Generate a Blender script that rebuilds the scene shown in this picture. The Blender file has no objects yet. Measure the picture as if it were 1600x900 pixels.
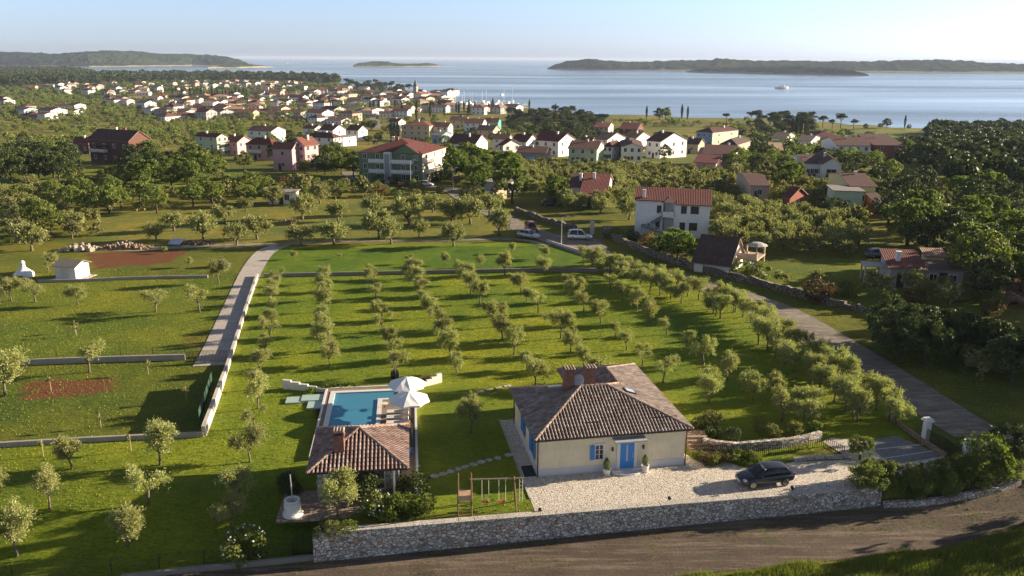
import bpy, math, random
import numpy as np
from mathutils import Vector, Matrix
R = math.radians
S = bpy.context.scene
C = S.collection
# ---------------------------------------------------------------- camera, sky, sun, exposure
FPX, CAMZ, PITCH, ROLL = 1300.0, 31.0, math.atan(358.4/1300), R(0.30)
cam_d = bpy.data.cameras.new('camera'); cam = bpy.data.objects.new('camera', cam_d); C.objects.link(cam)
cam_d.sensor_width = 36; cam_d.lens = FPX/1600*36; cam_d.clip_start = 0.5; cam_d.clip_end = 90000
_cp, _sp, _c, _s = math.cos(PITCH), math.sin(PITCH), math.cos(ROLL), math.sin(ROLL)
_X = Vector((1, 0, 0)); _up = Vector((0, _sp, _cp)); _fw = Vector((0, _cp, -_sp))
cx = _c*_X + _s*_up; cy = -_s*_X + _c*_up
m = Matrix((cx, cy, -_fw)).transposed().to_4x4(); m.translation = (0, 0, CAMZ); cam.matrix_world = m
S.camera = cam
SUN_AZ, SUN_EL = R(15.5), R(14.5)          # azimuth from +X towards +Y
w = bpy.data.worlds.new('World'); S.world = w; w.use_nodes = True
nt = w.node_tree; bg = nt.nodes['Background']
sky = nt.nodes.new('ShaderNodeTexSky'); sky.sky_type = 'NISHITA'; sky.sun_disc = False
sky.sun_elevation = SUN_EL; sky.sun_rotation = R(90)-SUN_AZ; sky.altitude = 50; sky.air_density = 1.0; sky.dust_density = 0.6; sky.ozone_density = 1.5
_hs = nt.nodes.new('ShaderNodeHueSaturation'); _hs.inputs['Saturation'].default_value = 0.42; _mx = nt.nodes.new('ShaderNodeMix'); _mx.data_type = 'RGBA'; _mx.blend_type = 'MULTIPLY'; _mx.inputs[0].default_value = 1.0
_mx.inputs[7].default_value = (0.93, 0.98, 1.13, 1)
nt.links.new(sky.outputs[0], _hs.inputs['Color']); nt.links.new(_hs.outputs[0], _mx.inputs[6]); _tc = nt.nodes.new('ShaderNodeTexCoord'); _sx = nt.nodes.new('ShaderNodeSeparateXYZ'); _rp = nt.nodes.new('ShaderNodeValToRGB'); _m2 = nt.nodes.new('ShaderNodeMix'); _m2.data_type = 'RGBA'; _m2.blend_type = 'MULTIPLY'; _m2.inputs[0].default_value = 1.0
nt.links.new(_tc.outputs['Generated'], _sx.inputs[0]); nt.links.new(_sx.outputs[2], _rp.inputs[0]); _e = _rp.color_ramp.elements     # pale bright band of air low over the sea
_e[0].position = 0.0; _e[0].color = (0.66, 0.73, 0.86, 1); _e[1].position = 0.22; _e[1].color = (0.36, 0.37, 0.39, 1); _e2 = _e.new(0.075); _e2.color = (0.60, 0.74, 0.93, 1)
nt.links.new(_mx.outputs[2], _m2.inputs[6]); nt.links.new(_rp.outputs[0], _m2.inputs[7]); nt.links.new(_m2.outputs[2], bg.inputs[0]); bg.inputs[1].default_value = 0.092
sd = bpy.data.lights.new('sun', 'SUN'); sd.energy = 5.0; sd.angle = R(0.5); sd.color = (1.0, 0.83, 0.60)
so = bpy.data.objects.new('sun', sd); C.objects.link(so)
so.rotation_euler = Vector((math.cos(SUN_AZ)*math.cos(SUN_EL), math.sin(SUN_AZ)*math.cos(SUN_EL), math.sin(SUN_EL))).to_track_quat('Z', 'Y').to_euler()
S.view_settings.view_transform = 'Standard'; S.view_settings.look = 'None'; S.view_settings.exposure = 1.40; S.view_settings.gamma = 1
S.view_settings.use_curve_mapping = False
S.render.engine = 'CYCLES'
S.cycles.max_bounces = 6; S.cycles.diffuse_bounces = 2; S.cycles.transparent_max_bounces = 8; S.cycles.volume_bounces = 0
SEA = -18.0
# ---------------------------------------------------------------- ground height and pixel-to-ground helper
WALL_A = (-13.3, 49.45); WS = (56.14-49.42)/(27.8+13.32)
def wall_y(x): return WALL_A[1] + WS*(x - WALL_A[0])
def sst(a, b, t):
    t = min(1, max(0, (t-a)/(b-a))); return t*t*(3-2*t)
def road_z(x):
    if x < -13.3: return -2.0
    if x < 28: return -2.0 + 0.6*(x+13.3)/41.3
    return -1.4 + 1.25*sst(28, 47, x)
def ter(x, y):
    far = -17.2*sst(135, 640, y + 0.10*max(0, x)) - 0.4*sst(-60, -200, x)
    t = y - wall_y(max(-60, min(60, x)))
    rz = road_z(x)
    if x < -13.3:
        k = sst(0.25, 6.5, t)
    else:
        k = 1.0 if t > 0.2 else 0.0
        if x > 27.9:
            k = sst(-0.3, 1.3, t)
    z = far*1.0 + rz*(1-k)
    if y > 640: z -= 0.0
    return z
def ray(u, v):
    x, y = u-800, -(v-450)
    xr, yr = _c*x - _s*y, _s*x + _c*y
    return Vector((xr, FPX*_cp + yr*_sp, -FPX*_sp + yr*_cp))
def P(u, v, z=None):
    d = ray(u, v)
    if z is not None:
        t = (z-CAMZ)/d.z; return Vector((d.x*t, d.y*t, z))
    zz = 0.0
    for _ in range(30):
        t = (zz-CAMZ)/d.z; n = ter(d.x*t, d.y*t)
        zz = zz + 0.6*(n-zz)
    t = (zz-CAMZ)/d.z
    return Vector((d.x*t, d.y*t, ter(d.x*t, d.y*t)))
def fr(o, a, x, y, z=0.0):
    a = R(a); return Vector((o[0]+x*math.cos(a)-y*math.sin(a), o[1]+x*math.sin(a)+y*math.cos(a), z))
# ---------------------------------------------------------------- materials
MATS = {}
class NT:
    def __init__(s, name):
        s.m = bpy.data.materials.new(name); s.m.use_nodes = True; s.t = s.m.node_tree
        s.b = s.t.nodes['Principled BSDF']; s.tc = s.t.nodes.new('ShaderNodeTexCoord'); s.out = s.t.nodes['Material Output']
    def n(s, ty, **kw):
        k = s.t.nodes.new(ty)
        for a, v in kw.items(): setattr(k, a, v)
        return k
    def l(s, a, b): s.t.links.new(a, b)
    def noise(s, vec, scale, detail=3, rough=0.6, vs=None):
        if vs:
            mp = s.n('ShaderNodeMapping'); mp.inputs['Scale'].default_value = vs; s.l(vec, mp.inputs[0]); vec = mp.outputs[0]
        k = s.n('ShaderNodeTexNoise'); k.inputs['Scale'].default_value = scale; k.inputs['Detail'].default_value = detail
        k.inputs['Roughness'].default_value = rough; s.l(vec, k.inputs['Vector']); return k.outputs['Fac']
    def ramp(s, fac, stops):
        k = s.n('ShaderNodeValToRGB'); e = k.color_ramp.elements
        while len(e) < len(stops): e.new(0.5)
        for i, (p, c) in enumerate(stops):
            e[i].position = p; e[i].color = (*c, 1) if len(c) == 3 else c
        s.l(fac, k.inputs[0]); return k.outputs[0]
    def mix(s, fac, a, b, mode='MIX'):
        k = s.n('ShaderNodeMix', data_type='RGBA', blend_type=mode)
        for i, v in ((0, fac), (6, a), (7, b)):
            if isinstance(v, (int, float)): k.inputs[i].default_value = v
            elif isinstance(v, tuple): k.inputs[i].default_value = (*v[:3], 1)
            else: s.l(v, k.inputs[i])
        return k.outputs[2]
    def math(s, op, a, b=0.0, c=None):
        k = s.n('ShaderNodeMath', operation=op)
        for i, v in enumerate((a, b) if c is None else (a, b, c)):
            if isinstance(v, (int, float)): k.inputs[i].default_value = v
            else: s.l(v, k.inputs[i])
        return k.outputs[0]
    def bump(s, h, dist=0.05, strength=1.0):
        k = s.n('ShaderNodeBump'); k.inputs['Distance'].default_value = dist; k.inputs['Strength'].default_value = strength
        s.l(h, k.inputs['Height']); s.l(k.outputs[0], s.b.inputs['Normal'])
    def col(s, c):
        if isinstance(c, tuple): s.b.inputs['Base Color'].default_value = (*c[:3], 1)
        else: s.l(c, s.b.inputs['Base Color'])
    def rough(s, r): s.b.inputs['Roughness'].default_value = r
def gray(c, k): return tuple(min(1, x*k) for x in c)
def M(name, col=(.5, .5, .5), rough=0.8, var=0.18, scale=1.5, metal=0.0, bump=0.0, bscale=30, objvar=0.0):
    if name in MATS: return MATS[name]
    t = NT(name); o = t.tc.outputs['Object']
    f = t.noise(o, scale, 5, 0.65)
    c = t.ramp(f, [(0.25, gray(col, 1-var)), (0.75, gray(col, 1+var))])
    if objvar:
        oi = t.n('ShaderNodeObjectInfo'); v = t.math('MULTIPLY_ADD', oi.outputs['Random'], objvar*2, 1-objvar)
        hs = t.n('ShaderNodeHueSaturation'); t.l(v, hs.inputs['Value']); t.l(c, hs.inputs['Color']); c = hs.outputs[0]
    t.col(c); t.rough(rough); t.b.inputs['Metallic'].default_value = metal
    if bump: t.bump(t.noise(o, bscale, 3), bump)
    MATS[name] = t.m; return t.m
def M_plaster(name, col, dirt=0.12):
    if name in MATS: return MATS[name]
    t = NT(name); o = t.tc.outputs['Object']
    a = t.noise(o, 0.7, 4, 0.6); b = t.noise(o, 2.0, 5, 0.7, (2.5, 2.5, 0.35))
    c = t.ramp(a, [(0.3, gray(col, 1-dirt*.6)), (0.7, gray(col, 1+dirt*.4))])
    c = t.mix(t.ramp(b, [(0.52, (0, 0, 0)), (0.8, (dirt*2,)*3)]), c, gray(col, 0.55))
    t.col(c); t.rough(0.9); t.bump(t.noise(o, 14, 4), 0.01); MATS[name] = t.m; return t.m
def M_stone(name, cols, joint, scale=(3.0, 3.0, 4.2), rough=0.85, jw=0.06, bump=0.05, sc=1.0, big=0.2, jit=1.0):
    """masonry or crazy paving: one colour per cell, darker joints"""
    if name in MATS: return MATS[name]
    t = NT(name); o = t.tc.outputs['Object']
    mp = t.n('ShaderNodeMapping'); mp.inputs['Scale'].default_value = scale; t.l(o, mp.inputs[0])
    wv = t.n('ShaderNodeVectorMath', operation='ADD'); t.l(mp.outputs[0], wv.inputs[0])
    nz = t.n('ShaderNodeTexNoise'); nz.inputs['Scale'].default_value = 1.3; t.l(mp.outputs[0], nz.inputs['Vector'])
    sc_ = t.n('ShaderNodeVectorMath', operation='SCALE'); sc_.inputs['Scale'].default_value = 0.35*jit
    t.l(nz.outputs['Color'], sc_.inputs[0]); t.l(sc_.outputs[0], wv.inputs[1]); v = wv.outputs[0]
    a = t.n('ShaderNodeTexVoronoi'); a.inputs['Scale'].default_value = sc; t.l(v, a.inputs['Vector'])
    e = t.n('ShaderNodeTexVoronoi', feature='DISTANCE_TO_EDGE'); e.inputs['Scale'].default_value = sc; t.l(v, e.inputs['Vector'])
    sep = t.n('ShaderNodeSeparateColor'); t.l(a.outputs['Color'], sep.inputs[0])
    n = len(cols); stops = [(i/(n-1)*0.9+0.05, c) for i, c in enumerate(cols)]
    c = t.ramp(sep.outputs[0], stops)
    fine = t.noise(o, 9, 5, 0.7); c = t.mix(0.45, c, t.mix(1.0, c, t.ramp(fine, [(0.3, (.45,)*3), (0.7, (1.35,)*3)]), 'MULTIPLY'))
    bigf = t.noise(o, 0.35, 3); c = t.mix(1.0, c, t.ramp(bigf, [(0.35, (1-big,)*3), (0.65, (1+big*.5,)*3)]), 'MULTIPLY')
    jm = t.ramp(e.outputs['Distance'], [(jw*0.4, (0, 0, 0)), (jw*1.4, (1, 1, 1))])
    c = t.mix(jm, joint, c); t.col(c); t.rough(rough)
    h = t.math('ADD', t.math('MULTIPLY', jm, 0.8), t.math('MULTIPLY', fine, 0.5)); t.bump(h, bump)
    MATS[name] = t.m; return t.m
def M_tile(name, cols, col_w=0.25, bump=0.05, rough=0.85):
    """barrel tile roof seen from far: UV in metres, u along the eave, v up the slope"""
    if name in MATS: return MATS[name]
    t = NT(name); uv = t.tc.outputs['UV']
    sp = t.n('ShaderNodeSeparateXYZ'); t.l(uv, sp.inputs[0])
    u = t.math('MULTIPLY', sp.outputs[0], 1/col_w); v = t.math('MULTIPLY', sp.outputs[1], 1/0.38)
    wu = t.math('ABSOLUTE', t.math('SINE', t.math('MULTIPLY', u, math.pi)))
    fv = t.math('FRACT', v)
    cmb = t.n('ShaderNodeCombineXYZ'); t.l(t.math('FLOOR', u), cmb.inputs[0]); t.l(t.math('FLOOR', v), cmb.inputs[1])
    wn = t.n('ShaderNodeTexWhiteNoise'); t.l(cmb.outputs[0], wn.inputs['Vector'])
    f = t.math('ADD', t.math('MULTIPLY', wn.outputs['Value'], 0.55), t.math('MULTIPLY', t.noise(uv, 0.8, 4), 0.6))
    n = len(cols); c = t.ramp(f, [(0.15+i/(n-1)*0.8, k) for i, k in enumerate(cols)])
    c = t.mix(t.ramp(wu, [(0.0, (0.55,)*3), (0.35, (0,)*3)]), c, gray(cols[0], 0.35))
    t.col(c); t.rough(rough); t.bump(t.math('ADD', wu, t.math('MULTIPLY', fv, -0.4)), bump); MATS[name] = t.m; return t.m
def M_leaf(name, c1, c2, c3=None, trans=0.3, sat=0.12):
    if name in MATS: return MATS[name]
    t = NT(name); g = t.n('ShaderNodeNewGeometry'); oi = t.n('ShaderNodeObjectInfo')
    c = t.ramp(g.outputs['Random Per Island'], [(0.0, c1), (0.8, c2)] + ([(0.97, c3)] if c3 else []))
    nz = t.noise(g.outputs['Position'], 0.16, 2)
    v = t.math('ADD', t.math('MULTIPLY', oi.outputs['Random'], 0.22), t.math('MULTIPLY_ADD', nz, 0.55, 0.62))
    hs = t.n('ShaderNodeHueSaturation'); t.l(v, hs.inputs['Value']); t.l(c, hs.inputs['Color'])
    t.l(t.math('MULTIPLY_ADD', oi.outputs['Random'], 0.018, 0.491), hs.inputs['Hue']); c = hs.outputs[0]
    t.col(c); t.rough(0.6); t.b.inputs['Specular IOR Level'].default_value = 0.25
    tr = t.n('ShaderNodeBsdfTranslucent'); mx = t.n('ShaderNodeMixShader'); mx.inputs[0].default_value = trans
    t.l(t.mix(1.0, c, (1.0, 1.15, 0.6), 'MULTIPLY'), tr.inputs[0]); t.l(t.b.outputs[0], mx.inputs[1]); t.l(tr.outputs[0], mx.inputs[2]); t.l(mx.outputs[0], t.out.inputs[0])
    MATS[name] = t.m; return t.m
def M_townwall(name, col):
    if name in MATS: return MATS[name]
    t = NT(name); o = t.tc.outputs['Object']; g = t.n('ShaderNodeNewGeometry'); sp = t.n('ShaderNodeSeparateXYZ'); t.l(o, sp.inputs[0])
    nm = t.n('ShaderNodeVectorTransform', vector_type='NORMAL', convert_from='WORLD', convert_to='OBJECT'); t.l(g.outputs['Normal'], nm.inputs[0]); sn = t.n('ShaderNodeSeparateXYZ'); t.l(nm.outputs[0], sn.inputs[0])
    front = t.math('GREATER_THAN', t.math('ABSOLUTE', sn.outputs[1]), 0.7)
    h = t.math('ADD', t.math('MULTIPLY', sp.outputs[0], front), t.math('MULTIPLY', sp.outputs[1], t.math('SUBTRACT', 1.0, front)))
    def band(v, period, a, b): f = t.math('FRACT', t.math('MULTIPLY', v, 1/period)); return t.math('MULTIPLY', t.math('GREATER_THAN', f, a), t.math('LESS_THAN', f, b))
    w = t.math('MULTIPLY', band(h, 3.1, .36, .66), band(sp.outputs[2], 2.9, .30, .78))
    c = t.mix(t.math('MULTIPLY', w, .92), t.ramp(t.noise(o, 0.5, 4), [(.3, gray(col, .85)), (.7, gray(col, 1.05))]), (.06, .055, .05))
    t.col(c); t.rough(.9); MATS[name] = t.m; return t.m
def M_glass_dark(name='window_glass', col=(.02, .025, .03)):
    if name in MATS: return MATS[name]
    t = NT(name); t.col(col); t.rough(0.08); t.b.inputs['Specular IOR Level'].default_value = 0.6; MATS[name] = t.m; return t.m
# ---------------------------------------------------------------- mesh building
class MB:
    def __init__(s): s.v = []; s.f = []; s.mi = []; s.uv = {}
    def face(s, pts, mi=0, uv=None):
        i = len(s.v); s.v += [tuple(p) for p in pts]; s.f.append(tuple(range(i, i+len(pts)))); s.mi.append(mi)
        if uv: s.uv[len(s.f)-1] = uv
    def box(s, x0, x1, y0, y1, z0, z1, mi=0, rot=0.0, o=(0, 0, 0)):
        i = len(s.v); ca, sa = math.cos(rot), math.sin(rot)
        for z in (z0, z1):
            for (x, y) in ((x0, y0), (x1, y0), (x1, y1), (x0, y1)):
                s.v.append((o[0]+x*ca-y*sa, o[1]+x*sa+y*ca, o[2]+z))
        for f in ((0, 3, 2, 1), (4, 5, 6, 7), (0, 1, 5, 4), (1, 2, 6, 5), (2, 3, 7, 6), (3, 0, 4, 7)):
            s.f.append(tuple(i+k for k in f)); s.mi.append(mi)
        return s
    def prism(s, poly, z0, z1, mi=0, top=None):
        n = len(poly); i = len(s.v)
        zf0 = z0 if callable(z0) else (lambda x, y: z0); zf1 = z1 if callable(z1) else (lambda x, y: z1)
        s.v += [(x, y, zf0(x, y)) for x, y in poly] + [(x, y, zf1(x, y)) for x, y in poly]
        for k in range(n):
            j = (k+1) % n; s.f.append((i+k, i+j, i+n+j, i+n+k)); s.mi.append(mi)
        s.f.append(tuple(i+n+k for k in range(n))); s.mi.append(mi if top is None else top)
        s.f.append(tuple(i+n-1-k for k in range(n))); s.mi.append(mi)
        return s
    def tube(s, pts, rads, n=8, mi=0, caps=True):
        pts = [Vector(p) for p in pts]
        if isinstance(rads, (int, float)): rads = [rads]*len(pts)
        i0 = len(s.v); t0 = None
        for k, p in enumerate(pts):
            d = (pts[min(k+1, len(pts)-1)] - pts[max(k-1, 0)]).normalized()
            a = d.orthogonal().normalized() if t0 is None else (t0 - d*t0.dot(d)).normalized()
            t0 = a; b = d.cross(a)
            for q in range(n):
                an = 2*math.pi*q/n; s.v.append(tuple(p + rads[k]*(math.cos(an)*a + math.sin(an)*b)))
        for k in range(len(pts)-1):
            for q in range(n):
                r = (q+1) % n; s.f.append((i0+k*n+q, i0+k*n+r, i0+(k+1)*n+r, i0+(k+1)*n+q)); s.mi.append(mi)
        if caps:
            s.f.append(tuple(i0+q for q in reversed(range(n)))); s.mi.append(mi)
            e = i0+(len(pts)-1)*n; s.f.append(tuple(e+q for q in range(n))); s.mi.append(mi)
        return s
    def lathe(s, prof, n=20, o=(0, 0, 0), mi=0, sy=1.0):
        i0 = len(s.v)
        for (r, z) in prof:
            for q in range(n):
                an = 2*math.pi*q/n; s.v.append((o[0]+r*math.cos(an), o[1]+sy*r*math.sin(an), o[2]+z))
        for k in range(len(prof)-1):
            for q in range(n):
                r = (q+1) % n; s.f.append((i0+k*n+q, i0+k*n+r, i0+(k+1)*n+r, i0+(k+1)*n+q)); s.mi.append(mi)
        return s
    def mesh(s, name, mats, smooth=False):
        me = bpy.data.meshes.new(name); me.from_pydata(s.v, [], s.f)
        for m_ in (mats if isinstance(mats, (list, tuple)) else [mats]): me.materials.append(m_)
        if any(s.mi): me.polygons.foreach_set('material_index', s.mi)
        if s.uv:
            ul = me.uv_layers.new(name='UVMap')
            for fi, uvs in s.uv.items():
                p = me.polygons[fi]
                for li, q in zip(p.loop_indices, uvs): ul.data[li].uv = q
        if smooth: me.polygons.foreach_set('use_smooth', [True]*len(s.f))
        me.update(); return me
    def build(s, name, mats, parent=None, smooth=False):
        return link(name, s.mesh(name, mats, smooth), parent)
def link(name, me, parent=None, loc=None, rot=None, scale=None):
    o = bpy.data.objects.new(name, me); C.objects.link(o)
    if parent is not None: o.parent = parent
    if loc is not None: o.location = loc
    if rot is not None: o.rotation_euler = (0, 0, rot)
    if scale is not None: o.scale = scale if hasattr(scale, '__len__') else (scale,)*3
    return o
def tag(o, label, cat, group=None):
    o['label'] = label; o['category'] = cat; o['kind'] = 'thing'
    if group: o['group'] = group
    return o
def thing(name, label, cat, loc=(0, 0, 0), rot=0.0, group=None):
    return tag(link(name, None, None, loc, rot), label, cat, group)
def struct(o, kind='structure'): o['kind'] = kind; return o
def copy_tree(o, parent=None):
    c = o.copy(); C.objects.link(c)
    if parent is not None: c.parent = parent
    for ch in list(o.children): copy_tree(ch, c)
    return c
def np_mesh(name, V, mat, k=4):
    """V: (n*k, 3) array, every k rows one face"""
    n = len(V)//k; me = bpy.data.meshes.new(name)
    me.vertices.add(n*k); me.vertices.foreach_set('co', np.asarray(V, dtype=np.float32).ravel())
    me.loops.add(n*k); me.loops.foreach_set('vertex_index', np.arange(n*k, dtype=np.int32))
    me.polygons.add(n); me.polygons.foreach_set('loop_start', np.arange(n, dtype=np.int32)*k)
    try: me.polygons.foreach_set('loop_total', np.full(n, k, dtype=np.int32))
    except Exception: pass
    me.materials.append(mat); me.update(calc_edges=True); me.validate(); return me
ORD = ['first', 'second', 'third', 'fourth', 'fifth', 'sixth', 'seventh', 'eighth', 'ninth', 'tenth', 'eleventh', 'twelfth', 'thirteenth', 'fourteenth', 'fifteenth',
       'sixteenth', 'seventeenth', 'eighteenth', 'nineteenth']
def ordw(i):
    if i < 19: return ORD[i]
    if i >= 99: return ('one' if i < 199 else 'two' if i < 299 else 'three')+'-hundred-and-'+ordw(i-99 if i < 199 else i-199)
    i += 1; t = ['twent', 'thirt', 'fort', 'fift', 'sixt', 'sevent', 'eight', 'ninet'][i//10-2]
    return t+'ieth' if i % 10 == 0 else t+'y-'+ORD[i % 10-1]
def pix(x, y, z):
    d = Vector((x, y, z-CAMZ)); f = d.dot(_fw)
    return 800+FPX*d.dot(cx)/f, 450-FPX*d.dot(cy)/f
# ================================================================ ground, water, hills
TW = WALL_A[1] + WS*13.3
SHORE = [(-9000, 3300), (-2400, 3300), (-1035, 2300), (-600, 2150), (-347, 1780), (-210, 1330), (-143, 1190), (-77, 1012), (0, 915), (58, 785), (165, 738), (222, 735), (305, 628), (420, 600), (9000, 600)]
def shore_y(x):
    for (a, b), (c, d) in zip(SHORE, SHORE[1:]):
        if x <= c: return b + (d-b)*(x-a)/(c-a)
    return 600
def inpoly(px, py, poly):
    ins = np.zeros(px.shape, bool); n = len(poly); j = n-1
    for i in range(n):
        xi, yi = poly[i][0], poly[i][1]; xj, yj = poly[j][0], poly[j][1]
        c = ((yi > py) != (yj > py)) & (px < (xj-xi)*(py-yi)/((yj-yi) or 1e-9) + xi); ins ^= c; j = i
    return ins
def pp(*uv): return [tuple(P(u, v)[:2]) for u, v in uv]
def make_ground():
    ts = [14, 24, 32] + list(np.arange(36, 50, 1.0)) + [50, 50.5, 51, 51.3, 51.55, TW+.15, TW+.25, 52.2, 52.6, 53, 53.5, 54] + list(np.arange(55, 190, 1.0))
    s = 1.3
    while ts[-1] < 5000: ts.append(ts[-1]+s); s *= 1.07
    xs = list(np.arange(-80, -13.5, 1.0)) + [-13.36, -13.24] + list(np.arange(-12.5, 85, 1.0)); s = 1.3
    while xs[-1] < 4500: xs.append(xs[-1]+s); s *= 1.1
    s = 1.3; ls = [-80]
    while ls[-1] > -5000: ls.append(ls[-1]-s); s *= 1.1
    xs = ls[:0:-1] + xs
    nx, ny = len(xs), len(ts); V = []
    po = P(480, 740, 2.7); ca, sa = math.cos(R(7)), math.sin(R(7))
    def in_pool(x, y):
        lx = (x-po.x)*ca+(y-po.y)*sa; ly = -(x-po.x)*sa+(y-po.y)*ca
        return (-.7 < lx < 5.0 and 10.5 < ly < 21.4) or (4 < lx < 6.9 and 17.9 < ly < 21.3)
    rnd = random.Random(3)
    for t in ts:
        for x in xs:
            y = t + WS*max(-60, min(60, x)); z = ter(x, y); sy = shore_y(x)
            if y > sy: z = z - 3*sst(0, 40, y-sy)
            if 50 < y < 80 and in_pool(x, y): z = -1.7
            V.append((x, y, z))
    F = [(j*nx+i, j*nx+i+1, (j+1)*nx+i+1, (j+1)*nx+i) for j in range(ny-1) for i in range(nx-1)]
    me = bpy.data.meshes.new('ground'); me.from_pydata(V, [], F)
    A = np.array(V); px, py = A[:, 0], A[:, 1]
    col = np.tile(np.array([0.120, 0.135, 0.028]), (len(V), 1))          # rough meadow
    far = np.clip((py-260)/200, 0, 1)[:, None]
    col = col*(1-far) + np.array([0.150, 0.155, 0.048])*far
    soil = np.zeros(len(V))
    def zone(poly, c, s=0.0, feather=0):
        mk = inpoly(px, py, poly); col[mk] = c; soil[mk] = s
    zone(pp((0, 262), (380, 262), (380, 300), (0, 300)), (0.12, 0.16, 0.026))
    zone(pp((0, 275), (250, 275), (420, 290), (420, 300), (0, 300)), (0.14, 0.18, 0.03))
    zone(pp((150, 330), (400, 300), (640, 300), (800, 340), (800, 380), (150, 385)), (0.150, 0.165, 0.048), 0.0)   # dry field
    zone(pp((1180, 415), (1340, 400), (1500, 440), (1560, 520), (1300, 470), (1180, 440)), (0.115, 0.15, 0.025))
    zone(pp((1270, 200), (1460, 202), (1470, 222), (1330, 222), (1260, 212)), (0.13, 0.17, 0.035))               # shore meadow
    zone(pp((0, 186), (560, 186), (560, 215), (0, 235)), (0.150, 0.165, 0.040)); zone(pp((500, 185), (520, 170), (620, 168), (640, 180)), (0.10, 0.14, 0.03))
    lawn = (0.165, 0.220, 0.024)
    zone(pp((0, 698), (318, 682), (402, 425), (440, 385), (800, 378), (940, 400), (1150, 440), (1440, 645), (1420, 690), (1300, 690), (1050, 800), (488, 838), (0, 900)) , lawn)
    zone([(-95, 40), (-13.3, 49), (-13.3, 56), (-40, 62), (-95, 60)], (0.125, 0.175, 0.020))
    zone(pp((420, 390), (880, 383), (930, 400), (870, 428), (410, 430)), (0.085, 0.155, 0.018))
    zone(pp((0, 575), (290, 565), (352, 560), (318, 680), (0, 697)), (0.105, 0.135, 0.026), 0.3)
    zone(pp((0, 440), (325, 434), (365, 430), (330, 545), (0, 570)), (0.120, 0.160, 0.026), 0.22)
    zone(pp((0, 392), (385, 385), (368, 430), (0, 437)), (0.105, 0.135, 0.026), 0.5)
    for poly in (pp((25, 600), (90, 590), (180, 592), (192, 612), (120, 620), (30, 625)), pp((130, 395), (300, 392), (260, 412), (150, 420))): soil[inpoly(px, py, poly)] = .98
    soil[inpoly(px, py, pp((290, 520), (330, 508), (330, 540), (280, 552)))] = 0.75
    zone(pp((1500, 425), (1700, 425), (1700, 490), (1560, 480)), (0.10, 0.07, 0.03), 0.7)
    a = me.attributes.new('cover', 'FLOAT_COLOR', 'POINT')
    a.data.foreach_set('color', np.concatenate([col, np.clip(soil, 0, 1.3)[:, None]], 1).astype(np.float32).ravel())
    me.polygons.foreach_set('use_smooth', [True]*len(F))
    t = NT('ground'); o = t.tc.outputs['Object']
    at = t.n('ShaderNodeAttribute', attribute_name='cover')
    n1 = t.noise(o, 0.55, 6, 0.7); n2 = t.noise(o, 6.0, 4, 0.75, (0.6, 1.3, 1)); n3 = t.noise(o, 0.08, 4, 0.6)
    n4 = t.noise(o, 2.2, 5, 0.75, (0.35, 1.4, 1)); n5 = t.noise(o, 0.02, 4, 0.6)
    c = t.mix(1.0, at.outputs['Color'], t.ramp(n1, [(0.25, (.74, .80, .8)), (0.75, (1.26, 1.2, 1.1))]), 'MULTIPLY')
    c = t.mix(1.0, c, t.ramp(n2, [(0.2, (.38, .43, .5)), (0.8, (1.7, 1.6, 1.3))]), 'MULTIPLY')
    c = t.mix(1.0, c, t.ramp(n4, [(0.3, (.68, .76, .8)), (0.7, (1.35, 1.24, 1.1))]), 'MULTIPLY')
    c = t.mix(1.0, c, t.ramp(n3, [(0.3, (.72, .82, .86)), (0.7, (1.34, 1.15, .9))]), 'MULTIPLY')
    c = t.mix(1.0, c, t.ramp(n5, [(0.35, (.75, .9, .9)), (0.65, (1.3, 1.15, 1.0))]), 'MULTIPLY')
    sm = t.math('ADD', t.math('MULTIPLY', at.outputs['Alpha'], 1.0), t.math('MULTIPLY_ADD', n1, 1.2, -0.95))
    sm = t.math('ADD', sm, t.math('MULTIPLY_ADD', n4, 0.9, -0.45))
    gate = t.math('MULTIPLY', t.ramp(sm, [(0.30, (0, 0, 0)), (0.62, (1, 1, 1))]), t.ramp(at.outputs['Alpha'], [(0.05, (0, 0, 0)), (0.25, (1, 1, 1))]))
    c = t.mix(gate, c, t.mix(n2, (0.13, 0.042, 0.022), (0.21, 0.085, 0.045)))
    t.col(c); t.rough(0.95); t.b.inputs['Specular IOR Level'].default_value = 0.15
    t.bump(t.math('ADD', t.math('MULTIPLY', n2, 0.5), n4), 0.10, 1.0)
    me.materials.append(t.m); struct(link('ground', me))
make_ground()
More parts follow.
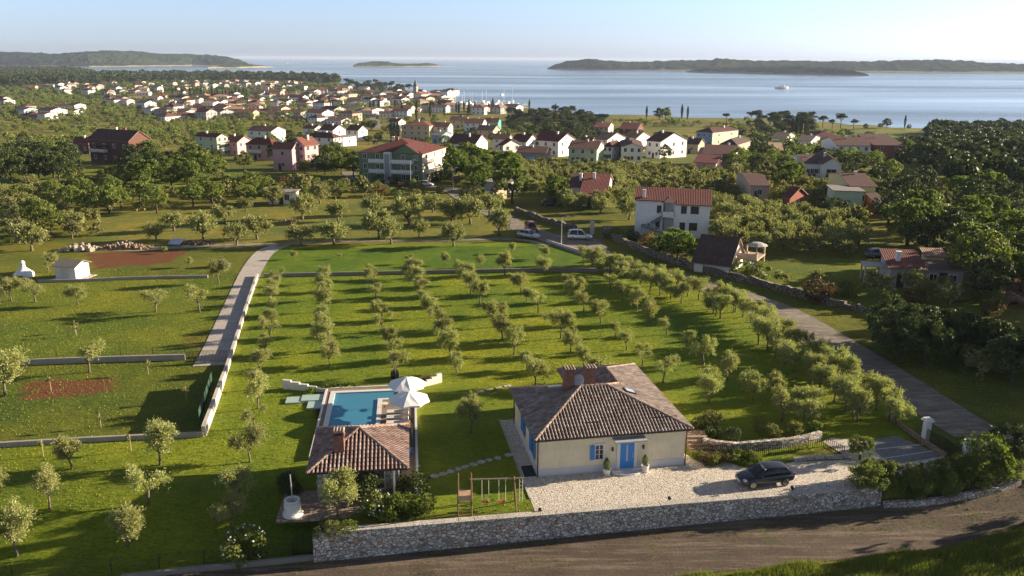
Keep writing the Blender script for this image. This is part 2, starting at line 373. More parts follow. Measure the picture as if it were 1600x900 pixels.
# ---- sea
def make_sea():
    b = MB(); b.face([(-60000, 300, SEA), (60000, 300, SEA), (60000, 75000, SEA), (-60000, 75000, SEA)])
    t = NT('sea_water'); o = t.tc.outputs['Object']
    a = t.noise(o, 0.0022, 5, 0.6, (0.35, 1.6, 1)); c = t.noise(o, 0.05, 4, 0.6, (0.4, 1.0, 1))
    t.col(t.ramp(a, [(0.3, (0.085, 0.130, 0.185)), (0.7, (0.125, 0.175, 0.230))]))
    t.l(t.ramp(a, [(0.35, (.10,)*3), (0.65, (.30,)*3)]), t.b.inputs['Roughness'])
    t.b.inputs['IOR'].default_value = 1.33; t.bump(c, 0.35, 0.6)
    return struct(b.build('sea_water', t.m))
make_sea()
def noise2(x, y, seed=0):
    from mathutils import noise
    return noise.fractal(Vector((x, y, seed*7.3)), 1.0, 2.1, 5)
def M_far_forest(name, c1, c2):
    if name in MATS: return MATS[name]
    t = NT(name); o = t.tc.outputs['Object']
    a = t.noise(o, 0.028, 6, 0.85); b = t.noise(o, 0.004, 4, 0.6)
    c = t.ramp(t.math('ADD', t.math('MULTIPLY', a, 0.65), t.math('MULTIPLY', b, 0.4)), [(0.40, c1), (0.62, c2)])
    sp = t.n('ShaderNodeSeparateXYZ'); t.l(o, sp.inputs[0]); zz = t.math('ADD', sp.outputs[2], t.math('MULTIPLY', t.noise(o, 0.01, 4), -14.0))
    c = t.mix(t.ramp(t.math('MULTIPLY_ADD', zz, 0.05, 1.32), [(0.30, (1, 1, 1)), (0.36, (0, 0, 0))]), c, (.30, .26, .19))      # rocky shore
    t.col(c); t.rough(1.0); t.b.inputs['Specular IOR Level'].default_value = 0.0; t.bump(a, 8, 1.0); MATS[name] = t.m; return t.m
FARF = M_far_forest('island_forest', (0.012, 0.024, 0.012), (0.055, 0.070, 0.030))
def island(prof, base, depth, label=None):
    """prof: (u, v) skyline; base: (u, v) waterline; a wooded hill body of true size standing in the sea"""
    def interp(tab, u):
        for (a, b), (c, d) in zip(tab, tab[1:]):
            if u <= c: return b + (d-b)*max(0, (u-a))/(c-a)
        return tab[-1][1]
    u0, u1 = prof[0][0], prof[-1][0]; n = max(60, int((u1-u0)*1.1)); K = 64
    b = MB(); rows = []
    for i in range(n+1):
        u = u0 + (u1-u0)*i/n
        f = P(u, interp(base, u), SEA); d = Vector((f.x, f.y, 0)); L = d.length; dirv = d/L
        dep = depth*min(1, 0.15 + 3.0*min(i, n-i)/n)
        mid = d + dirv*dep*0.45
        r = ray(u, interp(prof, u)); ztop = CAMZ + r.z/math.hypot(r.x, r.y)*mid.length
        h = max(2, ztop-SEA); row = []
        for k in range(K+1):
            q = k/K; s = math.sin(min(1, q/0.45)*math.pi/2)**0.95 if q < 0.45 else math.cos((q-0.45)/0.55*math.pi/2)**0.6
            p = d + dirv*dep*q
            nz = noise2(p.x*0.007, p.y*0.007)*min(6, h*0.10) + noise2(p.x*0.03, p.y*0.03, 5)*min(6, h*.16) + noise2(p.x*0.0016, p.y*0.0016, 2)*h*0.16
            row.append((p.x, p.y, SEA - 2 + (h+2)*s + nz*(s > 0.2)))
        rows.append(row)
    for i in range(n+1): b.v += rows[i]
    for i in range(n):
        for k in range(K): b.f.append((i*(K+1)+k, (i+1)*(K+1)+k, (i+1)*(K+1)+k+1, i*(K+1)+k+1)); b.mi.append(0)
    return struct(b.build('hill', FARF, smooth=True))
island([(-260, 84), (0, 79.5), (60, 82), (90, 83.5), (140, 80), (180, 78), (215, 80), (260, 84.5), (300, 85.5), (335, 86.5), (360, 90), (385, 97), (395, 103)],
       [(-260, 104), (0, 103), (60, 104), (140, 105), (300, 103), (395, 103.5)], 1500)
island([(325, 104), (350, 100.5), (375, 98.5), (395, 100.5), (428, 104.5)], [(325, 107), (375, 106.5), (428, 105)], 160)
island([(552, 102), (560, 98.5), (585, 96), (605, 95.5), (613, 98.5), (640, 99.5), (670, 98.5), (689, 101.5)], [(552, 104.6), (620, 104.8), (689, 104)], 400)
island([(855, 107), (868, 101), (885, 97), (905, 95), (922, 93.8), (950, 96), (985, 98.5), (1020, 98), (1050, 96), (1080, 95.5), (1110, 95), (1118, 93), (1150, 95), (1200, 95.5), (1300, 95), (1380, 95.2), (1400, 93.5), (1433, 92.8), (1470, 93.5), (1520, 95.5), (1540, 98), (1580, 99), (1760, 99)],
       [(855, 108), (900, 109), (1000, 110), (1100, 111), (1400, 113.5), (1760, 115)], 900)
island([(1072, 112), (1082, 108), (1110, 106), (1170, 104), (1240, 104), (1300, 106), (1340, 112), (1358, 117)], [(1072, 113), (1200, 115.5), (1300, 117.5), (1358, 118.5)], 260)
# ---- roads and paths: sheets following the ground
def offset_poly(c, wd):
    out = []
    for i, p in enumerate(c):
        d = (c[min(i+1, len(c)-1)] - c[max(i-1, 0)]); d.z = 0; d.normalize(); nrm = Vector((-d.y, d.x, 0))
        out.append((p + nrm*wd/2, p - nrm*wd/2))
    return out
def smooth_line(pts, step=1.5):
    pts = [Vector((p[0], p[1], 0)) for p in pts]; out = []
    ext = [2*pts[0]-pts[1]] + pts + [2*pts[-1]-pts[-2]]
    for i in range(1, len(ext)-2):
        p0, p1, p2, p3 = ext[i-1:i+3]; n = max(1, int((p2-p1).length/step))
        for k in range(n):
            t = k/n; out.append(0.5*((2*p1) + (-p0+p2)*t + (2*p0-5*p1+4*p2-p3)*t*t + (-p0+3*p1-3*p2+p3)*t**3))
    out.append(pts[-1]); return out
def ribbon(name, pts, wd, mat, lift=0.03, kind='structure', wn=0.0, step=1.5, across=4):
    c = smooth_line(pts, step); e = offset_poly(c, wd); b = MB(); rnd = random.Random(len(pts))
    for (l, r) in e:
        a = 1 + rnd.uniform(-wn, wn)
        for k in range(across+1):
            q = l.lerp(r, 0.5+(k/across-0.5)*a); b.v.append((q.x, q.y, (road_z(q.x) if -13.3 < q.x < 28 and abs(q.y-wall_y(q.x)) < 0.6 else ter(q.x, q.y))+lift))
    for i in range(len(e)-1):
        for k in range(across):
            j = i*(across+1)+k; b.f.append((j, j+across+1, j+across+2, j+1)); b.mi.append(0)
    return struct(b.build(name, mat), kind)
def M_road(name, c1, c2, c3, grass=0.0):
    if name in MATS: return MATS[name]
    t = NT(name); o = t.tc.outputs['Object']
    a = t.noise(o, 0.35, 5, 0.65); b = t.noise(o, 5, 5, 0.8); d = t.noise(o, 0.9, 6, 0.75, (0.16, 1.7, 1) if 'dirt' in name else (0.35, 1.5, 1))
    c = t.ramp(a, [(0.3, c1), (0.7, c2)]); c = t.mix(t.ramp(d, [(0.48, (0,)*3), (0.62, (.9,)*3)]), c, c3)
    c = t.mix(1.0, c, t.ramp(b, [(0.25, (.6,)*3), (0.75, (1.4,)*3)]), 'MULTIPLY')
    if grass: c = t.mix(t.ramp(t.noise(o, 0.7, 5, 0.7), [(0.62-grass, (0,)*3), (0.70-grass, (1,)*3)]), c, (0.07, 0.09, 0.02))
    t.col(c); t.rough(0.95); t.bump(b, 0.04); MATS[name] = t.m; return t.m
ASPH = M_road('worn_asphalt', (.13, .11, .09), (.24, .205, .17), (.33, .28, .22))
DIRT = M_road('dirt_road', (.065, .045, .033), (.125, .088, .062), (.20, .152, .110), 0.03)
CONC = M_road('pale_concrete', (.36, .32, .29), (.46, .41, .37), (.52, .47, .42))
GRAVEL = M_road('gravel_path', (.26, .22, .17), (.34, .29, .22), (.17, .17, .09), 0.06)
ribbon('road', pp((785, 338), (800, 350), (838, 364), (882, 381), (935, 400), (1000, 419), (1075, 438), (1140, 458), (1215, 484), (1300, 533), (1400, 596), (1490, 655), (1600, 718), (1760, 800)), 5.0, ASPH, 0.035)
ribbon('verge', pp((1060, 440), (1130, 466), (1200, 500), (1275, 545), (1330, 585)), 1.1, GRAVEL, 0.05)
fr_pts = [(-60, wall_y(-60)-4.4), (-30, wall_y(-30)-3.2), (-13, wall_y(-13)-2.98), (0, wall_y(0)-2.98), (14, wall_y(14)-2.98), (28, wall_y(28)-2.98), (38, wall_y(38)-1.5), (48, wall_y(48)+1.5)]
ribbon('road', fr_pts, 5.8, DIRT, 0.03, wn=0.0, step=0.8, across=8)
ribbon('driveway', pp((326, 572), (340, 545), (352, 518), (376, 462), (395, 420), (415, 394), (440, 383)), 3.2, CONC, 0.05)
ribbon('path', pp((430, 386), (470, 380), (560, 377), (680, 376), (800, 374), (860, 384)), 1.5, GRAVEL, 0.05, wn=0.15)
ribbon('path', pp((120, 388), (200, 390), (300, 386), (430, 382)), 2.4, GRAVEL, 0.045, wn=0.2)
ribbon('road', pp((585, 285), (640, 290), (700, 296), (730, 312), (760, 328), (790, 342)), 5.0, ASPH, 0.06)
ribbon('road', pp((600, 292), (560, 280), (540, 268)), 4.0, ASPH, 0.05)
ribbon('road', pp((592, 200), (586, 188), (580, 176)), 7.0, ASPH, 0.06, step=6)
b_ = MB(); q_ = [P(905, 392), P(960, 402), P(940, 378), P(912, 366), P(880, 368), P(850, 366)]
b_.face([(p.x, p.y, p.z+0.055) for p in q_]); struct(b_.build('lay_by', ASPH))
# ================================================================ near buildings
def M_rooftile(name, cols):
    if name in MATS: return MATS[name]
    t = NT(name); g = t.n('ShaderNodeNewGeometry'); o = t.tc.outputs['Object']
    n = len(cols); c = t.ramp(g.outputs['Random Per Island'], [(i/(n-1), k) for i, k in enumerate(cols)])
    c = t.mix(1.0, c, t.ramp(t.noise(o, 0.9, 5, 0.7), [(0.3, (.7,)*3), (0.7, (1.25,)*3)]), 'MULTIPLY')
    c = t.mix(t.ramp(t.noise(o, 12, 4, 0.8), [(0.6, (0,)*3), (0.8, (.5,)*3)]), c, (.10, .09, .075))
    t.col(c); t.rough(0.85); MATS[name] = t.m; return t.m
VTILE = M_rooftile('aged_tile', [(.19, .145, .12), (.31, .245, .215), (.25, .19, .16), (.40, .335, .30), (.29, .23, .20)])
CTILE = M('roof_underlay', (.045, .028, .023), 0.9)
RTILE = M_rooftile('ridge_tile', [(.34, .24, .19), (.26, .17, .13), (.42, .32, .26)])
def tile_face(b, poly, eu, mi=0, base=1, cw=0.27, th=0.38, rr=0.093, seed=0):
    rnd = random.Random(seed); poly = [Vector(p) for p in poly]
    n = Vector((0, 0, 0))
    for i in range(len(poly)): n += (poly[i]-poly[0]).cross(poly[(i+1) % len(poly)]-poly[0])
    n.normalize(); n = n if n.z > 0 else -n
    u = Vector(eu).normalized(); v = n.cross(u).normalized()
    if v.z < 0: v = -v
    o = poly[0]; p2 = [((p-o).dot(u), (p-o).dot(v)) for p in poly]
    b.face([p - n*0.02 for p in poly], base)
    u0 = min(p[0] for p in p2); u1 = max(p[0] for p in p2); k = u0 + cw/2
    while k < u1:
        ys = []
        for i in range(len(p2)):
            (a, c), (d, e) = p2[i], p2[(i+1) % len(p2)]
            if (a > k) != (d > k): ys.append(c + (e-c)*(k-a)/(d-a))
        ys.sort()
        for y0, y1 in zip(ys[::2], ys[1::2]):
            y = y0 - 0.03
            while y < y1-0.02:
                e = min(y+th+0.04, y1); w0 = rr*1.06; w1 = rr*0.9; ju = rnd.uniform(-.008, .008); i0 = len(b.v)
                for (yy, ww, lift) in ((y, w0, 0.045), (e, w1, 0.02)):
                    for q in range(5):
                        an = math.pi*q/4
                        b.v.append(tuple(o + u*(k+ju-math.cos(an)*ww) + v*yy + n*(math.sin(an)*ww + lift)))
                for q in range(4): b.f.append((i0+q, i0+q+1, i0+q+6, i0+q+5)); b.mi.append(mi)
                b.f.append((i0, i0+4, i0+3, i0+2, i0+1)); b.mi.append(mi)
                y += th
        k += cw
def ridge_line(b, p, q, mi=0, r=0.13, step=0.42, seed=1):
    p, q = Vector(p), Vector(q); d = (q-p); L = d.length; d.normalize(); s = d.cross(Vector((0, 0, 1))).normalized(); n = s.cross(d)
    if n.z < 0: n = -n
    k = 0.0; rnd = random.Random(seed)
    while k < L-0.05:
        e = min(k+step+.04, L); i0 = len(b.v); j = rnd.uniform(-.01, .01)
        for (yy, ww) in ((k, r*1.1), (e, r*.92)):
            for t in range(6):
                an = math.pi*t/5; b.v.append(tuple(p + d*yy + s*(math.cos(an)*ww+j) + n*(math.sin(an)*ww+0.03)))
        for t in range(5): b.f.append((i0+t, i0+t+1, i0+t+7, i0+t+6)); b.mi.append(mi)
        b.f.append((i0, i0+5, i0+4, i0+3, i0+2, i0+1)); b.mi.append(mi)
        k += step
CREAM = M_plaster('cream_plaster', (.80, .70, .49), 0.2)
WHITEP = M_plaster('white_plaster', (.74, .73, .72), 0.10)
BLUE = M('blue_painted_wood', (.035, .24, .62), 0.5, 0.08)
WHITE = M('white_stone_trim', (.72, .69, .66), 0.7, 0.06)
DKMET = M('dark_metal', (.022, .018, .017), 0.45, 0.1)
GUT = M('brown_gutter', (.055, .03, .022), 0.4, 0.1)
BRICK = M_stone('red_brick', [(.24, .085, .055), (.32, .12, .075), (.19, .07, .05)], (.30, .2, .16), (4.5, 4.5, 13), bump=0.01, jit=0.0)
GLASS = M_glass_dark()
PAVE = M_stone('crazy_paving', [(.60, .53, .45), (.70, .64, .56), (.76, .71, .63), (.63, .55, .46), (.73, .68, .61)], (.36, .30, .24), (4.3, 4.3, .1), jw=0.075, bump=0.02, sc=1.0, big=0.08)
WSTONE = M_stone('wall_masonry', [(.34, .31, .28), (.62, .59, .54), (.82, .80, .76), (.45, .29, .19), (.56, .50, .43), (.75, .71, .65), (.48, .46, .44)], (.16, .14, .12), (3.2, 3.2, 5.0), jw=0.08, bump=0.05, big=0.15)
COPE = M_stone('coping_stone', [(.55, .50, .44), (.66, .62, .56), (.60, .54, .46)], (.28, .24, .2), (4, 4, 2), jw=0.06, bump=0.02)
VO = P(841, 745, 0); VA = 10.5
def villa():
    t = thing('villa', 'cream villa with brown tiled hip roof and blue front door above the stone wall', 'house', VO, R(VA))
    wp = [(0, 0), (11.8, 0), (11.8, 13.65), (5.25, 13.65), (5.25, 9.75), (0, 9.75)]
    MB().prism(wp, -0.05, 3.22).build('wall', CREAM, t)
    off = [(-.03, -.03), (11.83, -.03), (11.83, 13.68), (5.22, 13.68), (5.22, 9.78), (-.03, 9.78)]
    MB().prism(off, 0.0, 0.62).build('plinth', M_plaster('plinth_plaster', (.62, .59, .58), 0.1), t)
    z = 3.2; E1, E2, E3, E4, E5, E6 = (-.38, -.38, z), (12.25, -.38, z), (12.25, 14.05, z), (4.8, 14.05, z), (4.8, 10.15, z), (-.38, 10.15, z)
    sl = 1.95/5.27; R1 = (4.5, 4.89, 5.15); R2 = (6.7, 4.89, 5.15)
    se = 1.95/(12.25-6.7); kx = 8.25; kz = 3.2+(12.25-kx)*se; ky = 10.15-(kz-3.2)/sl; K = (kx, ky, kz); W = (kx, 10.0, kz)
    b = MB(); X = (1, 0, 0); Y = (0, 1, 0)
    b2 = MB()
    MB().prism([(p[0], p[1]) for p in (E1, E2, E3, E4, E5, E6)], 3.08, 3.185).build('eaves', GUT, t)
    tile_face(b, [E1, E2, R2, R1], X, seed=1); tile_face(b, [E2, E3, W, K, R2], Y, seed=2); tile_face(b, [E3, E4, W], X, seed=3)
    tile_face(b, [E4, E5, K, W], Y, seed=4); tile_face(b, [E5, E6, R1, R2, K], X, seed=5); tile_face(b, [E6, E1, R1], Y, seed=6)
    rf = b.build('roof', [VTILE, CTILE], t)
    r = MB()
    for k, (p, q) in enumerate(((E1, R1), (E2, R2), (E6, R1), (R1, R2), (R2, K), (K, W), (E3, W), (E4, W))): ridge_line(r, p, q, seed=k)
    r.build('ridge', RTILE, rf)
    # gutters and downpipes
    g = MB()
    for p, q in ((E1, E2), (E2, E3), (E6, E1), (E4, E5), (E5, E6)):
        g.tube([Vector(p)-Vector((0, 0, .05)), Vector(q)-Vector((0, 0, .05))], 0.075, 6)
    g.build('gutter', GUT, t)
    for (x, y) in ((-.07, -.07), (11.87, -.07), (-.07, 9.8)):
        MB().tube([(x*1.03, y-.2 if y < 1 else y, 3.1), (x, y, 2.9), (x, y, 0.02)], 0.05, 8).build('downpipe', GUT, t)
    for cxx in (3.62, 5.4):
        c = MB().box(-.42, .42, -.3, .3, 0, 1.95, o=(cxx, 5.35, 4.6)).box(-.5, .5, -.37, .37, 1.95, 2.05, o=(cxx, 5.35, 4.6)).build('chimney', BRICK, rf)
        k = MB()
        for q in range(4): k.tube([(cxx-.36+q*.24, 5.0, 6.68), (cxx-.36+q*.24, 5.70, 6.68)], 0.115, 8)
        k2 = k.build('chimney_cap', RTILE, rf, True)
    d = MB().lathe([(0, 0), (.2, .03), (.36, .09), (.48, .17), (.46, .17), (.34, .11), (.2, .05), (0, .02)], 24).build('satellite_dish', M('dish_grey', (.5, .5, .52), .4), rf, True)
    d.location = (4.5, 5.35, 5.55); d.rotation_euler = (R(62), 0, R(-35))
    MB().tube([(4.5, 5.4, 4.8), (4.5, 5.38, 5.5)], 0.03, 6).build('dish_mast', DKMET, rf)
    # roof hatch by the chimneys and skylight on the lit slope
    sx = 8.6; sy = 4.6; ang = -math.atan(se)
    k = MB().box(-.5, .5, -.42, .42, 0.10, 0.2, 0).box(-.38, .38, -.32, .32, 0.2, 0.215, 1).build('skylight', [DKMET, M_glass_dark('skylight_glass', (.35, .4, .45))], rf)
    k.location = (sx, sy, 3.2+(12.25-sx)*se); k.rotation_euler = (0, -ang, 0)
    MB().box(2.0, 3.1, 5.2, 6.0, 4.86, 5.02).build('roof_hatch', M('hatch_grey', (.16, .17, .15), .5), rf)
    for q, (a, c) in enumerate(((3.9, 5.1), (9.4, 11.4))):
        MB().tube([(a, .9, 3.2+1.25*sl+.16), (c, .9, 3.2+1.25*sl+.16)], 0.025, 6).tube([(a+.1, .95, 3.6), (a+.1, .9, 3.83)], .02, 5).tube([(c-.1, .95, 3.6), (c-.1, .9, 3.83)], .02, 5).build('snow_guard', DKMET, rf)
    # door
    f = MB()
    f.box(6.22, 6.48, -.09, 0, 0.15, 2.5).box(7.62, 7.88, -.09, 0, 0.15, 2.5).box(6.22, 7.88, -.09, 0, 2.42, 2.6).build('door_frame', WHITE, t)
    dd = MB().box(6.48, 7.62, -.05, 0, .17, 2.42).build('door', BLUE, t)
    MB().box(6.99, 7.11, -.062, -.05, .75, 2.15).build('door_glass', M('frosted_strip', (.5, .5, .5), .2), dd)
    MB().tube([(7.5, -.11, 1.05), (7.5, -.11, 1.45)], 0.02, 6).build('handle', M('steel', (.6, .6, .6), .3, metal=1), dd)
    c = MB().prism([(5.8, -.95), (8.35, -.95), (8.35, 0), (5.8, 0)], 2.72, 2.84).build('door_canopy', M('canopy_grey', (.42, .43, .45), .5), t)
    st = []
    for q in range(13): a = math.pi*q/12; st.append((7.05-1.3*math.cos(a), -.35-.75*math.sin(a)))
    st = [(8.35, -.02), (5.75, -.02)] + st
    MB().prism(st, 0, .15).build('doorstep', WHITE, t)
    # front window with shutters
    def window(x0, x1, z0, z1, face='front', shutters='lr'):
        def bx(mb, a0, a1, d0, d1, c0, c1, mi=0):
            if face == 'front': mb.box(a0, a1, -d1, -d0, c0, c1, mi)
            elif face == 'side': mb.box(-d1, -d0, a0, a1, c0, c1, mi)
            else: mb.box(11.8+d0, 11.8+d1, a0, a1, c0, c1, mi)
            return mb
        wnd = MB(); bx(wnd, x0-.14, x0, .0, .06, z0-.14, z1+.14); bx(wnd, x1, x1+.14, .0, .06, z0-.14, z1+.14); bx(wnd, x0, x1, .0, .06, z1, z1+.14); bx(wnd, x0-.18, x1+.18, .0, .12, z0-.14, z0)
        wo = wnd.build('window', WHITE, t)
        g = MB(); bx(g, x0, x1, .0, .02, z0, z1); g.build('pane', GLASS, wo)
        g = MB(); xm = (x0+x1)/2
        for a in (x0+.03, xm, x1-.03): bx(g, a-.03, a+.03, .02, .04, z0, z1)
        for q in range(1, 3): zz = z0+(z1-z0)*q/3; bx(g, x0, x1, .021, .036, zz-.015, zz+.015)
        g.build('mullion', BLUE if face != 'front' else WHITE, wo)
        wd = (x1-x0)/2*1.05
        for sd in shutters:
            g = MB(); a0, a1 = (x0-wd-.02, x0-.02) if sd == 'l' else (x1+.02, x1+wd+.02)
            bx(g, a0, a1, .062, .10, z0-.03, z1+.03)
            for q in range(9): zz = z0+(z1-z0)*(q+.5)/9; bx(g, a0+.06, a1-.06, .10, .115, zz-.035, zz+.035)
            g.build('shutter', BLUE, t)
    window(4.45, 5.15, 1.12, 2.28, 'front', 'l')
    s = MB().box(3.5, 4.33, -.12, -.08, 1.08, 2.3)
    window(1.6, 2.6, .95, 2.3, 'side'); window(5.4, 6.2, 1.0, 2.3, 'side', 'lr')
    window(3.0, 4.2, 1.0, 2.3, 'back2'); window(8.0, 9.2, 1.0, 2.3, 'back2')
    for x in (5.85, 8.35):
        MB().box(x-.06, x+.06, -.14, 0, 1.75, 2.0).tube([(x, -.12, 1.72), (x, -.12, 2.02)], .07, 8).build('wall_lamp', DKMET, t, True)
villa()
# ---- pool house
PO = P(480, 740, 2.7); PA = 7.0
KSTONE = M_stone('pool_house_stone', [(.55, .51, .45), (.74, .70, .63), (.62, .54, .45)], (.22, .19, .16), (3, 3, 4), jw=.07)
def pool_house():
    t = thing('pool_house', 'small pool house with tiled hip roof and a brick chimney beside the swimming pool', 'pool house', (PO.x, PO.y, 0), R(PA))
    MB().prism([(.5, 1.2), (2.55, 1.2), (2.55, 1.9), (6.35, 1.9), (6.35, 6.8), (.5, 6.8)], 0, 2.62).build('wall', KSTONE, t)
    g = MB().box(2.7, 5.3, 1.88, 1.9, .25, 2.35, 1)
    for x in (2.65, 5.27): g.box(x, x+.08, 1.82, 1.9, .1, 2.45)
    g.box(2.65, 5.35, 1.82, 1.9, 2.37, 2.45).box(2.65, 5.35, 1.83, 1.89, .12, .25)
    g.build('glass_front', [WHITE, M_glass_dark('pool_house_glass', (.10, .11, .11))], t)
    for x in (5.95,): MB().box(x, x+.14, .35, .49, 0, 2.62).build('post', WHITE, t)
    z = 2.72; a, b_, c, d = (-.02, -.05, z), (7.08, -.05, z), (7.08, 7.42, z), (-.02, 7.42, z); pk = (3.5, 3.7, 4.3)
    MB().prism([p[:2] for p in (a, b_, c, d)], z-.11, z-.015).build('eaves', GUT, t)
    b = MB()
    tile_face(b, [a, b_, pk], (1, 0, 0), seed=11, cw=.29, rr=.10); tile_face(b, [b_, c, pk], (0, 1, 0), seed=12, cw=.29, rr=.10)
    tile_face(b, [c, d, pk], (1, 0, 0), seed=13, cw=.29, rr=.10); tile_face(b, [d, a, pk], (0, 1, 0), seed=14, cw=.29, rr=.10)
    rf = b.build('roof', [M_rooftile('red_aged_tile', [(.20, .115, .095), (.33, .225, .19), (.26, .16, .135), (.41, .315, .275), (.30, .195, .165)]), CTILE], t)
    r = MB()
    for k, e in enumerate((a, b_, c, d)): ridge_line(r, e, pk, seed=20+k)
    r.build('ridge', RTILE, rf)
    MB().tube([(a[0], a[1], z-.05), (b_[0], b_[1], z-.05), (c[0], c[1], z-.05)], .06, 6).tube([(a[0], a[1], z-.05), (d[0], d[1], z-.05)], .06, 6).build('gutter', GUT, t)
    MB().box(-.36, .36, -.28, .28, 0, 1.5, o=(2.15, 1.75, 3.2)).box(-.44, .44, -.36, .36, 1.5, 1.58, o=(2.15, 1.75, 3.2)).box(-.4, -.3, -.3, .3, 1.58, 1.85, o=(2.15, 1.75, 3.2)).box(.3, .4, -.3, .3, 1.58, 1.85, o=(2.15, 1.75, 3.2)).build('chimney', BRICK, rf)
    k = MB()
    for q in range(4): k.tube([(2.15-.33+q*.22, 1.42, 5.12), (2.15-.33+q*.22, 2.08, 5.12)], 0.11, 8)
    k.build('chimney_cap', RTILE, rf, True)
pool_house()
def L7(x, y, z=0): return fr(PO, PA, x, y, z)
TILEG = M_stone('terrace_tile', [(.27, .20, .15), (.31, .235, .18), (.29, .21, .16)], (.2, .15, .12), (1.6, 1.6, .1), jit=0, jw=.03, bump=.005)
def pool():
    t = thing('swimming_pool', 'rectangular swimming pool with white stone edge in a brown tiled terrace', 'pool', (PO.x, PO.y, 0), R(PA))
    X0, X1, Y0, Y1 = .15, 4.22, 11.3, 20.55; zt = .30
    A0, A1 = 18.75, 20.35
    # terrace as a frame of slabs round the basin
    T = MB(); s = .9; ext = lambda y0, y1, x0, x1: T.prism([(x0, y0), (x1, y0), (x1, y1), (x0, y1)], 0, zt-.02)
    ext(2.2, 11.0, 6.5, 7.8) if False else None
    T.prism([(6.45, 1.0), (7.6, 1.0), (7.6, 7.6), (6.45, 7.6)], 0, zt-.02)
    ext(7.6, Y0-.45, -.65, 7.6); ext(Y0-.45, Y1+.45, -.65, X0-.45); ext(Y1+.45, 21.75, -.65, 7.6)
    ext(Y0-.45, A0-.35, X1+.4, 7.6); ext(A0-.35, Y1+.45, 6.35, 7.6)
    T.build('terrace', TILEG, t)
    e = MB(); h0, h1 = zt-.03, zt+.03
    def bar(x0, x1, y0, y1): e.box(x0, x1, y0, y1, -.1, h1)
    bar(X0-.45, X0, Y0-.45, Y1+.45); bar(X0, 6.35, Y1, Y1+.45); bar(X0, X1+.4, Y0-.45, Y0); bar(X1, X1+.4, Y0, A0)
    bar(X1+.4, 6.35, A0-.35, A0); bar(6.1, 6.35, A0, Y1)
    e.build('pool_edge', WHITE, t)
    k = MB(); k.box(-.85, -.65, 7.4, 21.95, 0, h1).box(-.65, 7.8, 21.75, 21.95, 0, h1).box(7.6, 7.8, .8, 21.75, 0, h1+.05).build('border', WHITE, t)
    bt = M_stone('pool_mosaic', [(.52, .90, .94), (.58, .93, .95), (.48, .88, .92)], (.60, .9, .94), (8, 8, 8), jit=0, jw=.05, bump=0, big=.02)
    q = MB()
    D = -.32
    q.face([(X0, Y0, D), (X1, Y0, D), (X1, Y1, D), (X0, Y1, D)])
    for (a, b_, c, d) in ((X0, Y0, X1, Y0), (X1, Y0, X1, A0), (X1, Y1, X0, Y1), (X0, Y1, X0, Y0)): q.face([(a, b_, D), (c, d, D), (c, d, h0), (a, b_, h0)])
    q.face([(X1, A0, -.1), (6.1, A0, -.1), (6.1, Y1, -.1), (X1, Y1, -.1)]); q.face([(X1, A0, -.1), (X1, Y1, -.1), (X1, Y1, D), (X1, A0, D)])
    for (a, b_, c, d) in ((X1, A0, 6.1, A0), (6.1, A0, 6.1, Y1), (6.1, Y1, X1, Y1)): q.face([(a, b_, -.1), (c, d, -.1), (c, d, h0), (a, b_, h0)])
    q.box(1.6, X1-.01, Y0+.01, 17.0, D, -.16).box(X0+.01, X1-.01, 19.3, Y1-.01, D, -.05)
    q.build('basin', bt, t)
    wt = NT('pool_water'); wt.col((.55, .85, .95)); wt.rough(.03); wt.b.inputs['IOR'].default_value = 1.33
    gl = wt.n('ShaderNodeBsdfTransparent'); gl.inputs[0].default_value = (.58, .90, 1.0, 1); gs = wt.n('ShaderNodeBsdfGlossy'); gs.inputs['Roughness'].default_value = .04
    fz = wt.n('ShaderNodeFresnel'); fz.inputs[0].default_value = 1.33; mx = wt.n('ShaderNodeMixShader')
    nz = wt.noise(wt.tc.outputs['Object'], 2.5, 3); bp = wt.n('ShaderNodeBump'); bp.inputs['Distance'].default_value = .02; wt.l(nz, bp.inputs['Height']); wt.l(bp.outputs[0], gs.inputs['Normal'])
    df = wt.n('ShaderNodeBsdfDiffuse'); df.inputs[0].default_value = (.13, .50, .76, 1); m3 = wt.n('ShaderNodeMixShader'); m3.inputs[0].default_value = .45; wt.l(gl.outputs[0], m3.inputs[1]); wt.l(df.outputs[0], m3.inputs[2])     # light scattered back by the water itself
    wt.l(fz.outputs[0], mx.inputs[0]); wt.l(m3.outputs[0], mx.inputs[1]); wt.l(gs.outputs[0], mx.inputs[2]); wt.l(mx.outputs[0], wt.out.inputs[0])
    ww = MB(); ww.face([(X0, Y0, .22), (X1, Y0, .22), (X1, A0, .22), (6.1, A0, .22), (6.1, Y1, .22), (X0, Y1, .22)]); ww.build('water', wt.m, t)
    # glass steps at the corner
    gs_ = MB(); gm = M('pale_green_slab', (.42, .55, .50), .15, .05)
    gs_.box(-2.9, -.9, 19.2, 20.6, 0, .22).box(-2.2, -.9, 17.6, 19.15, 0, .14).box(-4.3, -2.95, 19.0, 20.4, 0, .16).build('shallow_basin', gm, t)
pool()
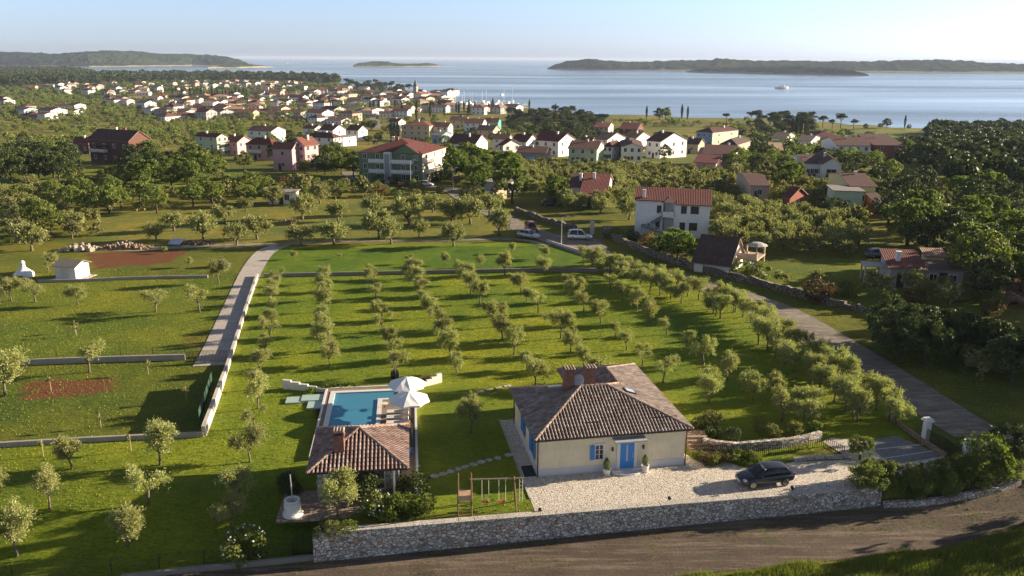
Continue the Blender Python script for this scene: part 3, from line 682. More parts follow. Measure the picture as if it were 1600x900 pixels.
# the lawn hole for the basin is covered by the terrace: cut the ground under the pool
def wing(x0, y0, x1, y1, label, seg=5):
    p, q = L7(x0, y0), L7(x1, y1); d = q-p; L = d.length; a = math.atan2(d.y, d.x)
    t = tag(MB().box(0, 1, 0, .1, 0, .1).build('garden_wall', WHITE), label, 'wall'); b = MB()
    for k in range(seg):
        h = .95-.62*k/(seg-1); b.box(L*k/seg, L*(k+1)/seg, -.14, .14, 0, h)
    t.data = b.mesh('garden_wall', WHITE); t.location = p; t.rotation_euler = (0, 0, a)
wing(-5.0, 22.9, -.9, 21.7, 'low white stepped wall spreading outward beside the glass green slabs'); wing(10.3, 23.0, 7.8, 21.6, 'low white stepped wall running out from behind the parasols')
UMBW = M('parasol_cloth', (.85, .84, .83), .8, .03)
def umbrella(x, y, h, r, label, rot):
    o = L7(x, y, .28); t = thing('parasol', label, 'parasol', o, R(PA+rot), 'white parasols beside the pool')
    MB().tube([(0, 0, .0), (0, 0, h+.1)], .03, 8).build('pole', M('aluminium', (.55, .55, .55), .35, metal=1), t)
    MB().lathe([(0, 0), (.35, 0), (.35, .08), (.06, .12), (.04, .3)], 16).build('base', DKMET, t)
    b = MB(); n = 8
    for k in range(n):
        a0, a1 = 2*math.pi*k/n, 2*math.pi*(k+1)/n; am = (a0+a1)/2
        for (q0, q1) in ((a0, am), (am, a1)):
            rr = lambda a: r if a in (a0, a1) else r*.90
            zz = lambda a: h-.62 if a in (a0, a1) else h-.58
            m0 = (math.cos(q0)*rr(q0)*.5, math.sin(q0)*rr(q0)*.5, h-.20 - (.03 if q0 == am else 0)); m1 = (math.cos(q1)*rr(q1)*.5, math.sin(q1)*rr(q1)*.5, h-.20 - (.03 if q1 == am else 0))
            e0 = (math.cos(q0)*rr(q0), math.sin(q0)*rr(q0), zz(q0)); e1 = (math.cos(q1)*rr(q1), math.sin(q1)*rr(q1), zz(q1))
            b.face([(0, 0, h+.08), m0, m1]); b.face([m0, e0, e1, m1]); b.face([e0, (e0[0], e0[1], e0[2]-.14), (e1[0], e1[1], e1[2]-.14), e1])
    b.build('canopy', UMBW, t)
umbrella(6.95, 17.3, 2.55, 1.8, 'white parasol farther from the pool house, over the pool corner', 10)
umbrella(7.15, 14.0, 2.45, 1.85, 'white parasol nearer the pool house, shading the sun loungers', 30)
def lounger(x, y, label):
    t = thing('sun_lounger', label, 'sun lounger', L7(x, y, .28), R(PA), 'sun loungers on the pool terrace')
    f = MB().box(-.95, .95, -.33, .33, .24, .30)
    f.build('frame', M('teak', (.20, .11, .06), .6), t)
    for sx in (-.85, .7):
        for sy in (-.28, .28): MB().box(sx-.03, sx+.03, sy-.03, sy+.03, 0, .24).build('leg', M('teak', (.20, .11, .06), .6), t)
    m_ = MB().box(-.95, .3, -.32, .32, .30, .39)
    m_.face([(.3, -.32, .39), (.95, -.32, .72), (.95, .32, .72), (.3, .32, .39)]); m_.face([(.3, -.32, .30), (.3, .32, .30), (.98, .32, .66), (.98, -.32, .66)])
    m_.face([(.95, -.32, .72), (.98, -.32, .66), (.98, .32, .66), (.95, .32, .72)]); m_.face([(.3, -.32, .39), (.3, -.32, .30), (.98, -.32, .66), (.95, -.32, .72)]); m_.face([(.3, .32, .39), (.95, .32, .72), (.98, .32, .66), (.3, .32, .30)])
    m_.build('cushion', M('cushion_white', (.66, .64, .62), .9, .04), t)
lounger(6.1, 14.9, 'brown and white sun lounger half hidden under the nearer parasol')
lounger(6.1, 13.75, 'white cushioned sun lounger in the middle of the row beside the pool')
lounger(6.1, 12.6, 'white cushioned sun lounger closest to the pool house roof')
t_ = thing('side_table', 'small round white table on the terrace between pool and loungers', 'table', L7(4.9, 16.6, .28))
MB().lathe([(0, .42), (.32, .42), (.32, .45), (0, .45)], 20).build('table_top', WHITE, t_); MB().tube([(0, 0, 0), (0, 0, .42)], .03, 8).build('leg', DKMET, t_)
t_ = thing('outdoor_shower', 'dark outdoor shower panel standing at the terrace edge near the pool house', 'shower', L7(7.35, 10.2, .28), R(PA))
MB().box(-.06, .06, -1.9, 1.9, 0, .9).build('panel', DKMET, t_); MB().tube([(0, -1.9, 0), (0, -1.9, 2.1), (-.3, -1.9, 2.1)], .03, 8).build('pipe', M('aluminium'), t_)
tag(MB().box(-.3, .3, -.4, .4, 0, .35, o=tuple(L7(7.0, 7.2, .28))).build('pool_box', M('pool_box_blue', (.12, .25, .5), .4)), 'small blue and white box on the terrace beside the pool house eaves', 'box')
# ---- the long stone wall, paving, pads
def long_wall():
    t = thing('stone_wall', 'long pale rubble stone retaining wall with coping above the dirt road', 'wall')
    x0, x1 = -13.32, 27.85; y0, y1 = wall_y(x0), wall_y(x1); nx, ny = -WS/math.hypot(1, WS), 1/math.hypot(1, WS)
    b = MB(); N = 40; i0 = 0
    for k in range(N+1):
        x = x0+(x1-x0)*k/N; y = wall_y(x); zb = road_z(x)-.25
        for (ox, z) in ((-.06, zb), (0, .13), (.5, .13), (.5, zb)): b.v.append((x+nx*ox, y+ny*ox, z))
    for k in range(N):
        for q in range(4):
            r = (q+1) % 4; b.f.append((k*4+q, (k+1)*4+q, (k+1)*4+r, k*4+r)); b.mi.append(0)
    b.f += [(0, 1, 2, 3), (N*4+3, N*4+2, N*4+1, N*4)]; b.mi += [0, 0]
    b.build('masonry', WSTONE, t)
    a = math.atan(WS); L = math.hypot(x1-x0, y1-y0); rnd = random.Random(5); c = MB(); x = 0
    while x < L:
        wd = rnd.uniform(.5, .95); c.box(x+.008, min(x+wd, L+.05), -.05, .55, .13, .19+rnd.uniform(0, .012), rot=a, o=(x0, y0, 0)); x += wd
    c.build('coping', COPE, t)
long_wall()
def sheet(name, pts, mat, z=0.012, th=0.0):
    b = MB()
    if th: b.prism([(p[0], p[1]) for p in pts], -0.1, z)
    else: b.face([(p[0], p[1], z) for p in pts])
    return b.build(name, mat)
def V3(x, y): return fr(VO, VA, x, y)
pav = [V3(-1.2, -7.0), P(836, 800, 0), V3(-1.25, 3), V3(-1.15, 10.7), V3(2.0, 10.7), V3(2, 5), V3(11.9, 5), V3(12.9, .6), P(1130, 720, 0), P(1180, 737, 0), P(1240, 722, 0), P(1330, 718, 0), P(1285, 690, 0), P(1300, 684, 0), P(1350, 690, 0), P(1400, 681, 0),
       P(1476, 713, 0), (36.3, 58.6, 0), P(1380, 762, 0)]
pav = [pav[1]] + pav[2:]
w0 = (V3(-1.25, -7.0).x); pav.append(Vector((27.6, wall_y(27.6)+.45, 0))); xx = P(841, 806, 0).x; pav.append(Vector((xx, wall_y(xx)+.45, 0)))
struct(sheet('paving', pav, PAVE, 0.016))
struct(sheet('parking', [P(1350, 690, 0), P(1400, 681, 0), P(1475, 713, 0), P(1392, 727, 0)], M_stone('grey_setts', [(.20, .21, .22), (.27, .275, .28), (.23, .235, .25)], (.13, .13, .12), (5, 5, .1), jw=.06, bump=.01, big=.1), 0.021))
LINE = M('white_line', (.6, .58, .55), .8)
for (a, b_) in (((1363, 703), (1448, 694)), ((1378, 717), (1464, 704))):
    p, q = P(*a, 0), P(*b_, 0); d = (q-p).normalized()*.06; nrm = Vector((-d.y, d.x, 0)); struct(sheet('parking_line', [p-nrm, q-nrm, q+nrm, p+nrm], LINE, .026))
struct(MB().prism([tuple(V3(-1.35, -3.2)[:2]), tuple(V3(-1.22, -3.2)[:2]), tuple(V3(-1.12, 10.8)[:2]), tuple(V3(-1.27, 10.8)[:2])], -.05, .06).build('kerb', COPE))
struct(sheet('stone_pad', [L7(-2.1, -1.65), L7(2.65, -1.7), L7(6.4, .6), L7(6.4, 2), L7(-2.0, 2.4)], M_stone('brown_paving', [(.30, .22, .16), (.40, .31, .24), (.35, .27, .2)], (.16, .12, .09), (2.6, 2.6, .1), jw=.07, bump=.02), .08, 1))
tag(sheet('mat', [V3(-1.05, .1), V3(-.1, .1), V3(-.1, 1.9), V3(-1.0, 1.9)], M('dark_mat', (.03, .032, .03), .9), .03), 'dark rectangular mat on the paving at the near corner of the villa', 'mat')
for k, (u, v) in enumerate(((679, 744), (692, 741), (704, 737), (717, 733), (727, 730), (740, 726), (752, 722), (765, 719), (777, 716), (794, 711))):
    p = P(u, v, 0); rnd = random.Random(k); n = 6; pts = [(p.x+math.cos(a*math.tau/n+k)*rnd.uniform(.26, .42), p.y+math.sin(a*math.tau/n+k)*rnd.uniform(.24, .38)) for a in range(n)]
    tag(MB().prism(pts, -.02, .05).build('stepping_stone', COPE), 'flat pale stepping stone in shade, %s from the pool house end of the lawn path' % ordw(k), 'stepping stone', 'stepping stones between pool house and villa')
for k, (u, v) in enumerate(((750, 612), (765, 609), (780, 606), (793, 603))):
    p = P(u, v, 0); tag(MB().box(-.35, .35, -.18, .18, -.02, .05, rot=.4, o=(p.x, p.y, 0)).build('stepping_stone', COPE), 'narrow stepping stone on the sunny lawn behind the villa, %s from the pool side' % ordw(k), 'stepping stone', 'stepping stones behind the villa')
# ---- terrace wall behind the orchard, drive wall and plot walls
LOWW = M_plaster('pale_wall_render', (.60, .53, .46), .25); PLOTW = M_plaster('weathered_wall_render', (.36, .32, .28), .3)
GREYW = M_plaster('grey_concrete_wall', (.24, .22, .19), .25)
DRYST = M_stone('dry_stone', [(.20, .18, .15), (.34, .31, .26), (.27, .21, .16), (.40, .37, .32)], (.08, .07, .055), (2.4, 2.4, 3.4), jw=.12, bump=.12)
def wall_line(name, label, px, th, h, mat, cope=None, cat='wall', rough=0.0, group=None, z0=-.3, hfun=None, seed=1):
    pts = [P(u, v) if len(q) == 2 else None for q in px for (u, v) in [q[:2]]]
    c = smooth_line(pts, 0.8 if rough else 2.5); b = MB(); rnd = random.Random(seed)
    for i, p in enumerate(c):
        d = (c[min(i+1, len(c)-1)]-c[max(i-1, 0)]).normalized(); nrm = Vector((-d.y, d.x, 0)); g = ter(p.x, p.y)
        hh = (hfun(i/(len(c)-1)) if hfun else h)*(1+rnd.uniform(-rough, rough)); tt = th*(1+rnd.uniform(-rough, rough)); sh = rnd.uniform(-rough, rough)*th*.5
        for (o_, z) in ((-tt/2, g+z0), (-tt/2*.9+sh, g+hh), (tt/2*.9+sh, g+hh*(1-rough*.3)), (tt/2, g+z0)): q = p+nrm*o_; b.v.append((q.x, q.y, z))
    n = len(c)
    for i in range(n-1):
        for k in range(4): r = (k+1) % 4; b.f.append((i*4+k, (i+1)*4+k, (i+1)*4+r, i*4+r)); b.mi.append(0)
    b.f += [(0, 1, 2, 3), ((n-1)*4+3, (n-1)*4+2, (n-1)*4+1, (n-1)*4)]; b.mi += [0, 0]
    return tag(b.build(name, mat), label, cat, group)
wall_line('boundary_wall', 'long pale stone wall between the drive and the orchard', [(319, 682), (340, 625), (365, 545), (385, 482), (402, 432)], .36, .8, LOWW, hfun=lambda t: .95 - .5*sst(.15, .35, t))
wall_line('terrace_wall', 'low grey terrace wall across the top of the orchard', [(412, 433), (560, 430), (700, 427), (868, 424)], .35, .55, GREYW)
wall_line('plot_wall', 'low pale wall along the near edge of the fenced plot, with red soil inside', [(-60, 702), (140, 690), (318, 682)], .32, .42, PLOTW)
wall_line('plot_wall', 'bluish white concrete wall ending at the sliding gate, a green tree in front', [(-60, 574), (0, 572), (120, 567), (290, 562)], .3, .62, PLOTW)
wall_line('plot_wall', 'long thin pale wall passing in front of the white garden shed', [(60, 441), (130, 440), (220, 436), (325, 434)], .3, .4, PLOTW)
wall_line('terrace_wall', 'short grey terrace wall in the far roadside corner of the orchard', [(868, 424), (950, 426), (1010, 433)], .35, .6, GREYW)
wall_line('kerb_wall', 'pale concrete kerb wall under the wire fence beside the dirt road', [(190, 906), (300, 893), (400, 884), (492, 874)], .3, .35, GREYW, z0=-.6)
wall_line('roadside_wall', 'thin pale kerb wall between the road and the orchard, beside the tall lamp post', [(855, 378), (885, 388), (935, 403), (1000, 420)], .3, .45, LOWW)
wall_line('dry_stone_wall', 'dark dry stone wall across the road from the orchard, running under the fig tree', [(955, 372), (1000, 392), (1050, 410), (1110, 428), (1160, 440), (1220, 455), (1270, 470), (1320, 482)], .8, 1.05, DRYST, rough=.22, seed=3)
wall_line('dry_stone_wall', 'low dark dry stone wall trailing through shaded grass beyond the road bend', [(1320, 482), (1370, 492), (1420, 500), (1470, 512)], .7, .8, DRYST, rough=.3, seed=4)
wall_line('dry_stone_wall', 'dry stone wall beside the road pull-off and stone gate pillar', [(805, 330), (850, 345), (900, 360)], .7, .9, DRYST, rough=.25, seed=5)
wall_line('retaining_wall', 'curved rough stone garden wall between the upper lawn and the driveway', [(1098, 697), (1140, 704), (1200, 701), (1250, 694), (1281, 686)], .45, .75, WSTONE, rough=.05)
wall_line('garden_wall', 'low stone edging wall in front of the shrub bed below the railing', [(1240, 720), (1280, 717), (1325, 716)], .3, .3, COPE, rough=.05)
wall_line('garden_wall', 'thin brown sloping wall edging the lawn beside the gate pillar', [(1385, 652), (1410, 668), (1432, 685), (1478, 715)], .3, .35, M_stone('brown_wall', [(.3, .22, .15), (.4, .3, .22)], (.15, .1, .08), (3, 3, 4)), rough=.04)
wall_line('roadside_wall', 'low weathered stone wall rising beyond the end of the long stone wall', [(1380, 793), (1440, 790), (1500, 781), (1560, 768), (1592, 758)], .4, .5, WSTONE, rough=.12, seed=9)
# ================================================================ vegetation
def rdirs(rng, n, up=0.0):
    v = rng.normal(size=(n, 3)); v /= np.linalg.norm(v, axis=1, keepdims=True); v[:, 2] += up
    return v/np.linalg.norm(v, axis=1, keepdims=True)
def cards(rng, cen, ax, L, W, flat=0.0):
    """diamond leaf faces: centre, long axis, half random turn"""
    n = len(cen); r = rng.normal(size=(n, 3)); r[:, 2] *= (1-flat)
    b = np.cross(ax, r); b /= np.linalg.norm(b, axis=1, keepdims=True)+1e-9
    L = L*rng.uniform(.7, 1.3, (n, 1)); W = W*rng.uniform(.7, 1.3, (n, 1))
    return np.stack([cen-ax*L/2, cen+b*W/2, cen+ax*L/2, cen-b*W/2], 1).reshape(-1, 3)
def crown_olive(seed, nl=8, shoots=22, per=14, rx=1.0, rz=.62, z0=2.0, L=.17, W=.085, sh=.62):
    rng = np.random.default_rng(seed); out = []
    for k in range(nl):
        a = rng.uniform(0, math.tau); q = math.sqrt(rng.uniform(.05, 1))
        c = np.array([math.cos(a)*rx*q*.75, math.sin(a)*rx*q*.75, z0+rng.uniform(-.45, .6)*rz])
        r = rng.uniform(.42, .66)*rx*.8
        d = rdirs(rng, shoots, .35)
        for j in range(shoots):
            t = rng.uniform(.25, 1, per)[:, None]; ln = r*rng.uniform(.8, 1.35)
            p = c + d[j]*ln*t + rng.normal(size=(per, 3))*.055*(.6+t)
            ax = d[j]*.9 + rng.normal(size=(per, 3))*.55; ax /= np.linalg.norm(ax, axis=1, keepdims=True)
            out.append(cards(rng, p, ax, L, W))
    return np.concatenate(out)
def crown_broad(seed, rx=2.6, rz=2.0, z0=3.4, nc=60, per=42, L=.34, W=.26, low=-.6, cr=.75):
    rng = np.random.default_rng(seed); out = []
    d = rdirs(rng, nc, .15); d[:, 2] = np.maximum(d[:, 2], low)
    lob = 1 + .22*np.sin(d[:, 0]*4+seed) * np.cos(d[:, 1]*5+seed*2)
    rr = rng.uniform(.5, 1, nc)**.5*lob
    for k in range(nc):
        c = np.array([d[k, 0]*rx*rr[k], d[k, 1]*rx*rr[k], z0+d[k, 2]*rz*rr[k]])
        r = rng.uniform(.5, 1.1)*cr
        e = rdirs(rng, per, .3); p = c + e*r*rng.uniform(.6, 1, (per, 1))*np.array([1, 1, .75])
        ax = e*.5 + rng.normal(size=(per, 3)); ax /= np.linalg.norm(ax, axis=1, keepdims=True)
        out.append(cards(rng, p, ax, L, W))
    return np.concatenate(out)
def crown_cypress(seed, h=9, r=.95, n=1500, L=.45, W=.22):
    rng = np.random.default_rng(seed); t = rng.uniform(0, 1, n)**.8
    rad = r*np.sin(np.clip(t*1.1+.12, 0, 1)*math.pi*.5)*np.clip((1-t)*2.2, 0, 1)**.7
    a = rng.uniform(0, math.tau, n); q = rng.uniform(.7, 1.08, n)
    p = np.stack([np.cos(a)*rad*q, np.sin(a)*rad*q, .3+t*h], 1)
    ax = np.stack([np.cos(a)*.3, np.sin(a)*.3, np.ones(n)], 1) + rng.normal(size=(n, 3))*.25; ax /= np.linalg.norm(ax, axis=1, keepdims=True)
    return cards(rng, p, ax, L, W)
def crown_pine(seed, rx=3.4, z0=7, nl=9):
    rng = np.random.default_rng(seed); out = []
    for k in range(nl):
        a = rng.uniform(0, math.tau); q = math.sqrt(rng.uniform(0, 1)); c = np.array([math.cos(a)*rx*.7*q, math.sin(a)*rx*.7*q, z0+rng.uniform(-1.2, 1.0)])
        n = 260; e = rdirs(rng, n, .4); p = c + e*np.array([1.5, 1.5, .8])*rng.uniform(.5, 1.05, (n, 1))
        ax = e + rng.normal(size=(n, 3))*.7; ax /= np.linalg.norm(ax, axis=1, keepdims=True); out.append(cards(rng, p, ax, .42, .22))
    return np.concatenate(out)
def trunk_mesh(name, seed, h=1.4, r=.10, spread=.8, top=2.2, nb=5, mat=None, lean=.12):
    rnd = random.Random(seed); b = MB(); lx, ly = rnd.uniform(-lean, lean), rnd.uniform(-lean, lean)
    f = Vector((lx, ly, h)); b.tube([(0, 0, -.15), (lx*.3, ly*.3, h*.4), f], [r*1.25, r*.95, r*.8], 7)
    for k in range(nb):
        a = math.tau*k/nb+rnd.uniform(-.4, .4); s = spread*rnd.uniform(.5, 1.1)
        e = Vector((lx+math.cos(a)*s, ly+math.sin(a)*s, top+rnd.uniform(-.2, .3))); m_ = f.lerp(e, .5)+Vector((math.cos(a)*s*.12, math.sin(a)*s*.12, -.06))
        b.tube([f-Vector((0, 0, .1)), m_, e], [r*.6, r*.4, r*.14], 5)
    return b.mesh(name, mat or BARK, True)
BARK = M('olive_bark', (.16, .125, .09), .95, .3, 6, bump=.03); BARKD = M('dark_bark', (.075, .055, .04), .95, .3, 4, bump=.04)
LOLIVE = M_leaf('olive_leaf', (.26, .27, .095), (.40, .395, .150), (.50, .48, .26), .35)
LOLD = M_leaf('old_olive_leaf', (.19, .20, .075), (.34, .335, .125), (.42, .40, .22), .33)
LGREEN = M_leaf('green_leaf', (.115, .145, .032), (.225, .255, .062), None, .35)
LBRIGHT = M_leaf('bright_leaf', (.085, .120, .024), (.175, .215, .042), None, .38)
LDARK = M_leaf('dark_leaf', (.048, .068, .022), (.090, .115, .036), None, .2)
LPINE = M_leaf('pine_needle', (.030, .048, .018), (.085, .105, .040), None, .15)
LCYP = M_leaf('cypress_leaf', (.016, .030, .012), (.050, .068, .026), None, .12)
LSCRUB = M_leaf('scrub_leaf', (.14, .15, .045), (.26, .26, .085), (.28, .20, .09), .28)
LRED = M_leaf('brownish_leaf', (.11, .07, .035), (.21, .13, .055), None, .28)
PRO = {}
def proto(kind, crowns, trunks): PRO[kind] = (crowns, trunks)
proto('olive', [np_mesh('olive_crown', crown_olive(k, nl=9+k % 3, shoots=38, per=22, rx=1.28+.08*(k % 3), rz=1.1, z0=1.8, L=.125, W=.06), LOLIVE) for k in range(12)] + [np_mesh('olive_crown', crown_olive(30+k, nl=5, shoots=32, per=19, rx=1.25, rz=1.0, z0=1.75, L=.125, W=.06), LOLIVE) for k in range(5)],
      [trunk_mesh('olive_trunk', k, .95, .085, .6, 1.7, 4+k % 2) for k in range(5)])
proto('bigolive', [np_mesh('olive_crown', crown_olive(50+k, nl=15, shoots=24, per=13, rx=2.2, rz=1.4, z0=2.35, L=.28, W=.15), LOLD) for k in range(9)],
      [trunk_mesh('olive_trunk', 60+k, 1.0, .2, 1.4, 2.3, 5, lean=.3) for k in range(5)])
proto('broad', [np_mesh('tree_crown', crown_broad(100+k), LGREEN) for k in range(5)], [trunk_mesh('tree_trunk', 70+k, 2.0, .2, 1.4, 3.2, 5, BARKD) for k in range(3)])
proto('bright', [np_mesh('tree_crown', crown_broad(120+k, L=.38, W=.3), LBRIGHT) for k in range(5)], PRO['broad'][1])
proto('dark', [np_mesh('tree_crown', crown_broad(140+k, nc=66, z0=3.2, rz=2.4), LDARK) for k in range(5)], PRO['broad'][1])
proto('pine', [np_mesh('pine_crown', crown_pine(160+k), LPINE) for k in range(5)], [trunk_mesh('pine_trunk', 80+k, 4.5, .22, 2.0, 6.8, 6, BARKD) for k in range(3)])
proto('cypress', [np_mesh('cypress_crown', crown_cypress(180+k), LCYP) for k in range(4)], [trunk_mesh('cypress_trunk', 90, .6, .16, .1, 1.0, 3, BARKD)])
def bushm(seed, mat, **k): return np_mesh('shrub_crown', crown_broad(seed, rx=1.25, rz=1.0, z0=.85, nc=34, per=40, L=.2, W=.13, low=-.8, cr=.5, **k), mat)
proto('scrub', [bushm(200+k, LSCRUB) for k in range(5)], [None])
proto('gbush', [bushm(210+k, LGREEN) for k in range(4)], [None])
proto('dbush', [bushm(220+k, LDARK) for k in range(4)], [None])
proto('rbush', [bushm(230+k, LRED) for k in range(3)], [None])
proto('bbush', [bushm(240+k, LBRIGHT) for k in range(3)], [None])
TN = dict(olive=('olive_tree', 'olive tree'), bigolive=('olive_tree', 'olive tree'), broad=('broadleaf_tree', 'tree'), bright=('broadleaf_tree', 'tree'), dark=('evergreen_tree', 'tree'),
          pine=('pine_tree', 'pine tree'), cypress=('cypress_tree', 'cypress'), scrub=('shrub', 'shrub'), gbush=('shrub', 'shrub'), dbush=('shrub', 'shrub'), rbush=('shrub', 'shrub'), bbush=('shrub', 'shrub'))
TRND = random.Random(77); COUNT = {}; PLANTED = []
def plant(kind, p, s, label, group=None, sz=None, rot=None):
    cr, tr = PRO[kind]; nm, cat = TN[kind]; r = TRND.uniform(0, math.tau) if rot is None else rot
    if COUNT.get(nm, 0) >= 300: return lowcrown(kind, p, s, sz)
    COUNT[nm] = COUNT.get(nm, 0)+1; PLANTED.append((p[0], p[1], s))
    sc = (s*TRND.uniform(.92, 1.08), s*TRND.uniform(.92, 1.08), (sz or s)*TRND.uniform(.93, 1.07))
    me = TRND.choice(cr); tm = TRND.choice(tr); z = p[2] if len(p) > 2 else ter(p[0], p[1])
    if tm is None:
        o = link(nm, me, None, (p[0], p[1], z-.05), r, sc)
    else:
        o = link(nm, None, None, (p[0], p[1], z), r, sc); link('trunk', tm, o); link('crown', me, o)
    return tag(o, label, cat, group)
STUFF = {}
def lowcrown(kind, p, s, sz=None):
    STUFF.setdefault(kind, []).append((p[0], p[1], p[2] if len(p) > 2 else ter(p[0], p[1]), s, sz or s))
# ---- orchard grid
OA = R(13.0)
def orch(t, s): return (t*math.cos(OA)-s*math.sin(OA), t*math.sin(OA)+s*math.cos(OA))
COLS = [-6.9, -.35, 6.2, 12.3, 19.4, 25.7, 32.0, 38.6, 44.8, 51.2, 57.0]
ROWN = ['nearest the drive wall', 'passing behind the glassy slabs', 'ending above the white parasols', 'ending beside the pool terrace', 'next beyond the pool rows', 'pointing at the villa chimneys', 'behind the villa roof', 'behind the skylit roof slope', 'above the curved garden wall', 'next to the roadside olives', 'closest to the roadside hedge']
road_ln = [P(u, v) for u, v in ((882, 383), (1000, 419), (1075, 438), (1215, 484), (1300, 533), (1400, 596), (1490, 655), (1600, 718))]
def road_dist(x, y):
    d = 1e9; q = Vector((x, y, 0))
    for a, b in zip(road_ln, road_ln[1:]):
        a2, b2 = Vector((a.x, a.y, 0)), Vector((b.x, b.y, 0)); ab = b2-a2; t = max(0, min(1, (q-a2).dot(ab)/ab.dot(ab))); e = q-(a2+ab*t)
        dd = e.length*(1 if ab.x*(q.y-a2.y)-ab.y*(q.x-a2.x) > 0 else -1)
        if abs(dd) < abs(d): d = dd
    return d
rr_ = random.Random(12)
for j, tc in enumerate(COLS):
    s0 = 78.8-.0019*tc*tc; n0 = -4; cnt = 0
    for k in range(-5, 9):
        s = s0+4.93*k; t = tc + (.9 if j < 3 and k > 4 else 0)*0; x, y = orch(t+rr_.uniform(-.3, .3), s+rr_.uniform(-.35, .35))
        u, v = pix(x, y, 0)
        if abs(road_dist(x, y)) < 11.8 or (road_dist(x, y) > 0): continue          # right of or close to the road
        lx, ly = (x-PO.x), (y-PO.y)
        if -6 < lx < 11 and y < PO.y+23.5 and j > 0: continue
        if j == 0 and s < s0-3*4.93 - 1: continue
        if x > 0 and x < 18 and y < VO.y+17.5 + (x-2)*.1: continue
        if y < 66 and x < 20: continue
        if y < 65.5: continue
        if j in (2, 4) and k in (-1,) and rr_.random() < .3: continue
        if rr_.random() < .05: continue
        sc = rr_.choice([.55, .75, .85, .95, 1.0, 1.05, 1.12]) if j > 3 else rr_.choice([.78, .9, .97, 1.02, 1.1])
        plant('olive', (x, y, 0), sc, 'orchard olive, %s from the front in the row %s' % (ordw(cnt), ROWN[j]), 'olive trees in the orchard rows'); cnt += 1
# upper orchard terrace and its few young trees
def trees_at(kind, lst, phrase, group=None):
    for k, q in enumerate(lst):
        u, v, s = q[:3]; plant(kind, P(u, v), s, phrase % ordw(k) if '%s' in phrase else phrase, group, sz=q[3] if len(q) > 3 else None)
trees_at('olive', [(640, 412, .6), (697, 415, .75), (752, 418, .7), (530, 405, .4), (460, 405, .5), (850, 405, .7), (800, 395, .6)], 'thin young olive on the strip above the orchard terrace wall, %s of them', 'young trees on the strip above the terrace wall')
trees_at('olive', [(736, 676, 1.05)], 'lone olive tree on the sunny lawn between the pool terrace and the villa')
trees_at('olive', [(1108, 630, 1.25)], 'round bright olive tree alone on the lawn behind the villa end wall')
trees_at('olive', [(1256, 660, 1.15), (1212, 622, .9), (1279, 615, 1.05), (1332, 655, 1.0)], 'shaded lawn olive near the curved garden wall, %s outward from the steps', 'olives on the striped shady lawn')
trees_at('olive', [(391, 722, 0.99), (398, 668, 0.86), (250, 727, 1.25), (232, 787, 1.16), (200, 854, 1.07), (113, 733, 0.95), (78, 795, 1.03), (27, 868, 1.16), (362, 828, 0.82), (374, 782, 0.95), (-20, 800, 1.03)],
         'full olive on the near lawn, %s counted outward from the pool', 'olives scattered on the near lawn')
trees_at('olive', [(528, 808, 1.1)], 'dense bushy olive in the bed in front of the pool house')
trees_at('olive', [(140, 582, 1.25), (8, 618, 1.6)], 'broad olive in the fenced plot with red soil, %s from the sliding gate', 'olives in the fenced plot')
trees_at('olive', [(312, 488, 1.3), (243, 487, 1.4, 1.1), (122, 476, .9), (55, 472, 1.2), (0, 475, 1.1)], 'open crowned olive in the middle plot below the shed, %s from the drive', 'olives in the plot between shed and gate')
trees_at('olive', [(342, 442, 1.2), (76, 425, 1.0), (295, 418, .6), (258, 396, .4), (18, 470, 1.1)], 'low olive near the thin plot wall and garden shed, %s from the drive', 'olives beside the shed plot wall')
# dry field behind: old olives
trees_at('bigolive', [(473, 343, 1.23), (528, 346, 1.04), (582, 336, 1.10), (640, 351, 1.37), (676, 332, 1.04), (592, 372, 1.23), (611, 381, 0.98), (655, 370, 0.85), (522, 382, 1.10), (470, 384, 0.98), (709, 385, 0.98), (705, 350, 1.23), (735, 350, 1.30), (780, 368, 1.17),
         (272, 361, 0.98), (318, 374, 1.17), (370, 384, 0.98), (402, 374, 1.10), (244, 376, 0.78), (50, 392, 1.17), (385, 330, 0.78), (350, 350, 0.91), (735, 322, 1.30), (765, 338, 1.30), (428, 322, 1.04), (500, 318, 1.17)],
         'old spreading olive in the dry field behind the orchard, %s of that group', 'old olives in the dry field')
# roadside row of olives between orchard and road (dense hedge-like band)
k_ = 0
for i in range(len(road_ln)-1):
    a, b = road_ln[i], road_ln[i+1]; L_ = (b-a).length; d = (b-a).normalized(); nrm = Vector((-d.y, d.x, 0)); sgn = 1
    q = 0.0
    while q < L_:
        for off in (5.9, 8.9):
            if off > 8 and (i < 1 or rr_.random() < .5): continue
            c1 = a+d*(q+rr_.uniform(-.4, .4))+nrm*off; c2 = a+d*q-nrm*off
            c = c1 if c1.x < c2.x else c2
            if pix(c.x, c.y, 0)[1] > 672 or q+0 < 0: continue
            if i == 0 and q < 12: continue
            plant('olive', (c.x, c.y, 0), rr_.uniform(.9, 1.15), 'roadside olive in the band along the curving road, %s from its far end' % ordw(k_), 'olives in the dense roadside band'); k_ += 1
        q += 2.15
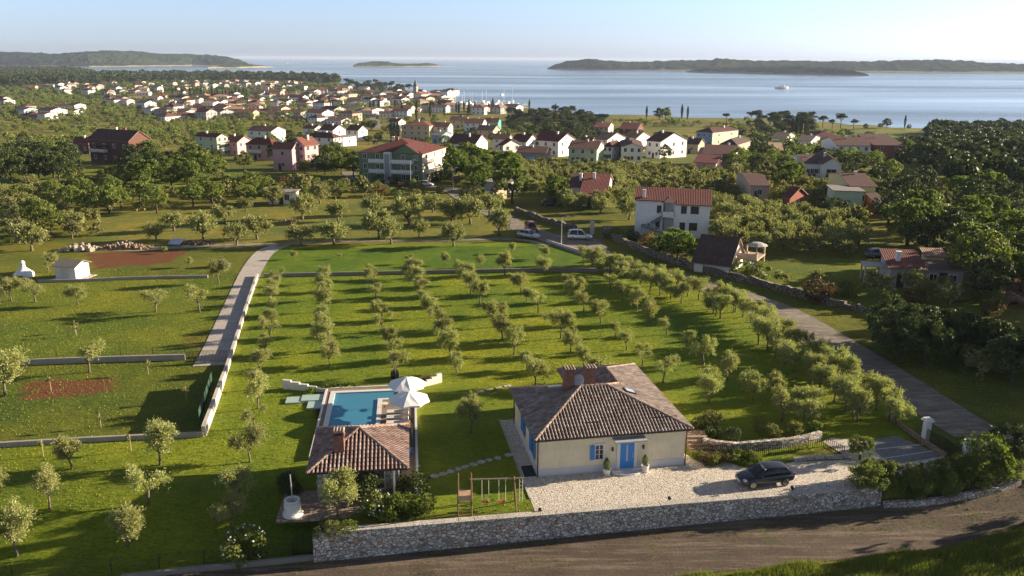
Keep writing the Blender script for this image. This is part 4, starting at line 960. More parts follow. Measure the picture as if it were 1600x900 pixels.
# ---- hedges and garden plants
def hedge(px, s, kind, label, step=.65, jit=.35, group=None, name='hedge', sz=None):
    pts = smooth_line([P(u, v) for u, v in px], step); V = []; rng = np.random.default_rng(len(px)*7+int(px[0][0])); mat = PRO[kind][0][0].materials[0]
    for p in pts:
        base = crown_broad(int(rng.integers(1e6)), rx=.75*s, rz=.85*(sz or s), z0=.75*(sz or s), nc=30, per=58, L=.12, W=.08, low=-.9, cr=.40*s)
        V.append(base + np.array([p.x+rng.uniform(-jit, jit), p.y+rng.uniform(-jit, jit), ter(p.x, p.y)]))
    return tag(link(name, np_mesh(name, np.concatenate(V), mat)), label, 'hedge', group)
hedge([(1338, 768), (1380, 776), (1440, 774), (1500, 766), (1550, 752), (1590, 742)], 1.05, 'gbush', 'thick dark green hedge behind the far end of the long stone wall', sz=1.1)
hedge([(1345, 752), (1400, 757), (1460, 754), (1510, 746)], .8, 'gbush', 'lighter green top hedge beside the grey parking bays', sz=1.15)
trees_at('dark', [(1575, 725, .62)], 'dark leafy tree closing the hedge behind the outer gate pillar')
trees_at('bbush', [(1530, 735, 1.6)], 'light green bush beside the outer white gate pillar')
trees_at('broad', [(1343, 719, .42, .38)], 'small yellow green tree in a round bed on the driveway')
for k, (u, v, s, kd) in enumerate(((590, 800, .8, 'gbush'), (640, 800, .7, 'bbush'), (618, 806, .8, 'bbush'), (660, 800, .75, 'bbush'), (645, 770, .9, 'dbush'), (570, 780, .9, 'dbush'), (605, 812, .5, 'gbush'), (520, 835, .5, 'scrub'), (545, 830, .45, 'gbush'), (500, 838, .4, 'dbush'))):
    plant(kd, P(u, v, 0), s, 'garden shrub in the bed before the pool house, %s from the bushy olive' % ordw(k), 'shrubs around the pool house bed')
for k in range(16):
    u = 1092+k*6.2+TRND.uniform(-2, 2); v = 722+TRND.uniform(-5, 8)-(.0 if k < 8 else 2)
    plant(TRND.choice(['bbush', 'gbush', 'gbush', 'rbush', 'dbush']), P(u, v, 0), TRND.uniform(.28, .5), 'leafy flower bed plant behind the parked car, %s from the stone steps' % ordw(k), 'plants in the flower bed by the villa')
for k, (u, v) in enumerate(((1115, 684), (1145, 690), (1208, 684), (1240, 680), (1270, 676), (1190, 672))):
    plant(TRND.choice(['gbush', 'scrub', 'dbush']), P(u, v, 0), .62, 'round shrub along the top of the curved garden wall, %s from the steps' % ordw(k), 'shrubs above the curved garden wall')
plant('dbush', P(1095, 676, 0), .8, 'dark shrub tucked against the villa beside the garden steps'); plant('scrub', P(1110, 672, 0), .9, 'pale grey shrub behind the dark shrub at the garden steps')
# white flowering bush on the near lawn
def flowering(u, v, s, label):
    p = P(u, v); o = thing('flowering_bush', label, 'shrub', p, 0); o.scale = (s,)*3
    link('crown', PRO['gbush'][0][1], o); rng = np.random.default_rng(int(u)); d = rdirs(rng, 70, .2); c = d*np.array([1.35, 1.35, 1.1])+np.array([0, 0, .9])
    link('blossom', np_mesh('blossom', cards(rng, c, rdirs(rng, 70), .13, .13), M('white_petal', (.8, .8, .74), .6)), o)
flowering(384, 872, 1.15, 'green bush with white blossoms on the near lawn beside the wire fence'); flowering(590, 803, .85, 'green bush with white blossoms beside the white stones below the pool house')
# yuccas by the pool
def yucca(p, s, label, mat=LBRIGHT):
    rng = np.random.default_rng(int(abs(p.x*10))); n = 60; a = rng.uniform(0, math.tau, n); el = rng.uniform(.2, 1.3, n); d = np.stack([np.cos(a)*np.cos(el), np.sin(a)*np.cos(el), np.sin(el)], 1)
    tag(link('yucca', np_mesh('yucca', cards(rng, d*.38*s+np.array([0, 0, .1]), d, .75*s, .07*s), mat), None, p), label, 'plant', 'spiky plants around the pool')
for k, (x, y) in enumerate(((.0, 22.3), (.9, 22.4), (1.8, 22.3), (-.7, 22.2), (-2.2, 21.4))): yucca(L7(x, y), 1.0+.2*(k % 2), 'spiky yellow green plant behind the pool edge, %s from the parasols' % ordw(4-k))
for k, (x, y) in enumerate(((8.6, 22.6), (9.0, 23.0))): yucca(L7(x, y), 1.1, 'spiky brownish plant beside the %s parasol wall' % ('inner' if k else 'outer'), LRED)
# ================================================================ houses of the village and the town
def RT(name, c): return M_tile(name, [gray(c, .6), gray(c, .85), gray(c, 1.05), gray(c, 1.35)], .30, .06)
ROOFS = dict(red=RT('red_roof', (.145, .032, .024)), orange=RT('orange_roof', (.21, .075, .045)), brown=RT('brown_roof', (.095, .036, .030)), dark=RT('dark_roof', (.085, .050, .042)), pale=RT('pale_roof', (.40, .24, .17)), grey=RT('grey_roof', (.26, .24, .22)))
WALLS = {}
for n_, c_ in dict(white=(.78, .76, .74), cream=(.66, .58, .44), pink=(.60, .36, .38), green=(.15, .21, .115), mint=(.46, .56, .40), beige=(.52, .42, .30), brick=(.13, .055, .04), bluegrey=(.25, .34, .50), stone=(.38, .33, .27), yellow=(.62, .56, .30), greyw=(.42, .41, .40), teal=(.10, .36, .30), redw=(.30, .09, .06), tan=(.50, .38, .28)).items():
    WALLS[n_] = M_plaster(n_+'_render', c_, .13)
SHUT = M('dark_shutter', (.05, .03, .025), .6); SHUTG = M('green_shutter', (.03, .09, .05), .6)
def solve(f, target, lo, hi):
    for _ in range(40):
        m_ = (lo+hi)/2
        if f(m_) < target: lo = m_
        else: hi = m_
    return (lo+hi)/2
def roof_mesh(b, w, d, h, kind, rise, ov=.4, mi=0, under=1):
    x0, x1, y0, y1 = -ov, w+ov, -ov, d+ov; th = .16
    def f(pts, eu):
        pts = [Vector(p) for p in pts]; u = Vector(eu); n = (pts[1]-pts[0]).cross(pts[2]-pts[1]).normalized(); v = n.cross(u)
        b.face(pts, mi, [(p.dot(u)+50, p.dot(v)+50) for p in pts])
        b.face([p-Vector((0, 0, th)) for p in reversed(pts)], under)
        for i in range(len(pts)):
            p, q = pts[i], pts[(i+1) % len(pts)]; b.face([p-Vector((0, 0, th)), q-Vector((0, 0, th)), q, p], under)
    e = h - ov*rise/((d if kind != 'gy' else w)/2)*.9 + .1; X, Y = (1, 0, 0), (0, 1, 0); t = h+rise+.1
    if kind == 'gx':
        f([(x0, y0, e), (x1, y0, e), (x1, d/2, t), (x0, d/2, t)], X); f([(x1, y1, e), (x0, y1, e), (x0, d/2, t), (x1, d/2, t)], X)
    elif kind == 'gy':
        f([(x0, y1, e), (x0, y0, e), (w/2, y0, t), (w/2, y1, t)], Y); f([(x1, y0, e), (x1, y1, e), (w/2, y1, t), (w/2, y0, t)], Y)
    elif kind == 'hip':
        r = min(w, d)/2*.9
        if w >= d: A, B = (r, d/2, t), (w-r, d/2, t)
        else: A, B = (w/2, r, t), (w/2, d-r, t)
        if w >= d:
            f([(x0, y0, e), (x1, y0, e), B, A], X); f([(x1, y1, e), (x0, y1, e), A, B], X); f([(x0, y1, e), (x0, y0, e), A], Y); f([(x1, y0, e), (x1, y1, e), B], Y)
        else:
            f([(x0, y0, e), (x1, y0, e), A], X); f([(x1, y1, e), (x0, y1, e), B], X); f([(x0, y1, e), (x0, y0, e), A, B], Y); f([(x1, y0, e), (x1, y1, e), B, A], Y)
    elif kind == 'shed':
        f([(x0, y0, h+.1), (x1, y0, h+.1), (x1, y1, t), (x0, y1, t)], X)
    else:
        f([(x0, y0, h+.2), (x1, y0, h+.2), (x1, y1, h+.2), (x0, y1, h+.2)], X)
def wall_mesh(b, w, d, h, kind, rise, base=-1.2):
    if kind == 'gx':
        for x in (0, w): b.face([(x, 0, base), (x, d, base), (x, d, h), (x, d/2, h+rise), (x, 0, h)] if x else [(x, d, base), (x, 0, base), (x, 0, h), (x, d/2, h+rise), (x, d, h)])
        b.face([(0, 0, base), (w, 0, base), (w, 0, h), (0, 0, h)]); b.face([(w, d, base), (0, d, base), (0, d, h), (w, d, h)])
    elif kind == 'gy':
        b.face([(0, 0, base), (w, 0, base), (w, 0, h), (w/2, 0, h+rise), (0, 0, h)]); b.face([(w, d, base), (0, d, base), (0, d, h), (w/2, d, h+rise), (w, d, h)])
        b.face([(w, 0, base), (w, d, base), (w, d, h), (w, 0, h)]); b.face([(0, d, base), (0, 0, base), (0, 0, h), (0, d, h)])
    elif kind == 'shed':
        b.face([(0, 0, base), (w, 0, base), (w, 0, h), (0, 0, h)]); b.face([(w, d, base), (0, d, base), (0, d, h+rise), (w, d, h+rise)])
        b.face([(w, 0, base), (w, d, base), (w, d, h+rise), (w, 0, h)]); b.face([(0, d, base), (0, 0, base), (0, 0, h), (0, d, h+rise)])
    else:
        b.box(0, w, 0, d, base, h+(.15 if kind == 'flat' else 0))
HR = random.Random(4)
def window_part(t, face, a, z, w, d, ww=.95, wh=1.25, shut=None, frame=None):
    b = MB(); g = 0.05
    def bx(a0, a1, p0, p1, z0, z1, mi):
        if face == 'f': b.box(a0, a1, -p1, -p0, z0, z1, mi)
        elif face == 'l': b.box(-p1, -p0, a0, a1, z0, z1, mi)
        else: b.box(w+p0, w+p1, a0, a1, z0, z1, mi)
    bx(a-ww/2, a+ww/2, 0, .03, z, z+wh, 1)
    for (a0, a1, z0, z1) in ((a-ww/2-.1, a-ww/2, z-.1, z+wh+.1), (a+ww/2, a+ww/2+.1, z-.1, z+wh+.1), (a-ww/2, a+ww/2, z+wh, z+wh+.1), (a-ww/2, a+ww/2, z-.1, z), (a-.03, a+.03, z, z+wh)): bx(a0, a1, 0, .07, z0, z1, 0)
    if shut:
        for s_ in (-1, 1): c = a+s_*(ww/2+.1+ww/4); bx(c-ww/4, c+ww/4, .0, .05, z-.02, z+wh+.02, 2)
    b.build('window', [frame or WHITE, GLASS] + ([shut] if shut else []), t)
def house(uL, v, uC, uR, rot, h, kind, rise, wall, roof, label, name='house', cat='house', floors=2, nf=3, ns=2, shut=None, chim=1, dmax=22, door=True, dep=None, z=None, skip=(), ww=.95, wh=1.25):
    A = P(uL, v) if z is None else P(uL, v, z); ca, sa = math.cos(R(rot)), math.sin(R(rot))
    w = solve(lambda k: pix(A.x+k*ca, A.y+k*sa, A.z)[0], uC, .5, 60)
    d = dep or solve(lambda k: pix(A.x+w*ca-k*sa, A.y+w*sa+k*ca, A.z)[0]*(1 if uR > uC else -1), uR*(1 if uR > uC else -1), 1.0, dmax)
    t = thing(name, label, cat, A, R(rot))
    b = MB(); wall_mesh(b, w, d, h, kind, rise); b.build('wall', WALLS[wall] if isinstance(wall, str) else wall, t)
    b = MB(); roof_mesh(b, w, d, h, kind, rise); r = b.build('roof', [ROOFS[roof] if isinstance(roof, str) else roof, M('eave_board', (.25, .17, .13), .8)], t)
    for k in range(chim):
        x = w*(.3+.4*HR.random()); y = d*(.35+.3*HR.random()) if kind != 'flat' else d*.5
        zz = h+rise*.4; MB().box(x-.3, x+.3, y-.28, y+.28, zz, h+rise+.55).box(x-.38, x+.38, y-.36, y+.36, h+rise+.55, h+rise+.67).build('chimney', WALLS['white'] if k % 2 == 0 else BRICK, r)
    fh = h/floors
    for f in range(floors):
        for k in range(nf):
            if ('f', f, k) in skip: continue
            window_part(t, 'f', w*(k+.5)/nf, f*fh+fh*.36, w, d, ww, wh if fh > 2.4 else fh*.4, shut)
        for k in range(ns): window_part(t, 'r' if uR > uC or dep else 'l', d*(k+.5)/ns, f*fh+fh*.36, w, d, ww, wh if fh > 2.4 else fh*.4, shut)
    if door: MB().box(w*.5-.5 if nf % 2 == 0 else w*.33-.5, w*.5+.5 if nf % 2 == 0 else w*.33+.5, -.06, 0, 0, 2.1).build('door', SHUT, t)
    t['w'] = w; t['d'] = d
    return t
def balcony(t, x0, x1, z, dp=1.3, mat=None, side=None):
    w = t['w']; b = MB(); m_ = mat or WHITE
    if side: b.box(w, w+dp, x0, x1, z-.15, z).box(w+dp-.05, w+dp, x0, x1, z+.85, z+.95)
    else: b.box(x0, x1, -dp, 0, z-.15, z).box(x0, x1, -dp, -dp+.06, z+.1, z+.95)
    n = max(2, int((x1-x0)/.35))
    for k in range(n+1):
        x = x0+(x1-x0)*k/n
        if side: b.box(w+dp-.05, w+dp, x-.02, x+.02, z, z+.85)
        elif k in (0, n): b.box(x-.03, x+.03, -dp, 0, z, z+.95)
    b.build('balcony', m_, t)
# --- white three storey house with outside stairs
def white_house():
    A = P(991, 367); rot = -11.0; w = solve(lambda k: pix(A.x+k*math.cos(R(rot)), A.y+k*math.sin(R(rot)), A.z)[0], 1106, 5, 40)
    t = thing('house', 'tall white three storey house with red roof and outside stairs, facing the road', 'house', A, R(rot)); h = 6.6; d = 10
    b = MB(); lx = w*.36; px_ = w*.545
    # walls: left block, recessed loggia, right block standing proud
    b.box(0, lx, 0, d, -2.5, h-.1).box(lx, px_, 2.0, d, -2.5, h-.1).box(px_, w, -.7, d, -2.5, h-.55); b.build('wall', WALLS['white'], t)
    rf = MB()
    def slope(x0, x1, y0, y1, z0, z1):
        p = [Vector(q) for q in ((x0, y0, z0), (x1, y0, z0), (x1, y1, z1), (x0, y1, z1))]; L = (p[3]-p[0]).length
        rf.face(p, 0, [(x0, 0), (x1, 0), (x1, L), (x0, L)]); rf.face([q-Vector((0, 0, .15)) for q in reversed(p)], 1)
        for i in range(4): a, c = p[i], p[(i+1) % 4]; rf.face([a-Vector((0, 0, .15)), c-Vector((0, 0, .15)), c, a], 1)
    slope(-.2, px_, -.4, 5, h-.05, h+1.6); slope(-.2, px_, 10.4, 5, h-.05, h+1.6); slope(px_, w+.3, -1.1, 5, h-.5, h+1.5); slope(px_, w+.3, 10.4, 5, h-.1, h+1.5)
    r = rf.build('roof', [ROOFS['red'], SHUT], t)
    g = MB(); g.face([(0, 0, h-.1), (0, d, h-.1), (0, 5, h+1.5)]); g.face([(w, -.7, h-.55), (w, d, h-.3), (w, 5, h+1.4)]); g.build('gable', WALLS['white'], t)
    c = MB(); c.face([(5.0, -1.0, h-.25), (px_-.1, -1.0, h-.25), (px_-1.0, 1.6, h+.65)], 0); c.box(5.2, px_, 1.6, 2.0, 0, h-.1, 1); c.build('porch_roof', [ROOFS['pale'], WALLS['white']], r)
    MB().box(1.1, 1.7, .6, 1.1, h, h+1.7).build('chimney', WALLS['white'], r)
    for (x, z) in ((w*.655, 4.4), (w*.80, 4.4), (w*.645, 1.4), (w*.79, 1.4)):
        ww_ = 1.0 if x < w*.7 else 1.45
        b = MB().box(x-ww_/2, x+ww_/2, -.73, -.70, z, z+1.4, 1); b.box(x-ww_/2-.08, x+ww_/2+.08, -.78, -.70, z-.1, z, 0); b.build('window', [WHITE, SHUT], t)
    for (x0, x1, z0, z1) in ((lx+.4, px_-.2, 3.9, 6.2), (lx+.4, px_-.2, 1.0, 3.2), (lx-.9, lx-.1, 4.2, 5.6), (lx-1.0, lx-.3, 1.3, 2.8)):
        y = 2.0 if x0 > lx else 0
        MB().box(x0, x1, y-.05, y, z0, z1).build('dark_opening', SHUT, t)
    for x in (lx+.0, px_-.25): MB().box(x, x+.22, -.5, -.28, -2, h-.4).build('column', WALLS['white'], t)
    MB().box(lx, px_, -.5, 2.0, 3.55, 3.75).box(lx, px_, -.5, -.42, 3.75, 4.6).build('balcony', WALLS['white'], t)
    st = MB(); n = 10
    for k in range(n): x = 2.2+(lx-2.2)*k/n; st.box(x, x+(lx-2.2)/n+.02, -1.2, -.05, 2.1+1.6*k/n-.25, 2.1+1.6*(k+1)/n)
    for k in range(n): x = 2.2+(lx+1.2)*k/n; st.box(x, x+(lx+1.2)/n+.02, -2.4, -1.25, 2.1-3.2*(k+1)/n-.1, 2.1-3.2*k/n)
    st.box(1.2, 2.3, -2.4, -.05, 1.85, 2.1); st.build('stairs', M('stair_concrete', (.22, .21, .20)), t)
    rl = MB(); rl.tube([(1.2, -2.4, 3.1), (2.2, -2.4, 3.1), (lx+3.2, -2.4, -.1)], .05, 5).tube([(2.2, -1.2, 3.1), (lx, -1.2, 4.7)], .05, 5)
    for k in range(8): x = 2.2+(lx+1)*k/8; rl.tube([(x, -2.4, 2.1-3.2*k/8), (x, -2.4, 3.1-3.2*k/8)], .03, 4)
    rl.build('railing', WHITE, t); t['w'] = w; t['d'] = d
white_house()
H = house
t = H(562, 283, 661, 697, -15, 8.0, 'hip', 3.0, 'green', 'red', 'long green apartment building with red roof, glazed stair tower and white balconies', 'apartment_building', 'apartment building', 3, 5, 3, skip=[('f', 0, 2), ('f', 1, 2), ('f', 2, 2)], chim=2, door=False)
w_ = t['w']; MB().box(w_*.43, w_*.53, -1.5, -.02, 0, 8.2, 0).box(w_*.44, w_*.52, -1.53, -1.5, .5, 7.8, 1).build('stair_tower', [WHITE, M_glass_dark('tower_glass', (.25, .3, .33))], t)
b_ = MB(); b_.face([(w_*.55, -.5, 8.1), (w_*.95, -.5, 8.1), (w_*.75, -.5, 10.3)]); b_.face([(w_*.55, -.5, 8.1), (w_*.75, -.5, 10.4), (w_*.75, 7, 10.6), (w_*.6, 7, 8.9)], 1); b_.face([(w_*.95, -.5, 8.1), (w_*.9, 7, 8.9), (w_*.75, 7, 10.6), (w_*.75, -.5, 10.4)], 1); b_.build('dormer', [WALLS['green'], ROOFS['red']], t)
for z in (2.7, 5.4): balcony(t, w_*.18, w_*.43, z); balcony(t, w_*.53, w_*.86, z); balcony(t, 1.5, t['d']-1.5, z, side=True)
MB().box(w_, w_+.02, 0, t['d'], -1, 8.0).build('lit_tint_end_wall', WALLS['cream'], t)  # cream sheet over the green end: sunlight put into its colour
t = H(428, 266, 458, 470, -12, 6.8, 'gx', 1.6, 'pink', 'orange', 'recessed pink wing of the pink villa, low gable roof seen end on', 'house', 'house', 2, 1, 1)
t = H(457, 264, 478, 499, -30, 7.6, 'gy', 2.2, 'pink', 'orange', 'pink two storey villa with orange gable roof and small white windows', 'house', 'house', 3, 2, 2)
t = H(386, 250, 427, 440, -14, 5.8, 'hip', 2.0, 'pink', 'red', 'low wide pink house with hip roof and balcony behind dark hedges', 'house', 'house', 2, 3, 1); balcony(t, 1, 6, 2.9)
H(345, 243, 372, 395, -25, 5.5, 'gx', 2.0, 'pink', 'orange', 'salmon roofed pink house between the mint house and the pink villas')
t = H(308, 243, 341, 358, -30, 7.5, 'gx', 1.2, 'mint', 'red', 'narrow tall mint green house with white lit balconies', 'house', 'house', 3, 2, 2); [balcony(t, .5, t['d']-.5, z, side=True) for z in (2.5, 5.0)]
t = H(143, 254, 205, 238, -22, 8.0, 'gx', 3.0, 'brick', 'brown', 'big dark brick house with long brown roof and white eaves among dark trees', 'house', 'house', 2, 4, 1, chim=2); balcony(t, 1, 8, 4.0); MB().prism([(2, -2.2), (9, -2.2), (9, 0), (2, 0)], 5.9, 6.1).build('porch_roof', ROOFS['brown'], t)
H(116, 240, 140, 152, -22, 4.5, 'gx', 2.0, 'brick', 'red', 'lower brick wing roofed in red next to the big dark brick house', nf=2, ns=1, floors=1)
H(388, 222, 425, 447, -22, 6.0, 'gx', 2.0, 'white', 'brown', 'white house with brown roof behind the pink villas, near a tall conifer')
H(478, 232, 522, 534, -20, 5.2, 'hip', 1.8, 'white', 'brown', 'long low white house with brown hip roof in front of the white double house')
H(500, 222, 521, 541, -32, 6.5, 'gx', 2.4, 'white', 'red', 'white gabled house attached to a taller neighbour behind the long low white house', nf=2, ns=1)
H(542, 219, 560, 575, -32, 5.6, 'gx', 2.4, 'white', 'brown', 'white gable end house with brown roof beside green trees west of the green apartments', nf=2, ns=1)
H(518, 228, 536, 557, -30, 4.2, 'flat', .1, 'white', 'grey', 'small flat roofed white annex below the gabled white houses', nf=1, ns=1, floors=1, chim=0)
H(474, 212, 492, 506, -30, 4.5, 'gx', 1.8, 'white', 'orange', 'small white house with orange roof behind dark shrubs north of the pink villa', nf=1, ns=1)
t = H(628, 220, 671, 686, -15, 8.2, 'hip', 2.2, 'beige', 'orange', 'three storey beige apartment house with dark brown door panels', 'apartment_building', 'apartment building', 3, 4, 1)
t = H(671, 220, 700, 708, -15, 7.6, 'gx', 2.0, 'cream', 'orange', 'cream apartment house with orange roof adjoining the beige apartment block', 'apartment_building', 'apartment building', 3, 3, 1)
H(607, 204, 622, 634, -30, 6, 'gx', 2.0, 'white', 'red', 'white gabled house with red roof just west of the beige apartment block', nf=1, ns=1)
H(703, 200, 728, 734, -12, 5.5, 'gx', 2.4, 'yellow', 'orange', 'orange roofed terrace house at the west end of the long red roofed row', nf=2, ns=1)
H(726, 205, 754, 760, -12, 5.5, 'gx', 2.6, 'white', 'orange', 'white middle house of the long orange roofed row', nf=3, ns=1)
H(755, 203, 778, 783, -12, 5.5, 'gx', 2.4, 'teal', 'red', 'teal green end house of the long orange roofed row', nf=2, ns=1)
H(745, 217, 770, 781, -20, 5.0, 'gx', 2.4, 'tan', 'dark', 'tan house under a steep dark roof below the teal end house', nf=2, ns=1)
H(675, 224, 690, 706, -25, 4.2, 'gx', 1.6, 'bluegrey', 'grey', 'small pale blue gabled house in front of the cream apartments', nf=1, ns=1)
H(700, 240, 742, 762, -20, 4.2, 'gx', 3.2, 'white', 'brown', 'long low white house with broad brown roof right of the green apartments', nf=3, ns=1)
H(770, 233, 794, 800, -12, 4.6, 'gx', 1.8, 'white', 'brown', 'white bungalow with red brown roof between broad brown roof and white gable houses', nf=2, ns=1)
H(779, 250, 786, 815, -55, 5.5, 'gx', 2.0, 'white', 'red', 'white house showing a long gable with one round window at the village edge', nf=1, ns=2)
H(799, 244, 822, 840, -28, 5.8, 'gx', 2.4, 'white', 'red', 'white house with bright red hip like roof beside the broad white gable house', nf=2, ns=1)
H(833, 243, 872, 898, -35, 6.2, 'gx', 2.6, 'white', 'red', 'broad white house with bright red roof and a lit white side wall', nf=3, ns=2)
t = H(808, 254, 852, 860, -12, 3.6, 'gx', 1.6, 'stone', 'brown', 'low brown stone house with light blue doors facing the olive grove', nf=2, ns=1, floors=1, door=False)
MB().box(4.2, 6.4, -.05, 0, .2, 2.2).build('door', M('light_blue_door', (.25, .55, .72), .5), t)
H(888, 255, 932, 943, -15, 5.2, 'gx', 2.0, 'mint', 'brown', 'pale green long house with brown roof and bright lit end wall', nf=3, ns=1)
H(941, 250, 956, 972, -28, 5.0, 'hip', 1.6, 'white', 'brown', 'white house with brown hip roof between the pale green house and arched house', nf=2, ns=2)
t = H(971, 254, 1003, 1008, -6, 5.6, 'gy', 1.2, 'white', 'brown', 'white arched veranda house low beside the brown hip roofed house', nf=3, ns=1)
H(972, 236, 992, 1015, -32, 5.6, 'gx', 2.4, 'white', 'brown', 'white gabled house with brown roof behind the arched veranda house', nf=2, ns=1)
t = H(1009, 246, 1031, 1072, -48, 6.6, 'gx', 3.0, 'white', 'brown', 'largest white gable house of the village with arched loggia at its corner', nf=2, ns=3, dmax=30)
H(928, 238, 948, 976, -35, 5.6, 'gx', 2.4, 'white', 'dark', 'white gabled house under very dark roof in the middle of the village', nf=2, ns=1)
H(928, 211, 950, 958, -15, 5.0, 'gx', 2.2, 'cream', 'red', 'cream cottage with red roof against the tall pine grove', nf=3, ns=1)
H(968, 214, 995, 1005, -20, 5.0, 'gx', 3.2, 'brick', 'red', 'red brick coloured house with steep red roof behind the village', nf=2, ns=1)
H(905, 240, 922, 930, -25, 4.5, 'gx', 2, 'pink', 'red', 'small pink and red roofed house between the broad white and dark roofed houses', nf=1, ns=1)
t = H(1087, 227, 1112, 1152, -45, 7.0, 'hip', 2.0, 'bluegrey', 'brown', 'blue grey house with small dormers and a pale lit side wall', nf=3, ns=2, dmax=30)
MB().box(t['w'], t['w']+.02, 0, t['d'], -1, 7.0).build('lit_tint_end_wall', WALLS['cream'], t)  # side facing the sun overlaid in cream, its brightness painted in
H(1124, 240, 1150, 1172, -30, 4.0, 'hip', 2.2, 'stone', 'dark', 'low house with dark hip roof on the slope below the blue grey house', nf=2, ns=1, floors=1)
H(1070, 240, 1090, 1100, -30, 4.2, 'gx', 2.0, 'tan', 'brown', 'small tan house squeezed between the largest white gable house and trees', nf=1, ns=1, floors=1)
H(1097, 262, 1145, 1160, -20, 4.6, 'gx', 2.0, 'greyw', 'brown', 'grey beige bungalow with brown roof behind a lower red roofed wing', nf=1, ns=1, floors=1)
H(1084, 267, 1118, 1131, -22, 2.8, 'gx', 1.6, 'pink', 'red', 'low pale wing with dull red roof in front of the grey beige bungalow', nf=0, ns=1, floors=1, chim=0)
H(1205, 228, 1226, 1246, -30, 4.2, 'gx', 2.0, 'white', 'dark', 'dark roofed white gabled cottage left of the white curved gable house', nf=1, ns=1, floors=1)
H(1246, 232, 1266, 1286, -30, 4.0, 'gx', 1.6, 'white', 'dark', 'white cottage with rounded gable beside the dark roofed cottage', nf=1, ns=1, floors=1)
H(1268, 224, 1316, 1322, -8, 3.6, 'hip', 2.4, 'tan', 'red', 'long farm building with wide red roof at the edge of the shore meadow', nf=3, ns=1, floors=1)
t = H(1306, 251, 1358, 1364, -5, 5.8, 'gx', 2.2, 'white', 'brown', 'long white two storey house with brown red roof and dark balcony door', nf=4, ns=1); balcony(t, 5, 9, 2.9)
H(1364, 252, 1410, 1415, -5, 6.0, 'shed', 2.4, 'redw', 'brown', 'brick red house with two stepped roofs beside the long white house', nf=2, ns=1)
H(1258, 279, 1284, 1290, -5, 4.4, 'gx', 1.4, 'white', 'brown', 'long wing of the white modern villa with small dark windows', nf=4, ns=1, floors=1, chim=1)
t = H(1283, 282, 1312, 1325, -12, 4.8, 'gy', 1.6, 'white', 'brown', 'white villa with broad front gable, blue window and terrace above olive trees', nf=1, ns=1, floors=1, ww=2.6, wh=1.5)
H(1240, 273, 1256, 1258, -5, 1.8, 'flat', .1, 'greyw', 'grey', 'low grey flat roofed shelter beside the white villa wing', nf=0, ns=0, floors=1, chim=0, door=False, dep=5)
H(1203, 247, 1222, 1228, -15, 3.0, 'shed', 1.0, 'redw', 'pale', 'little brick red house with a pale sloping roof among trees', nf=1, ns=0, floors=1, chim=0)
t = H(1301, 332, 1345, 1366, -10, 4.6, 'flat', .1, 'mint', 'grey', 'mint and yellow flat fronted house with a terrace in the olive grove', nf=0, ns=0, floors=1, chim=0, dep=8, door=False)
H(1326, 326, 1364, 1372, -8, 5.0, 'gx', 1.4, 'yellow', 'brown', 'yellow house with brown roof rising behind the mint terrace', nf=1, ns=1, floors=1)
H(1223, 332, 1232, 1258, -50, 3.4, 'gx', 1.8, 'redw', 'red', 'red wooden cottage with red roof half buried in olive trees', nf=0, ns=1, floors=1, chim=0)
H(1172, 312, 1200, 1207, -6, 3.4, 'gx', 1.2, 'tan', 'brown', 'low house with only its brown roof showing behind the white three storey house', nf=1, ns=0, floors=1, chim=0)
H(1375, 340, 1390, 1400, -6, 2.6, 'gx', .9, 'redw', 'dark', 'small dark roofed shed under the bright trees east of the yellow house', nf=0, ns=0, floors=1, chim=0)
H(1586, 254, 1625, 1640, -5, 4.2, 'hip', 1.8, 'white', 'grey', 'grey roofed white house cut by the picture edge on the wooded hill', nf=1, ns=1, floors=1)
H(1560, 262, 1582, 1588, -5, 3.0, 'gx', 1.4, 'tan', 'pale', 'tan gabled house just west of the grey roofed house on the hill', nf=1, ns=0, floors=1, chim=0)
H(1456, 259, 1461, 1467, -40, 4.0, 'gx', 1.6, 'white', 'grey', 'thin white gable peeping out of the dark wood', nf=0, ns=0, floors=1, chim=0)
# bungalow with porch
t = H(888, 317, 908, 924, -14, 3.6, 'shed', 2.0, 'white', 'brown', 'white wing with a sloping parapet gable of the red roofed bungalow', nf=0, ns=0, floors=1, chim=1, dep=9)
t = H(908, 322, 946, 956, -10, 3.0, 'gx', 2.8, 'white', 'red', 'low bungalow with big red roof and shady columned porch in the olive grove', nf=1, ns=1, floors=1)
for x in (.2, t['w']*.5, t['w']-.4): MB().box(x, x+.25, -2.4, -2.15, -1, 2.6).build('porch_column', WALLS['white'], t)
b_ = MB(); roof_mesh(b_, t['w'], 2.6, 2.6, 'flat', .1, .1); r_ = b_.build('porch_roof', [ROOFS['red'], SHUT], t); r_.location = (0, -2.6, 0)
# dark roofed house with terrace stairs beyond the road
t = H(1084, 424, 1138, 1160, -30, 1.7, 'gx', 3.3, 'white', 'dark', 'white gabled house with sagging dark brown roof and a raised terrace across the road', nf=0, ns=1, floors=1, chim=0, door=False, dmax=14)
w_, d_ = t['w'], t['d']
b_ = MB().box(w_+.1, w_+3.2, d_*.45, d_+.8, 1.9, 2.1)
for (x, y) in ((w_+3, d_*.5), (w_+3, d_+.6), (w_+.3, d_+.6), (w_+1.6, d_*.5)): b_.box(x-.14, x+.14, y-.14, y+.14, -1, 3.2)
b_.box(w_+.1, w_+3.1, d_*.45, d_*.45+.1, 2.1, 2.9); b_.build('terrace', WALLS['tan'], t)
b_ = MB()
for k in range(9): b_.box(w_+2.2+k*.3, w_+2.5+k*.3, -1.2+d_*.45, d_*.45-.1, 1.9-k*.22-.2, 1.9-k*.22)
b_.build('stairs', WALLS['greyw'], t)
